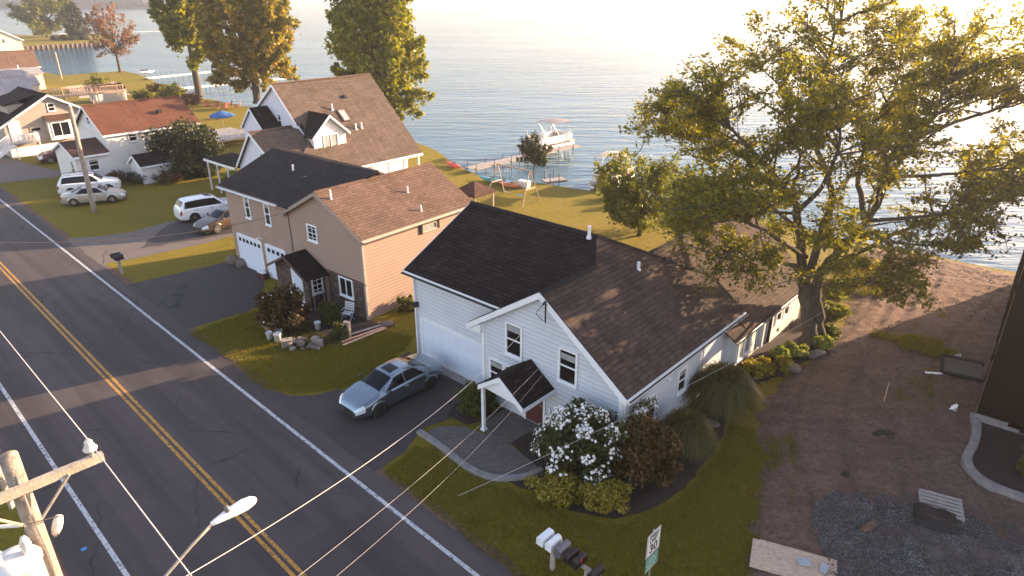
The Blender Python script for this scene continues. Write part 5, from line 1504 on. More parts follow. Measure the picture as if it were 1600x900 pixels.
    for wx in wheels:
        for sgn in (1, -1):
            y0, y1 = sgn*W*.28, sgn*W*.47; n = 18
            for k in range(n):
                a, b = math.pi*k/n*1.1-.15, math.pi*(k+1)/n*1.1-.15
                p = lambda t_, y: (wx+math.cos(t_)*ra, y, r+math.sin(t_)*ra)
                mb.face([p(a, y0), p(b, y0), p(b, y1), p(a, y1)]); mb.face([p(a, y0), p(b, y0), (wx, y0, r)])
    mb.box(-L*.46, L*.46, -W*.4, W*.4, .17, .24)
    mb.build('underbody', 'black_plastic', t)
    first = None
    for wx in wheels:
        for sgn in (1, -1):
            wh = MB(); y = sgn*(W/2-.125); hw = .11
            wh.lathe([(r*.62, -hw*.9), (r*.93, -hw), (r, -hw*.7), (r, hw*.7), (r*.93, hw), (r*.62, hw*.9)], (wx, y, r), 26, 'y')
            ty = wh.build('wheel', 'rubber', t, True)
            rm = MB(); yo = y+sgn*hw*.75
            rm.lathe([(r*.70, -.01), (r*.70, .03), (r*.62, .03), (r*.60, -.01)], (wx, yo, r), 24, 'y')
            for k in range(10):
                a = 6.283*k/10; d = Vector((math.cos(a), 0, math.sin(a)))
                rm.bar(Vector((wx, yo+sgn*.02, r))+d*.03, Vector((wx, yo+sgn*.012, r))+d*r*.62, .035, .02, (0, 1, 0))
            rm.cyl((wx, yo-.01, r), (wx, yo+sgn*.035, r), .06, 12)
            rm.build('rim', rim, ty)
    # grille, lower intake, mirrors, handles, plates
    zf = P['top'][-1][1]
    mb = MB(); x1 = L/2
    mb.prism([(x1-.03, -.30, zf-.02), (x1-.03, .30, zf-.02), (x1-.03, .20, .46), (x1-.03, .34, .25), (x1-.03, -.34, .25), (x1-.03, -.20, .46)], (.045, 0, 0))
    for sgn in (1, -1): mb.prism([(x1-.10, sgn*.52, .42), (x1-.10, sgn*.74, .44), (x1-.10, sgn*.72, .30), (x1-.10, sgn*.50, .28)], (.05, 0, 0))
    mb.build('grille', 'black_plastic', t)
    if plate:
        mb = MB(); mb.box(-x1-.012, -x1+.02, -.2, .2, .62, .74); mb.build('number_plate', 'white_paint', t)
    xm_ = (P['ws'][1]-.5)*L-.28; zm = float(cinterp(np.array([P['ws'][1]]), P['belt'])[0])+.10
    for sgn in (1, -1):
        mb = MB(); mb.lathe([(.02, -.09), (.07, -.07), (.09, 0), (.08, .05), (.03, .07)], (xm_, sgn*(W/2+.06), zm), 10, 'y')
        mb.bar((xm_, sgn*(W/2-.1), zm-.05), (xm_, sgn*(W/2+.03), zm-.02), .05, .04); mb.build('mirror', 'black_plastic' if paintm == 'paint_steel' else paintm, t, True)
        for hx in (-.02, -.27):
            mb = MB(); mb.box((hx)*L/1.0-.09, hx*L+.09, sgn*(W/2-.03), sgn*(W/2+.012), zm-.17, zm-.135); mb.build('door_handle', 'galvanised', t)
    if rails:
        for sgn in (1, -1):
            mb = MB(); z = 1.74; mb.tube([(-1.9, sgn*.56, z-.06), (-1.7, sgn*.57, z), (.2, sgn*.57, z), (.45, sgn*.56, z-.08)], .022, 6); mb.build('roof_rail', 'black_metal', t)
    return t
def place(wheel, heading, P, end, side):
    """car origin so that the given wheel (end 1 front / -1 rear, side 1 left / -1 right) touches WHEEL"""
    h_ = Vector((math.cos(R(heading)), math.sin(R(heading)))); l_ = Vector((-h_.y, h_.x))
    wx = (P['wf' if end > 0 else 'wr']-.5)*P['L']
    p = Vector(wheel)-h_*wx-l_*side*(P['W']/2-.05); return (p.x, p.y)
hd = 48-180
car('sedan', 'steel grey sedan with dark sunroof parked nose out in front of the garage', 'car', place((-5.44, 23.24), hd, SEDAN, 1, 1), hd, SEDAN, 'paint_steel', 'rim_dark')
car('sedan', 'silver beige sedan parked on grass beside the wooden utility pole', 'car', place((-35.83, 53.12), 21.5, SEDAN, -1, -1), 21.5, SEDAN, 'paint_silver', sunroof=False, group='cars parked at the houses')
car('suv', 'long white wagon parked on grass behind the silver beige sedan', 'car', (-37.0, 57.6), 26, SUVP, 'paint_white', group='cars parked at the houses', rails=True)
car('crossover', 'white crossover with dark sunroof parked nose away next to the brown sedan', 'car', place((-24.17, 49.08), 41.6, SUVP, -1, -1), 41.6, dict(SUVP, sunroof=(.44, .56)), 'paint_white', group='cars parked at the houses', plate=True)
car('sedan', 'brown bronze sedan facing the road, half hidden by the tan house', 'car', place((-21.38, 46.39), 235, SEDAN, 1, 1), 235, SEDAN, 'paint_bronze', sunroof=False, group='cars parked at the houses')
car('suv', 'maroon crossover parked below the beige house with the outside stair', 'car', place((-47.22, 68.27), 220, SUVP, 1, 1), 220, SUVP, 'paint_maroon', group='cars parked at the houses')

# ------------------------------------------------------------------ trees
def limb_tree():
    t = thing('tree', 'big spreading maple with several dark limbs beside the bare dirt lot', 'tree', (14.9, 29.7, 0))
    ch = [
     ([(0, 0, -.2), (-.1, 0, .5), (-.45, 0, 2.0), (-.9, 0, 3.3)], .62, .44),
     ([(.5, .3, -.2), (.4, .2, 1.0), (-.2, .1, 3.3), (.5, .0, 5.0), (1.5, 0, 6.4), (1.6, -1, 8.9), (2.1, -1.5, 10.9), (2.3, -2, 12.7), (2.3, -2, 14.6)], .5, .04),
     ([(-.9, 0, 3.3), (-1.9, -.3, 6.9), (-2.5, -.5, 7.9), (-3.9, -1, 9.4), (-5.8, -1.5, 11.3), (-6.8, -2, 12.6)], .36, .03),
     ([(-2.5, -.5, 7.9), (-3.3, 1, 8.4), (-4.6, 2, 9.7), (-6.6, 3, 11.0), (-7.6, 3.2, 11.4)], .2, .03),
     ([(-1.9, -.3, 6.9), (-1.7, -2, 9), (-1.9, -3, 11.2), (-2.3, -3.5, 13.2)], .2, .03),
     ([(-.8, 0, 3.5), (.1, 1, 7.5), (-.4, 2, 9.4), (-.1, 3, 11.6), (-.3, 3, 14.1), (0, 3, 15.6)], .32, .03),
     ([(1.5, 0, 6.4), (1.7, 2, 8.1), (2.3, 3, 10.1), (3.6, 4, 12.3), (4.1, 5, 14.6)], .24, .03),
     ([(1.6, -1, 8.9), (3.3, -2, 9.3), (4.6, -3, 9.8), (6.8, -3, 9.9)], .14, .02),
     ([(2.1, -1.5, 10.9), (4.8, 0, 11.4), (7.8, 1, 12.0), (9.2, 1, 13.0)], .16, .02),
     ([(-.9, 0, 4.0), (-4.2, -2, 5.3), (-6.5, -3, 5.6)], .17, .02),
     ([(-1.0, 0, 4.6), (-4.9, -3, 7.3), (-7.0, -4, 8.5)], .19, .02),
     ([(-.4, 0, 3.7), (3.6, 1, 5.4), (6.2, 1, 6.8), (7.8, 1, 8.0)], .2, .02),
     ([(.1, 1, 7.0), (2.8, 4, 8.6), (4.6, 6, 10.4)], .18, .02),
     ([(-.6, .5, 5.2), (-3.2, 4, 7.6), (-4.8, 6, 9.8)], .18, .02),
     ([(1.5, 0, 6.4), (4.4, -1.2, 7.2), (7.4, -1, 8.0)], .16, .02),
     ([(-2.5, -.5, 7.9), (-2.8, -1.5, 10.0), (-4.2, -2.4, 12.2)], .14, .02),
     ([(-.1, 3, 11), (-2.4, 3.4, 12.6), (-3.6, 3.4, 13.9)], .1, .02),
     ([(3.0, 3.4, 11), (5.4, 3.4, 12.6), (6.8, 3.4, 14.4)], .1, .02),
     ([(2.2, -1.8, 11.8), (4.2, -2.4, 12.9), (5.6, -2.6, 14.0)], .09, .02),
     ([(-.5, 0, 3.0), (-1.2, -1.6, 4.2), (-2.2, -2.6, 4.5)], .1, .02),
     ([(-.3, 0, 3.2), (.6, -1.6, 3.9), (1.9, -2.3, 4.3)], .1, .02),
     ([(-.2, 0, 3.0), (1.6, -.7, 3.8), (3.4, -.9, 4.2)], .1, .02),
     ([(-.3, 3, 12.4), (1.2, 2.6, 13.8), (2.0, 2.4, 15.0)], .08, .02),
     ([(0, 2.9, 11.2), (1.6, 1.8, 12.4), (2.8, 1.0, 13.4)], .08, .02),
     ([(-1.9, -.3, 6.9), (-4.0, -1.2, 7.4), (-6.4, -1.8, 9.0)], .12, .02),
     ([(-3.9, -1, 9.4), (-5.4, .4, 10.0), (-7.2, .8, 10.5)], .11, .02),
     ([(4.8, 0, 11.4), (6.6, -1.6, 12.8), (8.4, -2.4, 14.0)], .09, .02),
     ([(1.5, -.5, 7.4), (.4, -2.4, 9.0), (.2, -3.4, 10.8)], .12, .02),
     ([(.5, 0, 5.0), (-.6, -2.2, 6.2), (-2.6, -3.8, 6.6)], .11, .02),
     ([(1.0, 0, 5.6), (2.8, -2.2, 6.0), (4.6, -3.0, 6.2)], .11, .02),
    ]
    tb = MB(); twigs = []
    for ci, (pts, r0, r1) in enumerate(ch):
        pts = [(x, y, z if z < 6 else 6+(z-6)*.93) for x, y, z in pts]
        P = smooth_path3(pts, 5); n = len(P)
        P = [p+Vector((random.gauss(0, .05), random.gauss(0, .05), 0))*(0 < k < n-1) for k, p in enumerate(P)]
        tb.tube(P, [.68*(r0+(r1-r0)*(k/(n-1))**.8) for k in range(n)], 9)
        if ci == 0: continue
        L = sum((b-a).length for a, b in zip(P, P[1:]))
        m = int(L*2.7)
        for _ in range(m):
            u = .40+.60*random.random()**.75; k = min(n-2, int(u*(n-1))); s0 = P[k].lerp(P[k+1], random.random())
            if s0.z < 3.3: continue
            ax = (P[k+1]-P[k]).normalized(); d = Vector((random.gauss(0, 1), random.gauss(0, 1), random.gauss(.12, .5))); d = (d-ax*d.dot(ax)*.4+ax*.5).normalized()
            ln = random.uniform(.8, 2.7)*(1.3-u*.5)
            e = s0+d*ln+Vector((0, 0, .12*ln)); md = s0.lerp(e, .5)+Vector((random.gauss(0, .1), random.gauss(0, .1), .08))
            rr = min(.06, r0*.28); tb.tube([s0, md, e], [rr, rr*.6, .012], 5, False)
            twigs.append((s0, md, e))
            for _ in range(4):
                f = random.uniform(.3, 1.); q = s0.lerp(e, f); dd = (d+Vector((random.gauss(0, .7), random.gauss(0, .7), random.gauss(.25, .45)))).normalized()
                e2 = q+dd*random.uniform(.5, 1.35); tb.tube([q, e2], [rr*.45, .008], 4, False); twigs.append((q, q.lerp(e2, .5), e2))
        twigs.append((P[-4], P[-2], P[-1])); twigs.append((P[-2], P[-1], P[-1]+Vector((random.gauss(0, .4), random.gauss(0, .4), .6))))
    tb.build('trunk', 'bark', t, True)
    pts = []
    for a, b, c in twigs:
        n = int(43*random.uniform(.25, 1.5))
        u = rng.random(n)**.6; s0 = np.where(u[:, None] < .5, np.array(a)+(np.array(b)-np.array(a))*u[:, None]*2, np.array(b)+(np.array(c)-np.array(b))*(u[:, None]*2-1))
        pts.append(s0+rng.normal(size=(n, 3))*np.array([.16, .16, .11])+np.array([0, 0, -.05]))
    p = np.concatenate(pts)
    v, f = leaf_cloud(p, .17, .5, .6)
    np_mesh('crown', v, f, 'leaf_maple', t)
    print('big tree leaves', len(p), 'twigs', len(twigs))
def smooth_path3(pts, n=6):
    P = [np.array(p, float) for p in pts]; P = [2*P[0]-P[1]]+P+[2*P[-1]-P[-2]]; out = []
    for k in range(1, len(P)-2):
        for j in range(n):
            t = j/n; out.append(Vector(.5*((2*P[k])+(-P[k-1]+P[k+1])*t+(2*P[k-1]-5*P[k]+4*P[k+1]-P[k+2])*t*t+(-P[k-1]+3*P[k]-3*P[k+1]+P[k+2])*t**3)))
    out.append(Vector(P[-2])); return out
limb_tree()
def two_tier(cs):
    # bare gap low, heads at several heights
    return cs
tree('tree', 'tall tree with bare pale trunk and gold green clumps near the docks', 'tree', (-53.3, 118.1, 0), 20, (3.9, 3.9, 6.8, 12.2), 'leaf_gold', 84, 150, .62, .55, .4, 'lakeside trees', .12)
tree('tree', 'broad tree with orange tinted top left of the big brown roof', 'tree', (-40.8, 110.8, 0), 20, (6.7, 6.6, 8.2, 10.6), 'leaf_orange', 250, 150, .58, .6, .2, 'lakeside trees', .085)
tree('tree', 'tall full green gold tree rising behind the big brown roof', 'tree', (-15.8, 84.5, 0), 20, (4.9, 4.9, 8.8, 10.0), 'leaf_gold', 250, 170, .46, .55, .2, 'lakeside trees', .09)
tree('tree', 'small rusty half bare tree at the cove', 'tree', (-87.0, 156.0, 0), 13, (4.9, 4.9, 4.7, 8.0), 'leaf_rust', 46, 110, .4, .3, .25, 'lakeside trees', .15)
tree('tree', 'round green tree on the seawall point', 'tree', (-186, 287, 0), 16, (9.4, 8, 7.6, 8.8), 'leaf_green', 60, 200, .85, .6, .2, 'trees on the point', .17)
tree('conifer', 'dark narrow cone shaped tree on the seawall point', 'tree', (-163.8, 271, 0), 11.5, (3.6, 3.6, 5.8, 5.4), 'leaf_dark', 50, 160, .7, .35, .1, 'trees on the point', .2, shape=lambda c: np.stack([c[:, 0]*(1.15-c[:, 2]/14), c[:, 1]*(1.15-c[:, 2]/14), c[:, 2]], 1))
tree('tree', 'young green gold tree behind the black garage roof near the moored covered boat', 'tree', (9.2, 46.0, 0), 5.2, (2.7, 2.6, 2.1, 2.7), 'leaf_green', 60, 300, .2, .14, .2, None, .2)
tree('tree', 'low green tree under the big maple at the shore edge', 'tree', (13.4, 40.4, 0), 5.6, (3.6, 3.2, 2.2, 3.2), 'leaf_green', 60, 320, .19, .14, .15, None, .2)
tree('tree', 'little round topped tree standing next to the swing frame', 'tree', (2.0, 60.2, 0), 4.4, (1.15, 1.1, 1.1, 3.1), 'leaf_dark', 30, 130, .2, .06, .45, None, .24)
# shrubs and beds
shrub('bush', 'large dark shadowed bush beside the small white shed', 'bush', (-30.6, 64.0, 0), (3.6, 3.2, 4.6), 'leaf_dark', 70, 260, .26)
shrub('rose_bush', 'tall rose bush covered in white blossoms in front of the porch', 'bush', (2.45, 19.65, 0), (1.8, 1.45, 3.0), 'leaf_rose', 80, 170, .13, cr=.2, flower=(900, .056, lambda q: (q[:, 1] < .5) & (rng.random(len(q)) < np.clip(.8-.5*q[:, 0], .06, 1))))
shrub('bush', 'rusty brown leaved shrub beside the white rose bush', 'bush', (4.55, 19.45, 0), (1.55, 1.35, 2.6), 'leaf_brown', 75, 190, .13, cr=.22)
shrub('groundcover_shrub', 'low yellow green shrub along the front of the rose bush bed', 'bush', (1.75, 18.5, 0), (1.2, .8, .8), 'leaf_yellow', 50, 150, .10, cr=.3, stems=False)
shrub('groundcover_shrub', 'low golden shrub at the lawn corner of the rose bush bed', 'bush', (3.1, 17.95, 0), (1.05, .7, .85), 'leaf_yellow', 46, 150, .10, cr=.3, stems=False)
shrub('bush', 'rounded clipped green bush between driveway and porch column', 'bush', tuple(WH(.45, -1.0)), (.95, .85, 1.25), 'leaf_box', 60, 190, .085, cr=.25, stems=False)
shrub('bush', 'small rose seedling climbing at the right house corner with few blossoms', 'bush', (4.6, 20.95, 0), (.9, .7, 2.75), 'leaf_rose', 36, 130, .10, cr=.2, flower=(60, .08, lambda q: q[:, 2] > 1.5))
grass_clump('ornamental_grass', 'tall fountain grass clump between the rusty shrub and the white wall', (6.55, 21.0, 0), 1.1, 1.75, 3000)
grass_clump('ornamental_grass', 'largest fountain grass clump at the edge of the dirt lot', (8.75, 23.8, 0), 1.45, 2.0, 4200)
shrub('bush', 'tall leafy overgrown bush in front of the stone porch', 'bush', (-11.7, 31.2, 0), (1.5, 1.3, 2.4), 'leaf_brown', 70, 140, .16, cr=.2, flower=(40, .05, lambda q: q[:, 2] > .8))
shrub('bush', 'thin straggly bush by the stone porch window', 'bush', (-9.6, 31.9, 0), (.7, .6, 1.5), 'leaf_box', 22, 90, .12, cr=.25)
shrub('bush', 'small straggly bush by the metal post at the loose boards', 'bush', (-8.75, 30.1, 0), (.6, .5, .9), 'leaf_box', 20, 90, .11, cr=.25)
shrub('bush', 'dry flower stalks at the foot of the sunlit tan wall', 'bush', (-5.6, 33.4, 0), (.9, .5, .8), 'leaf_box', 24, 90, .10, cr=.25)
shrub('bush', 'low bush at the tan wall corner near the white garage', 'bush', (-4.9, 34.3, 0), (.6, .5, .7), 'leaf_yellow', 18, 80, .10, cr=.25)
for k, (x, y, r, hh, lf, lb) in enumerate([
    (12.75, 28.1, .55, .55, 'leaf_hosta', 'pale yellow hosta nearest the rear windows of the white house'),
    (13.75, 28.55, .7, .6, 'leaf_hosta', 'wide pale hosta in front of the maple trunk'),
    (15.3, 29.2, .6, .55, 'leaf_hosta', 'pale hosta beside the rocks on the dirt side of the maple trunk'),
    (16.1, 30.4, .7, .6, 'leaf_box', 'green low plant behind the rocks at the maple'),
    (11.2, 26.8, .9, .55, 'leaf_yellow', 'low orange yellow shrub just past the largest fountain grass'),
    (12.3, 27.2, .8, .5, 'leaf_yellow', 'low orange yellow shrub between the fountain grass and the garden rock'),
    (13.0, 30.6, .6, .5, 'leaf_green', 'small green plant between the rear wall and the maple'),
    (14.4, 33.6, .8, .8, 'leaf_green', 'green plant behind the maple trunk near the rear corner of the house'),
    (17.2, 32.6, .8, 1.0, 'leaf_green', 'tall weedy plant between the maple and the bare dirt'),
    (18.3, 35.2, 1.0, 1.2, 'leaf_green', 'weedy thicket past the maple where the dirt meets the grass')]):
    shrub('garden_plant', lb, 'plant', (x, y, 0), (r, r*.85, hh), lf, 24, 90, .14, cr=.3, stems=False, group='plants around the maple')
shrub('bush', 'straggly yellow green plant in the dark soil by the black wall', 'bush', (18.6, 19.4, .15), (.55, .5, 1.5), 'leaf_box', 30, 80, .10, cr=.22)
for x, y, r, hh, lf, lb in [
    (-74, 124.5, 2.6, 2.6, 'leaf_green', 'round green bush beside the wooden deck stair'),
    (-60, 112.5, 2.4, 1.6, 'leaf_green', 'wide green bush behind the rust red roof'),
    (-54.5, 112.0, 2.2, 2.6, 'leaf_green', 'tall yellow green bush at the foot of the pale trunk'),
    (-50.5, 108.5, 1.6, 1.8, 'leaf_rust', 'reddish brown bush between the pale trunk and the lawn seats'),
    (-58.5, 118.2, 3.0, 1.6, 'leaf_green', 'spreading bush where the lawn meets the docks'),
    (-63.5, 124.5, 2.6, 1.2, 'leaf_brown', 'low dry reeds at the water edge before the docks'),
    (-171, 268, 2.0, 1.8, 'leaf_dark', 'small dark bush on the point, left of three'),
    (-167, 267, 2.0, 1.8, 'leaf_dark', 'small dark bush on the point, middle of three'),
    (-163, 266, 2.2, 2.0, 'leaf_dark', 'small dark bush on the point, right of three next to the cone tree'),
    (-36.6, 61.2, 1.4, 1.0, 'leaf_brown', 'brown weeds along the foot of the white house behind the wagon'),
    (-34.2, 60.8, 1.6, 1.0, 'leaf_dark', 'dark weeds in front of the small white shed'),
    (-31.6, 60.6, 1.7, 1.1, 'leaf_brown', 'brown weeds between the shed and the crossover'),
    (-39.6, 60.4, 1.5, 1.4, 'leaf_yellow', 'tall yellow weeds at the front corner of the lean-to'),
    (-26.4, 62.2, 1.2, .9, 'leaf_hosta', 'bright green plant under the side porch posts'),
    (8.8, 55.6, 1.6, .8, 'leaf_hosta', 'bright green reeds at the shore beside the covered boat'),
    (10.4, 54.2, 1.4, 1.1, 'leaf_green', 'shore bush behind the young tree')]:
    shrub('bush', lb, 'bush', (x, y, 0), (r, r*.85, hh), lf, 26, 70, .12 if y < 70 else .3, cr=.3, stems=False)

# ------------------------------------------------------------------ poles, lamp, wires
def pole(name, label, base, h, r, lean=(0, 0)):
    t = thing(name, label, 'utility pole', base)
    mb = MB(); n = 9
    mb.tube([(lean[0]*k/n, lean[1]*k/n, -.1+(h+.1)*k/n) for k in range(n+1)], [r*(1.25-.35*k/n) for k in range(n+1)], 14); mb.build('post', 'pole_wood', t, True)
    return t
er = Vector((.725, -.688, 0)); en = Vector((.688, .725, 0))
NP = Vector((-5.27, 5.73, 0))
t = pole('utility_pole', 'weathered wooden utility pole with crossarm and grey transformer close to the camera', tuple(NP), 11.62, .097, (.05, -.05))
tb = MB(); top = Vector((.05, -.05, 11.25))
a0, a1 = top-en*.78+er*.13, top+en*.78+er*.13
tb.bar(a0, a1, .075, .095); tb.build('crossarm', 'arm_wood', t)
for s in (-1, 1):
    mb = MB(); mb.bar(top+en*s*.42+er*.19-Z3*.02, top+er*.15-Z3*.42+en*s*.08, .035, .02); mb.build('brace', 'arm_wood', t)
def insulator(par, p, s=1.):
    mb = MB(); mb.lathe([(.018*s, -.1*s), (.02*s, 0), (.065*s, .01*s), (.075*s, .035*s), (.045*s, .05*s), (.055*s, .075*s), (.035*s, .10*s), (.045*s, .12*s), (.02*s, .15*s)], p, 14)
    return mb.build('insulator', 'porcelain', par, True)
I1 = a1-en*.1+Z3*.12; insulator(t, I1)
I0 = a0+en*.1+Z3*.12; insulator(t, I0)
insulator(t, Vector((-.14, -.02, 11.60)), 1.0)
mb = MB(); mb.bar((-.14, -.02, 10.9), (-.14, -.02, 11.52), .05, .03); mb.build('bracket', 'grey_wood', t)
# transformer can, bushings, cutouts
tc = Vector((.04, -.04, 9.98))+Vector((.04, -.40, .24))
mb = MB(); mb.lathe([(.20, -.42), (.215, -.40), (.215, .30), (.235, .31), (.235, .34), (.20, .39), (.1, .42), (.0, .43)], tc, 24)
for k in range(6): mb.box(tc.x-.01, tc.x+.01, tc.y-.01, tc.y+.01, tc.z-.01, tc.z+.01)
mb.build('transformer', 'transformer_grey', t, True)
trf = [o for o in t.children if o.name.startswith('transformer')][0]
for d, z in ((en*.12+er*.05, .43), (-en*.14+er*.03, .42)):
    mb = MB(); c = tc+d+Z3*z; mb.lathe([(.05, 0), (.05, .05), (.035, .07), (.055, .09), (.03, .11), (.05, .13), (.02, .2)], c, 12); mb.build('bushing', 'porcelain', trf, True)
for k in range(3):
    dv = Vector((.75, -.66, 0)); sv = Vector((.66, .75, 0)); c = tc+dv*.24+sv*(-.1+.1*k)+Z3*.12; mb = MB(); mb.cyl(c, c+dv*.07, .035, 10); mb.cyl(c+dv*.07, c+dv*.09-Z3*.1, .02, 8); mb.build('terminal', 'galvanised', trf, True)
mb = MB(); mb.bar(tc+Z3*.1, Vector((0, 0, tc.z+.1)), .1, .16); mb.build('hanger', 'galvanised', trf)
def cutout(p, d):
    mb = MB(); p = Vector(p); q = p+Vector(d)
    mb.tube([p, p.lerp(q, .33), p.lerp(q, .66), q], [.04, .055, .055, .04], 10); mb.build('fuse_cutout', 'porcelain', t, True)
    mb = MB(); mb.bar(p, p-er*.1-Z3*.1, .03); mb.build('bracket', 'galvanised', t)
cutout(Vector((.12, .1, 10.42)), (.06, .06, .2)); cutout(Vector((-.35, -.12, 10.25)), (-.17, .02, .12)); cutout(Vector((-.5, -.2, 10.2)), (-.15, .0, .1))
mb = MB(); mb.tube([Vector((-.1, -.05, 10.68)), Vector((-.4, -.1, 10.7)), Vector((-1.0, -.2, 10.7))], .02, 6); mb.build('bracket_arm', 'cream_metal', t)
mb = MB(); mb.tube([Vector((.03, -.03, 11.4))+er*.11, Vector((.03, -.03, 10.9))+er*.15, Vector((.02, -.02, 10.3))+er*.14+en*.03, Vector((.0, -.0, 9.0))+er*.16, Vector((0, 0, 7))+er*.16], .011, 5); mb.build('ground_wire', 'grey_wood', t)
mb = MB(); mb.tube([tc+en*.12+er*.05+Z3*.62, tc+en*.16+er*.12+Z3*.8, Vector((.18, .16, 10.62))], .007, 4); mb.build('jumper_wire', 'black_plastic', t)
# cobra head street lamp on its arm
LP = Vector((-3.80, 7.17, 9.70)); BP = NP+Vector((.05, -.05, 8.35))
t = thing('street_lamp', 'white cobra head street lamp on a long bracket arm over the road', 'street lamp', tuple(BP))
d = LP-BP
mb = MB(); mb.tube([Vector((0, 0, 0)), d*.35+Z3*.06, d*.72+Z3*.04, d*.88], .02, 8); mb.build('arm', 'arm_wood', t, True)
dh = Vector((d.x, d.y, .12)).normalized(); sx = dh.cross(Z3).normalized(); uz = sx.cross(dh)
mb = MB(); prof = [(-.02, .035, .03), (.04, .05, .045), (.16, .075, .06), (.3, .105, .075), (.45, .115, .08), (.57, .085, .06), (.62, .03, .025)]
rings = []
for u, wv, hv in prof:
    i = len(mb.v)
    for k in range(16):
        a = 6.283*k/16; z = math.sin(a)*hv*(1 if math.sin(a) > 0 else .45); mb.v.append(tuple(d*.86+dh*u+sx*math.cos(a)*wv+uz*z))
    rings.append(i)
for a, b in zip(rings, rings[1:]):
    for k in range(16): mb.f.append([a+k, a+(k+1) % 16, b+(k+1) % 16, b+k])
mb.f.append([rings[0]+k for k in range(16)][::-1]); mb.f.append([rings[-1]+k for k in range(16)])
hd_ = mb.build('lamp_head', 'boat_white', t, True)
mb = MB(); mb.lathe([(.035, 0), (.04, .05), (.028, .08)], d*.86+dh*.22+uz*.06, 10); mb.build('photocell', 'plastic_teal' if 0 else 'mailbox_grey', hd_, True)
# far pole
FP = Vector((-33.2, 51.4, 0))
t = pole('utility_pole', 'plain leaning wooden utility pole beside the silver beige sedan', tuple(FP), 8.3, .16, (.1, .1))
mb = MB(); mb.box(.12, .3, -.12, .12, 1.0, 1.6); mb.build('meter_box', 'meter_grey', t)
insulator(t, Vector((.1, .1, 8.3)))
def wire(label, p, q, sag, r=.011, n=26, mat='galvanised', twist=False):
    p, q = Vector(p), Vector(q); mb = MB(); pts = []
    for k in range(n+1):
        u = k/n; pts.append(p.lerp(q, u)-Z3*sag*4*u*(1-u))
    mb.tube(pts, r, 5)
    o = mb.build('overhead_wire', mat, None, True); return tag(o, label, 'wire', 'overhead wires')
plain('wire_pale', (.52, .49, .46), .6)
plain('wire_dark', (.05, .045, .042), .6)
T0 = NP+I1+Z3*.16
wire('straight bright line wire running along the road over the crossarm insulator', T0-er*60+Z3*.2, T0, .5, .006, mat='wire_pale')
wire('straight bright line wire continuing past the crossarm towards the bottom picture edge', T0, T0+er*30, .2, .006, mat='wire_pale')
SM = WH(3.5, -.4, 5.5)
wire('twisted service drop from the near pole to the white house gable', NP+Vector((.15, .1, 8.9)), SM, .75, .0065, 40, 'wire_pale')
wire('thin upper cable from the near pole to the porch side of the white house', NP+er*.2+Vector((0, 0, 7.6)), WH(4.15, -.05, 4.2), .5, .003, 40, 'wire_pale')
wire('thin lower cable from the near pole to the white house wall above the porch', NP+er*.2+Vector((.1, -.1, 7.2)), WH(4.2, -.05, 4.0), .75, .0026, 40, 'wire_pale')
wire('dark service cable crossing the road to the tan house gable', NP-er*26+Vector((0, 0, 7.8)), TH(-6.0, -.2, 4.9), .9, .014, 40, 'wire_dark')
wire('pale guy cable crossing above the rose bush to the dirt lot', (-1.5, 14.8, 3.2), (16.5, 27.5, 4.6), .4, .005, 30, 'wire_pale')
wire('thin cable between the far pole and the beige house', FP+Vector((.1, .1, 7.2)), CH(-.2, .4, 4.3), .25, .012, 16, 'wire_dark')
# ------------------------------------------------------------------ roadside things
def text_mesh(txt, size, name, mat, par, loc, rot, depth=.003):
    cu = bpy.data.curves.new('lettering', 'FONT'); cu.body = txt; cu.size = size; cu.align_x = 'CENTER'; cu.align_y = 'CENTER'; cu.extrude = depth; cu.offset = size*.02
    tmp = bpy.data.objects.new('lettering_tmp', cu); COL.objects.link(tmp)
    bpy.context.view_layer.update()
    me = bpy.data.meshes.new_from_object(tmp.evaluated_get(bpy.context.evaluated_depsgraph_get()))
    bpy.data.objects.remove(tmp)
    me.materials.clear(); me.materials.append(MATS[mat])
    o = bpy.data.objects.new(name, me); COL.objects.link(o); o.parent = par; o.location = loc; o.rotation_euler = rot
    return o
# sign: faces along the road
SB = (3.80, 13.75, 0)
t = thing('road_sign', 'white SPEED LIMIT 30 sign with green plate below on a metal post', 'road sign', SB, math.atan2(.725, -.688)-math.pi/2+math.pi/2)
t.rotation_euler = (0, 0, math.atan2(er.y, er.x))      # local +x is the face normal, local +y reads left to right
mb = MB(); mb.box(-.05, -.02, -.03, .03, 0, 2.95); mb.build('post', 'galvanised', t)
mb = MB(); mb.box(-.015, -.005, -.32, .32, 2.15, 2.93); pl = mb.build('plate', 'sign_white', t)
mb = MB()
for a in ((-.305, .305, 2.90, 2.915), (-.305, .305, 2.165, 2.18), (-.305, -.29, 2.18, 2.90), (.29, .305, 2.18, 2.90)): mb.box(-.006, -.003, *a)
mb.build('border', 'sign_black', pl)
rt = (math.pi/2, 0, math.pi/2)
text_mesh('SPEED', .165, 'lettering', 'sign_black', pl, (-.003, 0, 2.80), rt); text_mesh('LIMIT', .165, 'lettering', 'sign_black', pl, (-.003, 0, 2.645), rt); text_mesh('30', .40, 'lettering', 'sign_black', pl, (-.003, 0, 2.375), rt)
mb = MB(); mb.box(-.013, -.004, -.3, .3, 1.62, 2.1); pg = mb.build('plate', 'sign_green', t)
mb = MB()
for a in ((-.285, .285, 2.075, 2.085), (-.285, .285, 1.635, 1.645), (-.285, -.275, 1.645, 2.075), (.275, .285, 1.645, 2.075)): mb.box(-.005, -.002, *a)
for z in (1.99, 1.89, 1.79, 1.70):
    y = -.22
    while y < .2:
        w_ = random.uniform(.03, .09); mb.box(-.0045, -.002, y, min(.22, y+w_), z-.02, z+.02); y += w_+random.uniform(.015, .04)
mb.build('border', 'sign_white', pg)

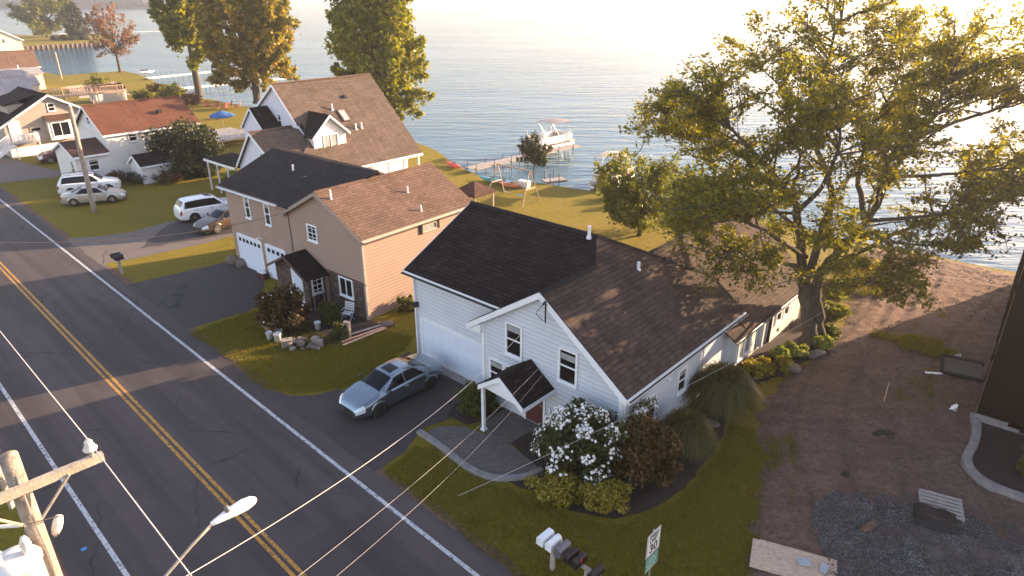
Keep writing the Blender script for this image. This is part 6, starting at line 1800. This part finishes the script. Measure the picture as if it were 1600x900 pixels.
# mailboxes on a rail
ms = thing('mailbox_stand', 'wooden rail on two posts carrying the row of mailboxes', 'mailbox stand', (1.62, 14.85, 0), R(-43.5))
mb = MB(); mb.box(-1.0, 1.35, -.05, .05, .92, 1.0)
mb.build('rail', 'grey_wood', ms)
for x in (-.55, .72):
    mb = MB(); mb.box(x-.055, x+.055, -.055, .055, -.05, .94); mb.build('post', 'grey_wood', ms)
MF = frame((1.62, 14.85), -43.5)
def mailbox(label, x, mat, w_=.19, h_=.25, l_=.5, z=1.0, flag=None, boxy=False):
    t = thing('mailbox', label, 'mailbox', tuple(MF(x, -.03, z)), R(-43.5), 'roadside mailboxes')
    mb = MB(); n = 10
    if boxy: prof = [(-w_/2, 0), (w_/2, 0), (w_/2, h_*.8), (w_*.38, h_), (-w_*.38, h_), (-w_/2, h_*.8)]
    else: prof = [(-w_/2, 0), (w_/2, 0)]+[(math.cos(a)*w_/2, h_-w_/2+math.sin(a)*w_/2) for a in np.linspace(0, math.pi, n)]
    mb.prism([(p[0], -l_/2, p[1]) for p in prof], (0, l_, 0)); mb.build('body', mat, t)
    mb = MB(); mb.prism([(p[0]*1.04, -l_/2-.02, p[1]*1.03-.004) for p in prof], (0, .03, 0)); mb.build('door', mat, t)
    if flag:
        mb = MB(); mb.box(w_/2+.004, w_/2+.012, -.05, -.02, h_*.3, h_*.95); mb.box(w_/2+.004, w_/2+.012, -.1, -.02, h_*.8, h_*1.1); mb.build('flag', flag, t)
    return t
mailbox('boxy white mailbox at the left end of the roadside row', -.82, 'plastic_white', .24, .28, .52, boxy=True)
mailbox('rounded pale plastic mailbox second in the roadside row', -.5, 'white_trim', .23, .3, .5)
mailbox('grey metal mailbox third in the roadside row', -.16, 'mailbox_grey', .24, .3, .5)
mailbox('slim dark mailbox between the grey one and the one with a red flag', .17, 'mailbox_dark', .19, .24, .5)
mailbox('dark mailbox with red flag in the roadside row', .45, 'mailbox_dark', .22, .27, .5, flag='plastic_red')
mailbox('separate dark mailbox at the right end of the roadside row', 1.05, 'mailbox_dark', .22, .24, .5, z=.98)
ms = thing('mailbox_stand', 'small double post holding two dark mailboxes at the second driveway', 'mailbox stand', (-24.3, 38.7, 0), R(-43.5))
for x in (-.12, .12):
    mb = MB(); mb.box(x-.045, x+.045, -.05, .05, 0, 1.05); mb.build('post', 'grey_wood', ms)
mb = MB(); mb.box(-.45, .45, -.25, .25, 1.05, 1.09); mb.build('shelf', 'mailbox_dark', ms)
MF = frame((-24.3, 38.7), -43.5)
mailbox('dark mailbox on the road side of the second driveway stand', -.24, 'mailbox_dark', .24, .26, .52, 1.09); mailbox('dark mailbox on the house side of the second driveway stand', .22, 'mailbox_dark', .24, .26, .52, 1.09)
MF = frame((-47.6, 61.0), -43.5)
t = thing('mailbox_stand', 'short post under the pale mailbox far up the road', 'mailbox stand', (-47.6, 61.0, 0)); mb = MB(); mb.box(-.06, .06, -.06, .06, 0, 1.15); mb.build('post', 'grey_wood', t)
mailbox('pale mailbox on a single post far up the road', 0, 'plastic_white', .3, .3, .6, 1.15)

# ------------------------------------------------------------------ yard clutter by the stone porch
def bucket(label, x, y, s=1., mat='plastic_white'):
    t = thing('bucket', label, 'bucket', (x, y, 0), 0, 'white buckets')
    mb = MB(); mb.lathe([(.13*s, 0), (.155*s, .36*s), (.168*s, .365*s), (.168*s, .385*s), (.15*s, .385*s), (.125*s, .03)], (0, 0, 0), 18); mb.build('body', mat, t, True)
    mb = MB(); mb.tube([(.16*s*math.cos(a), .05*s+.16*s*math.sin(a)*.3, .33*s-.14*s*math.sin(a)) for a in np.linspace(0, math.pi, 8)], .005, 4); mb.build('handle', 'galvanised', t)
bucket('white bucket at the front of the cluster beside the stone pile', -11.75, 29.85, 1.15); bucket('white bucket at the left of the cluster beside the stone pile', -12.25, 30.1); bucket('white bucket at the back of the cluster nearest the leafy bush', -11.8, 30.3, 1.1)
bucket('lone white bucket near the stone porch window', -10.1, 31.2, 1.05)
for k in range(30):
    a = random.random(); x = -11.35+a*1.75+random.gauss(0, .1); y = 29.35+random.gauss(0, .28)-.1*a
    s = random.uniform(.12, .24); rock('stone', 'rough stone in the pile between the buckets and the upright block', 'stone', (x, y, s*.45+(.18 if k % 3 == 0 else 0)), (s, s*.8, s*.62), 'field_stone' if k % 4 else 'pale_stone', 'stones in the pile', k, random.random()*3)
def block(label, x, y, z, a, b, c, rz, mat='pale_stone', name='stone_block', cat='block', group=None, tilt=0):
    mb = MB(); e = .012
    mb.prism([(-a/2, -b/2+e, 0), (-a/2+e, -b/2, 0), (a/2-e, -b/2, 0), (a/2, -b/2+e, 0), (a/2, b/2-e, 0), (a/2-e, b/2, 0), (-a/2+e, b/2, 0), (-a/2, b/2-e, 0)], (0, 0, c))
    o = mb.build(name, mat); o.location = (x, y, z); o.rotation_euler = (tilt, 0, R(rz)); return tag(o, label, cat, group)
block('square cut stone block at the bucket end of the stone pile', -11.1, 29.3, 0, .55, .4, .4, 20)
block('pair of upright pale blocks end stone, right end of the stone pile', -9.75, 29.5, 0, .34, .26, .42, -30); block('leaning pale block beside the upright block of the stone pile', -9.5, 29.35, 0, .3, .28, .36, 10)
block('upright pale post block standing by the loose pink boards', -8.35, 30.35, 0, .32, .2, .85, -20, 'pale_stone')
for k, (x, y, rz, l) in enumerate([(-7.6, 30.55, 42, 2.5), (-7.45, 30.25, 46, 2.6), (-7.75, 30.75, 38, 2.3)]):
    mb = MB(); mb.box(-l/2, l/2, -.07, .07, 0, .04); o = mb.build('board', ['pink_board', 'new_wood', 'grey_wood'][k]); o.location = (x, y, .02+.035*k); o.rotation_euler = (0, 0, R(rz)); tag(o, ['pinkish loose board lying on the soil by the tan corner', 'lighter loose board nearest the lawn by the tan corner', 'grey loose board lying behind the pinkish boards'][k], 'board', 'loose boards')
mb = MB(); mb.box(-.9, .9, -.09, .09, 0, .12); o = mb.build('timber', 'deck_wood'); o.location = (-12.6, 31.0, 0); o.rotation_euler = (0, 0, R(-52)); tag(o, 'squared landscape timber lying at the leafy bush by the driveway', 'timber')
sheet('planting_bed', rough_poly([(-13.2, 32.4), (-12.2, 30.6), (-11.2, 29.4), (-9.6, 29.3), (-8.3, 29.9), (-7.0, 30.4), (-6.6, 31.6)], .4, .1, False)+[tuple(TH(-.1, -.07)[:2]), tuple(TH(-3.6, -.07)[:2]), tuple(TH(-6.8, -1.0)[:2])], .016, 'mulch')
# folding lawn chair
t = thing('lawn_chair', 'white folding lawn chair tipped against the stone wall', 'chair', (-8.75, 32.2, 0), R(-20))
mb = MB()
for s in (-.27, .27):
    mb.tube([(s, -.35, 0), (s, .2, .5), (s, .32, .95)], .014, 6); mb.tube([(s, .25, 0), (s, -.2, .45), (s, -.25, .62), (s, .2, .65)], .014, 6)
mb.tube([(-.27, -.2, .45), (.27, -.2, .45)], .014, 6); mb.tube([(-.27, .32, .95), (.27, .32, .95)], .014, 6); mb.build('frame', 'white_paint', t)
mb = MB()
for k in range(5): mb.box(-.27, .27, -.2+k*.085, -.14+k*.085, .45, .458)
mb.build('seat', 'white_paint', t)
mb = MB()
for k in range(5): z = .56+k*.085; y = .21+(z-.5)*.24; mb.box(-.27, .27, y, y+.01, z-.03, z+.03)
mb.build('backrest', 'white_paint', t)
rock('boulder', 'flat pale boulder at the tan house corner', 'rock', (-6.6, 31.6, .12), (.42, .3, .14), 'field_stone', None, 91)
rock('boulder', 'rock beside the first garage door of the tan house', 'rock', (-17.2, 40.0, .2), (.45, .4, .35), 'field_stone', 'rocks at the garage corner', 92); rock('boulder', 'larger rock at the driveway corner of the tan house', 'rock', (-17.9, 40.5, .22), (.55, .4, .38), 'field_stone', 'rocks at the garage corner', 93)
t = thing('planter', 'dark red planter trough with pale lid between the garage doors', 'planter', tuple(TH(-9.6, -.35)), R(-39.3)); mb = MB(); mb.prism([(-.4, -.15, 0), (.4, -.15, 0), (.45, -.18, .35), (-.45, -.18, .35)], (0, .34, 0)); mb.build('trough', 'burgundy_door', t); mb = MB(); mb.box(-.3, .3, -.16, .12, .36, .42); mb.build('lid', 'white_paint', t)

# garden rocks by the maple
for k, (x, y, s, lb) in enumerate([(13.0, 26.95, .42, 'rounded garden rock beside the low orange shrubs'), (14.5, 28.25, .34, 'dark rock among the pale hostas at the maple'), (14.9, 28.5, .28, 'small pale rock between the hostas at the maple'), (15.7, 28.7, .22, 'small rock at the dirt edge of the maple bed'), (8.05, 22.6, .35, 'flat stepping stone by the two fountain grass clumps')]):
    rock('boulder', lb, 'rock', (x, y, s*.35), (s, s*.8, s*.55 if k < 4 else .07), 'field_stone' if k != 2 else 'pale_stone', 'garden rocks', 40+k)

# ------------------------------------------------------------------ things lying on the dirt
PF = (8.55, 15.35); 
mb = MB(); mb.prism([(-1.22, -.62, 0), (1.22, -.62, 0), (1.22, .62, 0), (-1.0, .62, 0), (-1.0, .58, 0), (-1.22, .58, 0)], (0, 0, .03))
ply = mb.build('plywood_sheet', 'plywood'); ply.location = (8.55, 15.35, .12); ply.rotation_euler = (R(1.5), 0, R(-23)); tag(ply, 'pale plywood sheet with stains lying at the edge of the gravel', 'plywood sheet')
block('grey paver block lying flat on the plywood sheet', 8.86, 15.33, .17, .36, .24, .09, -10, 'mortar_block', 'paver', 'paver', 'pavers on the plywood'); block('grey paver block tilted near the end of the plywood sheet', 9.36, 15.1, .17, .34, .2, .08, 55, 'mortar_block', 'paver', 'paver', 'pavers on the plywood', .12)
t = thing('pallet', 'weathered wooden pallet half covered by the black tarp', 'pallet', (14.45, 17.75, .12), R(-27))
mb = MB()
for k in range(6): mb.box(-.62, .62, -.5+k*.2, -.36+k*.2, .11, .13)
mb.build('deck_board', 'grey_wood', t)
mb = MB()
for y in (-.62, 0, .58): mb.box(y-.04, y+.04, -.5, .64, .02, .108)
mb.build('stringer', 'grey_wood', t)
# tarp: a draped sheet over sacks
n = 22; V = []; tl = lumps(17, [(.6, .035, 4), (.25, .012, 6)])
for i in range(n+1):
    for j in range(n+1):
        u, v_ = i/n, j/n; x = -.72+u*1.32; y = -.95+v_*1.05+.06*math.sin(u*7)
        ed = min(u, 1-u, v_*1.2, (1-v_)*1.0+.12, .22)/.22
        V.append((x, y, .02+.22*ed**.6+float(tl(np.array([x]), np.array([y]))[0])*ed))
F = np.array([[i*(n+1)+j, (i+1)*(n+1)+j, (i+1)*(n+1)+j+1, i*(n+1)+j+1] for i in range(n) for j in range(n)])
o = np_mesh('tarp', np.array(V), F, 'tarp_black', None, True); o.location = (14.15, 17.45, .12); o.rotation_euler = (0, 0, R(-27)); tag(o, 'black crumpled tarp draped over sacks on the pallet', 'tarp')
t = thing('panel_stack', 'black edged grey panel leaning at the side wall of the black building', 'panel', (20.6, 26.7, .08), R(-28))
mb = MB(); mb.obox((0, 0, .22), (1, 0, 0), (0, .94, .34), (0, -.34, .94), .75, .45, .05); mb.build('panel', 'asphalt_old', t)
mb = MB(); mb.obox((0, .5, .40), (1, 0, 0), (0, .94, .34), (0, -.34, .94), .85, .07, .08); mb.obox((.1, -.5, .06), (1, 0, 0), (0, .94, .34), (0, -.34, .94), .8, .06, .06); mb.obox((-.8, 0, .25), (1, 0, 0), (0, .94, .34), (0, -.34, .94), .06, .5, .08); mb.build('frame', 'tarp_black', t)
mb = MB(); mb.box(-.35, .35, -.06, .06, 0, .05); o = mb.build('board', 'white_paint'); o.location = (19.25, 26.55, .1); o.rotation_euler = (0, 0, R(-8)); tag(o, 'short white board lying on the shaded dirt', 'board', 'loose boards')
mb = MB(); mb.tube([(0, 0, 0), (.02, .01, .95)], .018, 6); o = mb.build('stake', 'new_wood'); o.location = (15.85, 24.3, .05); tag(o, 'thin upright survey stake in the shaded dirt', 'stake')
for k, (x, y, s, lb) in enumerate([(14.75, 22.0, .42, 'dark clump of dug soil and roots in the middle of the lot'), (14.45, 21.95, .28, 'smaller dark soil clump beside the large one'), (12.0, 19.5, .25, 'dark soil clump at the edge of the gravel patch'), (11.55, 16.85, .42, 'low brown mound inside the gravel patch')]):
    rock('soil_clump', lb, 'soil clump', (x, y, .12), (s, s*.45, .09 if k < 3 else .2), 'soil_dark' if k < 3 else 'bare_dirt', None, 60+k, .2*k)
for k in range(5):
    x, y = 17.9+random.gauss(0, .12), 21.9+random.gauss(0, .2)
for k, (x, y) in enumerate([(18.35, 23.55), (18.55, 23.75), (21.35, 28.05)]):
    mb = MB(); f = [(random.gauss(0, .13), random.gauss(0, .13), random.uniform(.02, .2)) for _ in range(9)]
    for i in range(0, 7): mb.face([f[i], f[i+1], f[i+2]]); 
    o = mb.build('plastic_scrap', 'plastic_white'); o.location = (x, y, .08); tag(o, ['crumpled white plastic scrap nearest the corner of the black building', 'second white plastic scrap at the foot of the black building', 'white plastic scrap beside the leaning panel'][k], 'plastic scrap', 'plastic scraps')
mb = MB(); mb.lathe([(.06, 0), (.09, .004), (.06, .01)], (0, 0, 0), 10); o = mb.build('paint_blob', 'plastic_blue'); o.location = (-13.45, 16.05, .014) ; tag(o, 'blue survey paint splash on the near road shoulder', 'paint mark')

# ------------------------------------------------------------------ shore: docks, boats, swing
def dock(label, p, q, wd_, z=.35, post=True, mat='grey_wood', step=2.4, low=-1.6, tall=.5):
    p, q = Vector((*p, 0)), Vector((*q, 0)); L = (q-p).length; a = math.atan2((q-p).y, (q-p).x)
    t = thing('dock', label, 'dock', tuple(p), a, 'docks')
    mb = MB(); x = 0
    while x < L:
        mb.box(x, min(L, x+.19), -wd_/2, wd_/2, z-.03, z+random.uniform(0, .006)); x += .2
    for s in (-1, 1): mb.box(0, L, s*wd_/2-.03, s*wd_/2+.03, z-.2, z-.035)
    mb.build('deck', mat, t)
    if post:
        x = .4
        while x < L:
            for s in (-1, 1):
                mb = MB(); mb.cyl((x, s*(wd_/2+.06), low), (x, s*(wd_/2+.06), z+tall), .035, 6); mb.build('post', 'black_metal', t)
            x += step
    return t
dock('long grey dock leading out to the white pontoon boat', (-4.2, 64.6), (7.2, 75.8), 1.15, .45)
dock('long white dock nearest the bare trunk tree, upper of the pair', (-74, 141.5), (-55, 172), 1.6, .4, tall=.9, mat='cream_metal')
dock('white dock nearest the shore bushes, lower of the pair', (-60, 125.5), (-44, 144), 1.6, .4, tall=.9, mat='cream_metal')
dock('white dock beyond the seawall point', (-190, 300), (-148, 330), 3, .6, step=6, mat='cream_metal')
dock('small grey platform dock at the shore behind the swing frame', (2.9, 60.8), (4.9, 61.6), 1.1, .2, step=.9, tall=.7)
# seawall of the point
mb = MB(); a, b = Vector((-154.4, 225.8, 0)), Vector((-141.5, 246.5, 0)); d = (b-a).normalized(); nrm = Vector((d.y, -d.x, 0))
t = thing('seawall', 'timber seawall with evenly spaced piles along the grassy point', 'seawall', (0, 0, 0))
mb.prism([a+nrm*.05, a+nrm*.5, b+nrm*.5, b+nrm*.05], (0, 0, .5)); mb.prism([a+nrm*.05+Z3*-1, a+nrm*.4+Z3*-1, b+nrm*.4+Z3*-1, b+nrm*.05+Z3*-1], (0, 0, 1.)); mb.build('cap', 'deck_wood', t)
mb = MB()
for k in range(17):
    p = a.lerp(b, k/16)+nrm*.65; mb.box(p.x-.35, p.x+.35, p.y-.2, p.y+.2, -1, .75)
o = mb.build('pile', 'copper_brown', t)
def canopy(par, x0, x1, w_, z0, z1, mat, frame_mat='galvanised'):
    mb = MB(); n = 10; m = 6
    P = [[(x0+(x1-x0)*i/m, -w_/2+w_*j/n, z1-.16*(abs(j/n-.5)*2)**2.5-.10*(abs(i/m-.5)*2)**2) for j in range(n+1)] for i in range(m+1)]
    for i in range(m):
        for j in range(n): mb.face([P[i][j], P[i+1][j], P[i+1][j+1], P[i][j+1]])
    for i in range(m):
        for j in (0, n): a, b = Vector(P[i][j]), Vector(P[i+1][j]); mb.face([a, b, b-Z3*.1, a-Z3*.1])
    c = mb.build('canopy', mat, par, True)
    for s in (-1, 1):
        mb = MB(); xm = (x0+x1)/2; y = s*w_/2
        for xe in (x0+.05, xm, x1-.05): mb.tube([(xm+(xe-xm)*.15, y, z0), (xe, y, z1-.22)], .022, 6)
        mb.build('canopy_frame', frame_mat, par)
def pontoon(label, loc, heading, trim, canmat, cover=False, z=0.):
    t = thing('pontoon_boat', label, 'boat', (loc[0], loc[1], z), R(heading), 'boats at the shore')
    L, W_ = 6.6, 2.4
    for s in (-1, 1):
        mb = MB(); mb.tube([(-3.1, s*.85, -.1), (-2.9, s*.85, -.1), (2.3, s*.85, -.1), (2.9, s*.85, .0), (3.25, s*.85, .16)], [.2, .33, .33, .26, .05], 14); mb.build('pontoon', 'galvanised', t, True)
    mb = MB(); mb.box(-3.1, 3.1, -W_/2, W_/2, .26, .36); mb.build('deck', 'vinyl_tan', t)
    mb = MB()
    for s in (-1, 1): mb.box(-2.6, 2.2, s*(W_/2-.06)-.02, s*(W_/2-.06)+.02, .38, 1.12)
    mb.prism([(2.2, -W_/2+.04, .38), (2.75, -.8, .38), (2.75, .8, .38), (2.2, W_/2-.04, .38), (2.2, W_/2-.1, .38), (2.7, .78, .38), (2.7, -.78, .38), (2.2, -W_/2+.1, .38)], (0, 0, .74))
    mb.box(-2.62, -2.58, -W_/2+.06, W_/2-.06, .38, 1.12); mb.build('fence_panel', 'boat_white', t)
    mb = MB()
    for s in (-1, 1): mb.box(-2.55, 2.1, s*(W_/2-.035)-.008, s*(W_/2-.035)+.008, .62, .80)
    mb.build('stripe', trim, t)
    mb = MB()
    for x0, x1, y0, y1 in ((-2.5, -1.9, -1.1, 1.1), (1.2, 2.1, -1.1, -.55), (1.2, 2.1, .55, 1.1), (-1.8, -.8, .55, 1.1)):
        mb.box(x0, x1, y0, y1, .37, .78); mb.box(x0, x1, (y0 if y0 < 0 else y1-.16), (y0+.16 if y0 < 0 else y1), .78, 1.14)
    mb.build('seat', 'vinyl_tan', t)
    mb = MB(); mb.box(-.3, .2, -1.1, -.5, .37, 1.25); mb.prism([(.0, -1.1, 1.25), (.05, -1.1, 1.25), (-.05, -1.1, 1.55), (-.1, -1.1, 1.55)], (0, .6, 0)); mb.build('console', 'boat_white', t)
    mb = MB(); mb.box(-3.45, -3.1, -.2, .2, .1, .95); mb.box(-3.4, -3.2, -.08, .08, -.6, .1); mb.build('outboard', 'black_plastic' if cover else 'boat_white', t)
    canopy(t, -2.2, .7, 2.3, 1.1, 2.75, canmat)
    if cover:
        n = 14; V = []; 
        for i in range(n+1):
            for j in range(n+1):
                u, v_ = i/n, j/n; x = -2.7+u*5.2; y = -1.2+v_*2.4; e = max(abs(u-.5), abs(v_-.5))*2
                V.append((x, y*(1-.25*max(0, u-.75)*4*.5), .95+.95*(1-e**2.2)*(.6+.4*math.sin(u*3.1))))
        F = np.array([[i*(n+1)+j, (i+1)*(n+1)+j, (i+1)*(n+1)+j+1, i*(n+1)+j+1] for i in range(n) for j in range(n)])
        np_mesh('cover', np.array(V), F, 'canvas_black', t, True)
        mb = MB(); mb.box(-3.12, -3.08, -.55, .3, .4, .75); mb.build('stern_emblem', 'plastic_red', t)
    return t
pontoon('white pontoon boat with grey bimini raised on a lift beside the long dock', (4.1, 75.6), 222, 'boat_white', 'canvas_grey', z=.45)
t = thing('boat_lift', 'metal boat lift frame under the white pontoon boat', 'boat lift', (4.1, 75.9, 0), R(222))
mb = MB()
for x in (-1.9, 1.9):
    for y in (-1.5, 1.5): mb.cyl((x, y, -2), (x, y, 2.0), .05, 8)
    mb.bar((x, -1.5, .22), (x, 1.5, .22), .1)
for y in (-.85, .85): mb.bar((-2.2, y, .3), (2.2, y, .3), .1)
mb.build('frame', 'galvanised', t)
pontoon('boat with black cover, tan bimini and red stern mark at the shore', (9.4, 61.0), 62, 'plastic_red', 'vinyl_tan', True, z=.1)
# swing frame
t = thing('swing_frame', 'tall wooden swing frame with splayed legs on the shore lawn', 'swing', (.1, 55.2, 0), R(-41))
mb = MB(); mb.bar((-1.9, 0, 2.75), (1.9, 0, 2.75), .08, .10); mb.build('beam', 'deck_wood', t)
for x in (-1.8, 1.8):
    for y in (-1.15, 1.15):
        mb = MB(); mb.bar((x, y*.05, 2.75), (x*1.12, y, 0), .06); mb.build('leg', 'deck_wood', t)
    mb = MB(); mb.bar((x*1.05, -.6, 1.3), (x*1.05, .6, 1.3), .08); mb.build('crossbar', 'new_wood', t)
for x in (-.9, -.4, .5, 1.0):
    mb = MB(); mb.tube([(x, 0, 2.7), (x, .02, .55)], .012, 4); mb.build('rope', 'grey_wood', t)
for x in (-.65, .75):
    mb = MB(); mb.box(x-.28, x+.28, -.1, .12, .5, .54); mb.build('seat', 'plastic_blue' if x > 0 else 'deck_wood', t)
def kayak(label, loc, rz, mat, L=3.2, w_=.7):
    t = thing('kayak', label, 'kayak', loc, R(rz), 'boats pulled up on the shore'); mb = MB()
    xs = np.linspace(-L/2, L/2, 15); rings = []
    for x in xs:
        f = (1-(abs(x)/(L/2))**2.4); i = len(mb.v)
        for k in range(12):
            a = 6.283*k/12; mb.v.append((x, math.cos(a)*w_/2*max(f, .03), .2+.12*(1-f)+math.sin(a)*.19*max(f, .08)))
        rings.append(i)
    for a, b in zip(rings, rings[1:]):
        for k in range(12): mb.f.append([a+k, a+(k+1) % 12, b+(k+1) % 12, b+k])
    mb.build('hull', mat, t, True)
    mb = MB(); mb.lathe([(.34, 0), (.36, .03), (.30, .04), (.28, 0)], (0, 0, .37), 16); mb.build('cockpit', 'black_plastic', t)
kayak('blue kayak lying on the shore grass behind the swing', (-.9, 60.3, 0), -38, 'plastic_blue'); kayak('teal kayak beside the blue one at the water edge', (-1.9, 61.0, 0), -40, 'plastic_teal'); kayak('orange kayak at the house side of the blue one', (-.2, 59.2, 0), -36, 'plastic_orange', 2.6); kayak('red kayak on the shore slope near the big brown roof', (-5.9, 66.9, 0), -58, 'plastic_red')
# storage box and lawn seats
t = thing('storage_box', 'pale storage box at the end of the blue kayak', 'box', (1.1, 59.3, 0), R(-38)); mb = MB(); mb.box(-.5, .5, -.3, .3, 0, .5); mb.build('body', 'cream_metal', t); mb = MB(); mb.box(-.53, .53, -.33, .33, .5, .58); mb.build('lid', 'plastic_white', t)
def adirondack(label, x, y, rz, mat):
    t = thing('lawn_chair', label, 'chair', (x, y, 0), R(rz), 'reddish lawn seats')
    mb = MB()
    for k in range(5): mb.obox((0, -.3+k*.13, .42-k*.035), (1, 0, 0), (0, 1, -.26), (0, .26, 1), .3, .055, .012)
    mb.build('seat', mat, t); mb = MB()
    for k in range(5): mb.obox((-.24+k*.12, .42, .72), (1, 0, 0), (0, .3, .95), (0, -.95, .3), .052, .46-.03*abs(k-2), .012)
    mb.build('backrest', mat, t)
    for s in (-1, 1):
        mb = MB(); mb.box(s*.4-.07, s*.4+.07, -.4, .4, .6, .63); mb.box(s*.36-.03, s*.36+.03, -.38, -.3, 0, .6); mb.build('arm', mat, t)
plain('red_wood', (.28, .07, .05), .7, var=.2)
for k, (x, y, rz, lb) in enumerate([(-46.2, 104.6, 30, 'reddish wooden lawn chair nearest the brown bush'), (-44.6, 104.0, -10, 'reddish wooden lawn chair in the middle of the ring'), (-43.2, 105.2, -50, 'reddish wooden lawn chair on the house side of the ring'), (-43.0, 103.2, -120, 'reddish wooden lawn chair with its back to the tan houses'), (-41.6, 104.4, -80, 'reddish wooden lawn chair closest to the big orange tinted tree')]): adirondack(lb, x, y, rz, 'red_wood')
t = thing('picnic_table', 'reddish picnic table with benches on the sunny lawn', 'picnic table', (-40.2, 95.8, 0), R(20))
mb = MB()
for k in range(5): mb.box(-.95, .95, -.36+k*.15, -.23+k*.15, .72, .76)
mb.build('tabletop', 'red_wood', t)
for s in (-1, 1):
    mb = MB(); mb.box(-.95, .95, s*.72-.13, s*.72+.13, .42, .46); mb.build('bench', 'red_wood', t)
    mb = MB(); mb.bar((s*.7, -.75, 0), (s*.7, .2, .72), .08); mb.bar((s*.7, .75, 0), (s*.7, -.2, .72), .08); mb.bar((s*.7, -.8, .4), (s*.7, .8, .4), .08); mb.build('leg', 'red_wood', t)
# deck behind the dark bush with umbrella
t = thing('deck', 'raised grey deck with white railing behind the large dark bush', 'deck', (-33.8, 79.6, 0), R(-41))
mb = MB(); mb.box(-3.6, 3.6, -2.6, 2.6, .75, .9); mb.build('floor', 'grey_wood', t); mb = MB()
for x in np.arange(-3.5, 3.6, .2): mb.box(x-.025, x+.025, -2.58, -2.53, .9, 1.75)
for y in np.arange(-2.5, 2.6, .2): mb.box(3.5, 3.55, y-.025, y+.025, .9, 1.75)
mb.box(-3.6, 3.6, -2.62, -2.5, 1.75, 1.82); mb.box(3.48, 3.58, -2.6, 2.6, 1.75, 1.82); mb.build('railing', 'white_paint', t)
for x in (-3.4, 0, 3.4):
    mb = MB(); mb.box(x-.08, x+.08, -2.5, -2.34, 0, .75); mb.build('post', 'grey_wood', t)
t = thing('patio_umbrella', 'open blue patio umbrella over the raised deck', 'umbrella', (-34.4, 81.2, .9))
mb = MB(); n = 8
for k in range(n):
    a, b = 6.283*k/n, 6.283*(k+1)/n; mb.face([(0, 0, 2.45), (1.5*math.cos(a), 1.5*math.sin(a), 1.9), (1.5*math.cos(b), 1.5*math.sin(b), 1.9)]); mb.face([(1.5*math.cos(a), 1.5*math.sin(a), 1.9), (1.5*math.cos(a), 1.5*math.sin(a), 1.75), (1.5*math.cos(b), 1.5*math.sin(b), 1.75), (1.5*math.cos(b), 1.5*math.sin(b), 1.9)])
mb.build('canopy', 'umbrella_blue', t); mb = MB(); mb.cyl((0, 0, 0), (0, 0, 2.4), .03, 8); mb.build('pole', 'grey_wood', t)
# wooden stair and deck beyond the beige house
t = thing('deck', 'tall brown wooden deck with stair by the cove behind the beige house', 'deck', (-66.0, 104.5, 0), R(49))
mb = MB(); mb.box(-5.2, 6.8, -1.2, 1.4, 1.9, 2.05); mb.build('floor', 'deck_wood', t)
for x in (-5, -1.1, 2.8, 6.6):
    for y in (-1.1, 1.3):
        mb = MB(); mb.box(x-.08, x+.08, y-.08, y+.08, 0, 3.1); mb.build('post', 'new_wood', t)
mb = MB()
for y in (-1.15, 1.35):
    mb.box(-5.2, 6.8, y-.04, y+.04, 2.95, 3.05)
    for x in np.arange(-5, 6.8, .35): mb.box(x-.03, x+.03, y-.03, y+.03, 2.05, 2.95)
mb.build('railing', 'new_wood', t)
mb = MB()
for s in (-1.1, 1.3): mb.bar((-5.2, s, 1.9), (-8.6, s, 0), .08, .25); mb.bar((-5.2, s, 2.95), (-8.6, s, 1.0), .08)
for k in range(9): mb.box(-5.5-k*.38, -5.2-k*.38, -1.1, 1.3, 1.7-k*.2, 1.75-k*.2)
mb.build('stair', 'deck_wood', t)
sheet('patio', rough_poly([(-84, 131), (-72, 115), (-66, 120), (-79, 139)], 1.5, .3), .01, 'new_wood')
mb = MB(); mb.cyl((0, 0, 0), (0, 0, 5.2), .12, 8); o = mb.build('post', 'new_wood'); o.name = 'flagpole'; o.location = (-92, 143, 0); tag(o, 'pale wooden pole at the cove edge beside the brown roofed house', 'pole')
# small craft far out by the docks
for k, (x, y, rz) in enumerate([(-78.5, 151, 30), (-66, 163, 60)]):
    t = thing('jet_ski', ['white personal watercraft on the shore beside the rusty tree', 'white personal watercraft moored out by the long white dock'][k], 'watercraft', (x, y, -.4 if k else .05), R(rz))
    mb = MB(); xs = np.linspace(-1.5, 1.5, 9); rings = []
    for x_ in xs:
        f = 1-(max(0, x_)/1.55)**2; i = len(mb.v)
        for q in range(10): a = 6.283*q/10; mb.v.append((x_, math.cos(a)*.55*max(f, .06), .45+.12*max(0, x_)+math.sin(a)*.35*max(.25, f)))
        rings.append(i)
    for a, b in zip(rings, rings[1:]):
        for q in range(10): mb.f.append([a+q, a+(q+1) % 10, b+(q+1) % 10, b+q])
    mb.f.append([rings[0]+q for q in range(10)][::-1]); mb.build('hull', 'boat_white', t, True)
    mb = MB(); mb.box(-1.2, .1, -.2, .2, .8, 1.0); mb.build('seat', 'black_plastic', t); mb = MB(); mb.bar((.3, 0, .8), (.15, 0, 1.25), .12); mb.bar((.15, -.35, 1.25), (.15, .35, 1.25), .05); mb.build('handlebar', 'black_plastic', t)
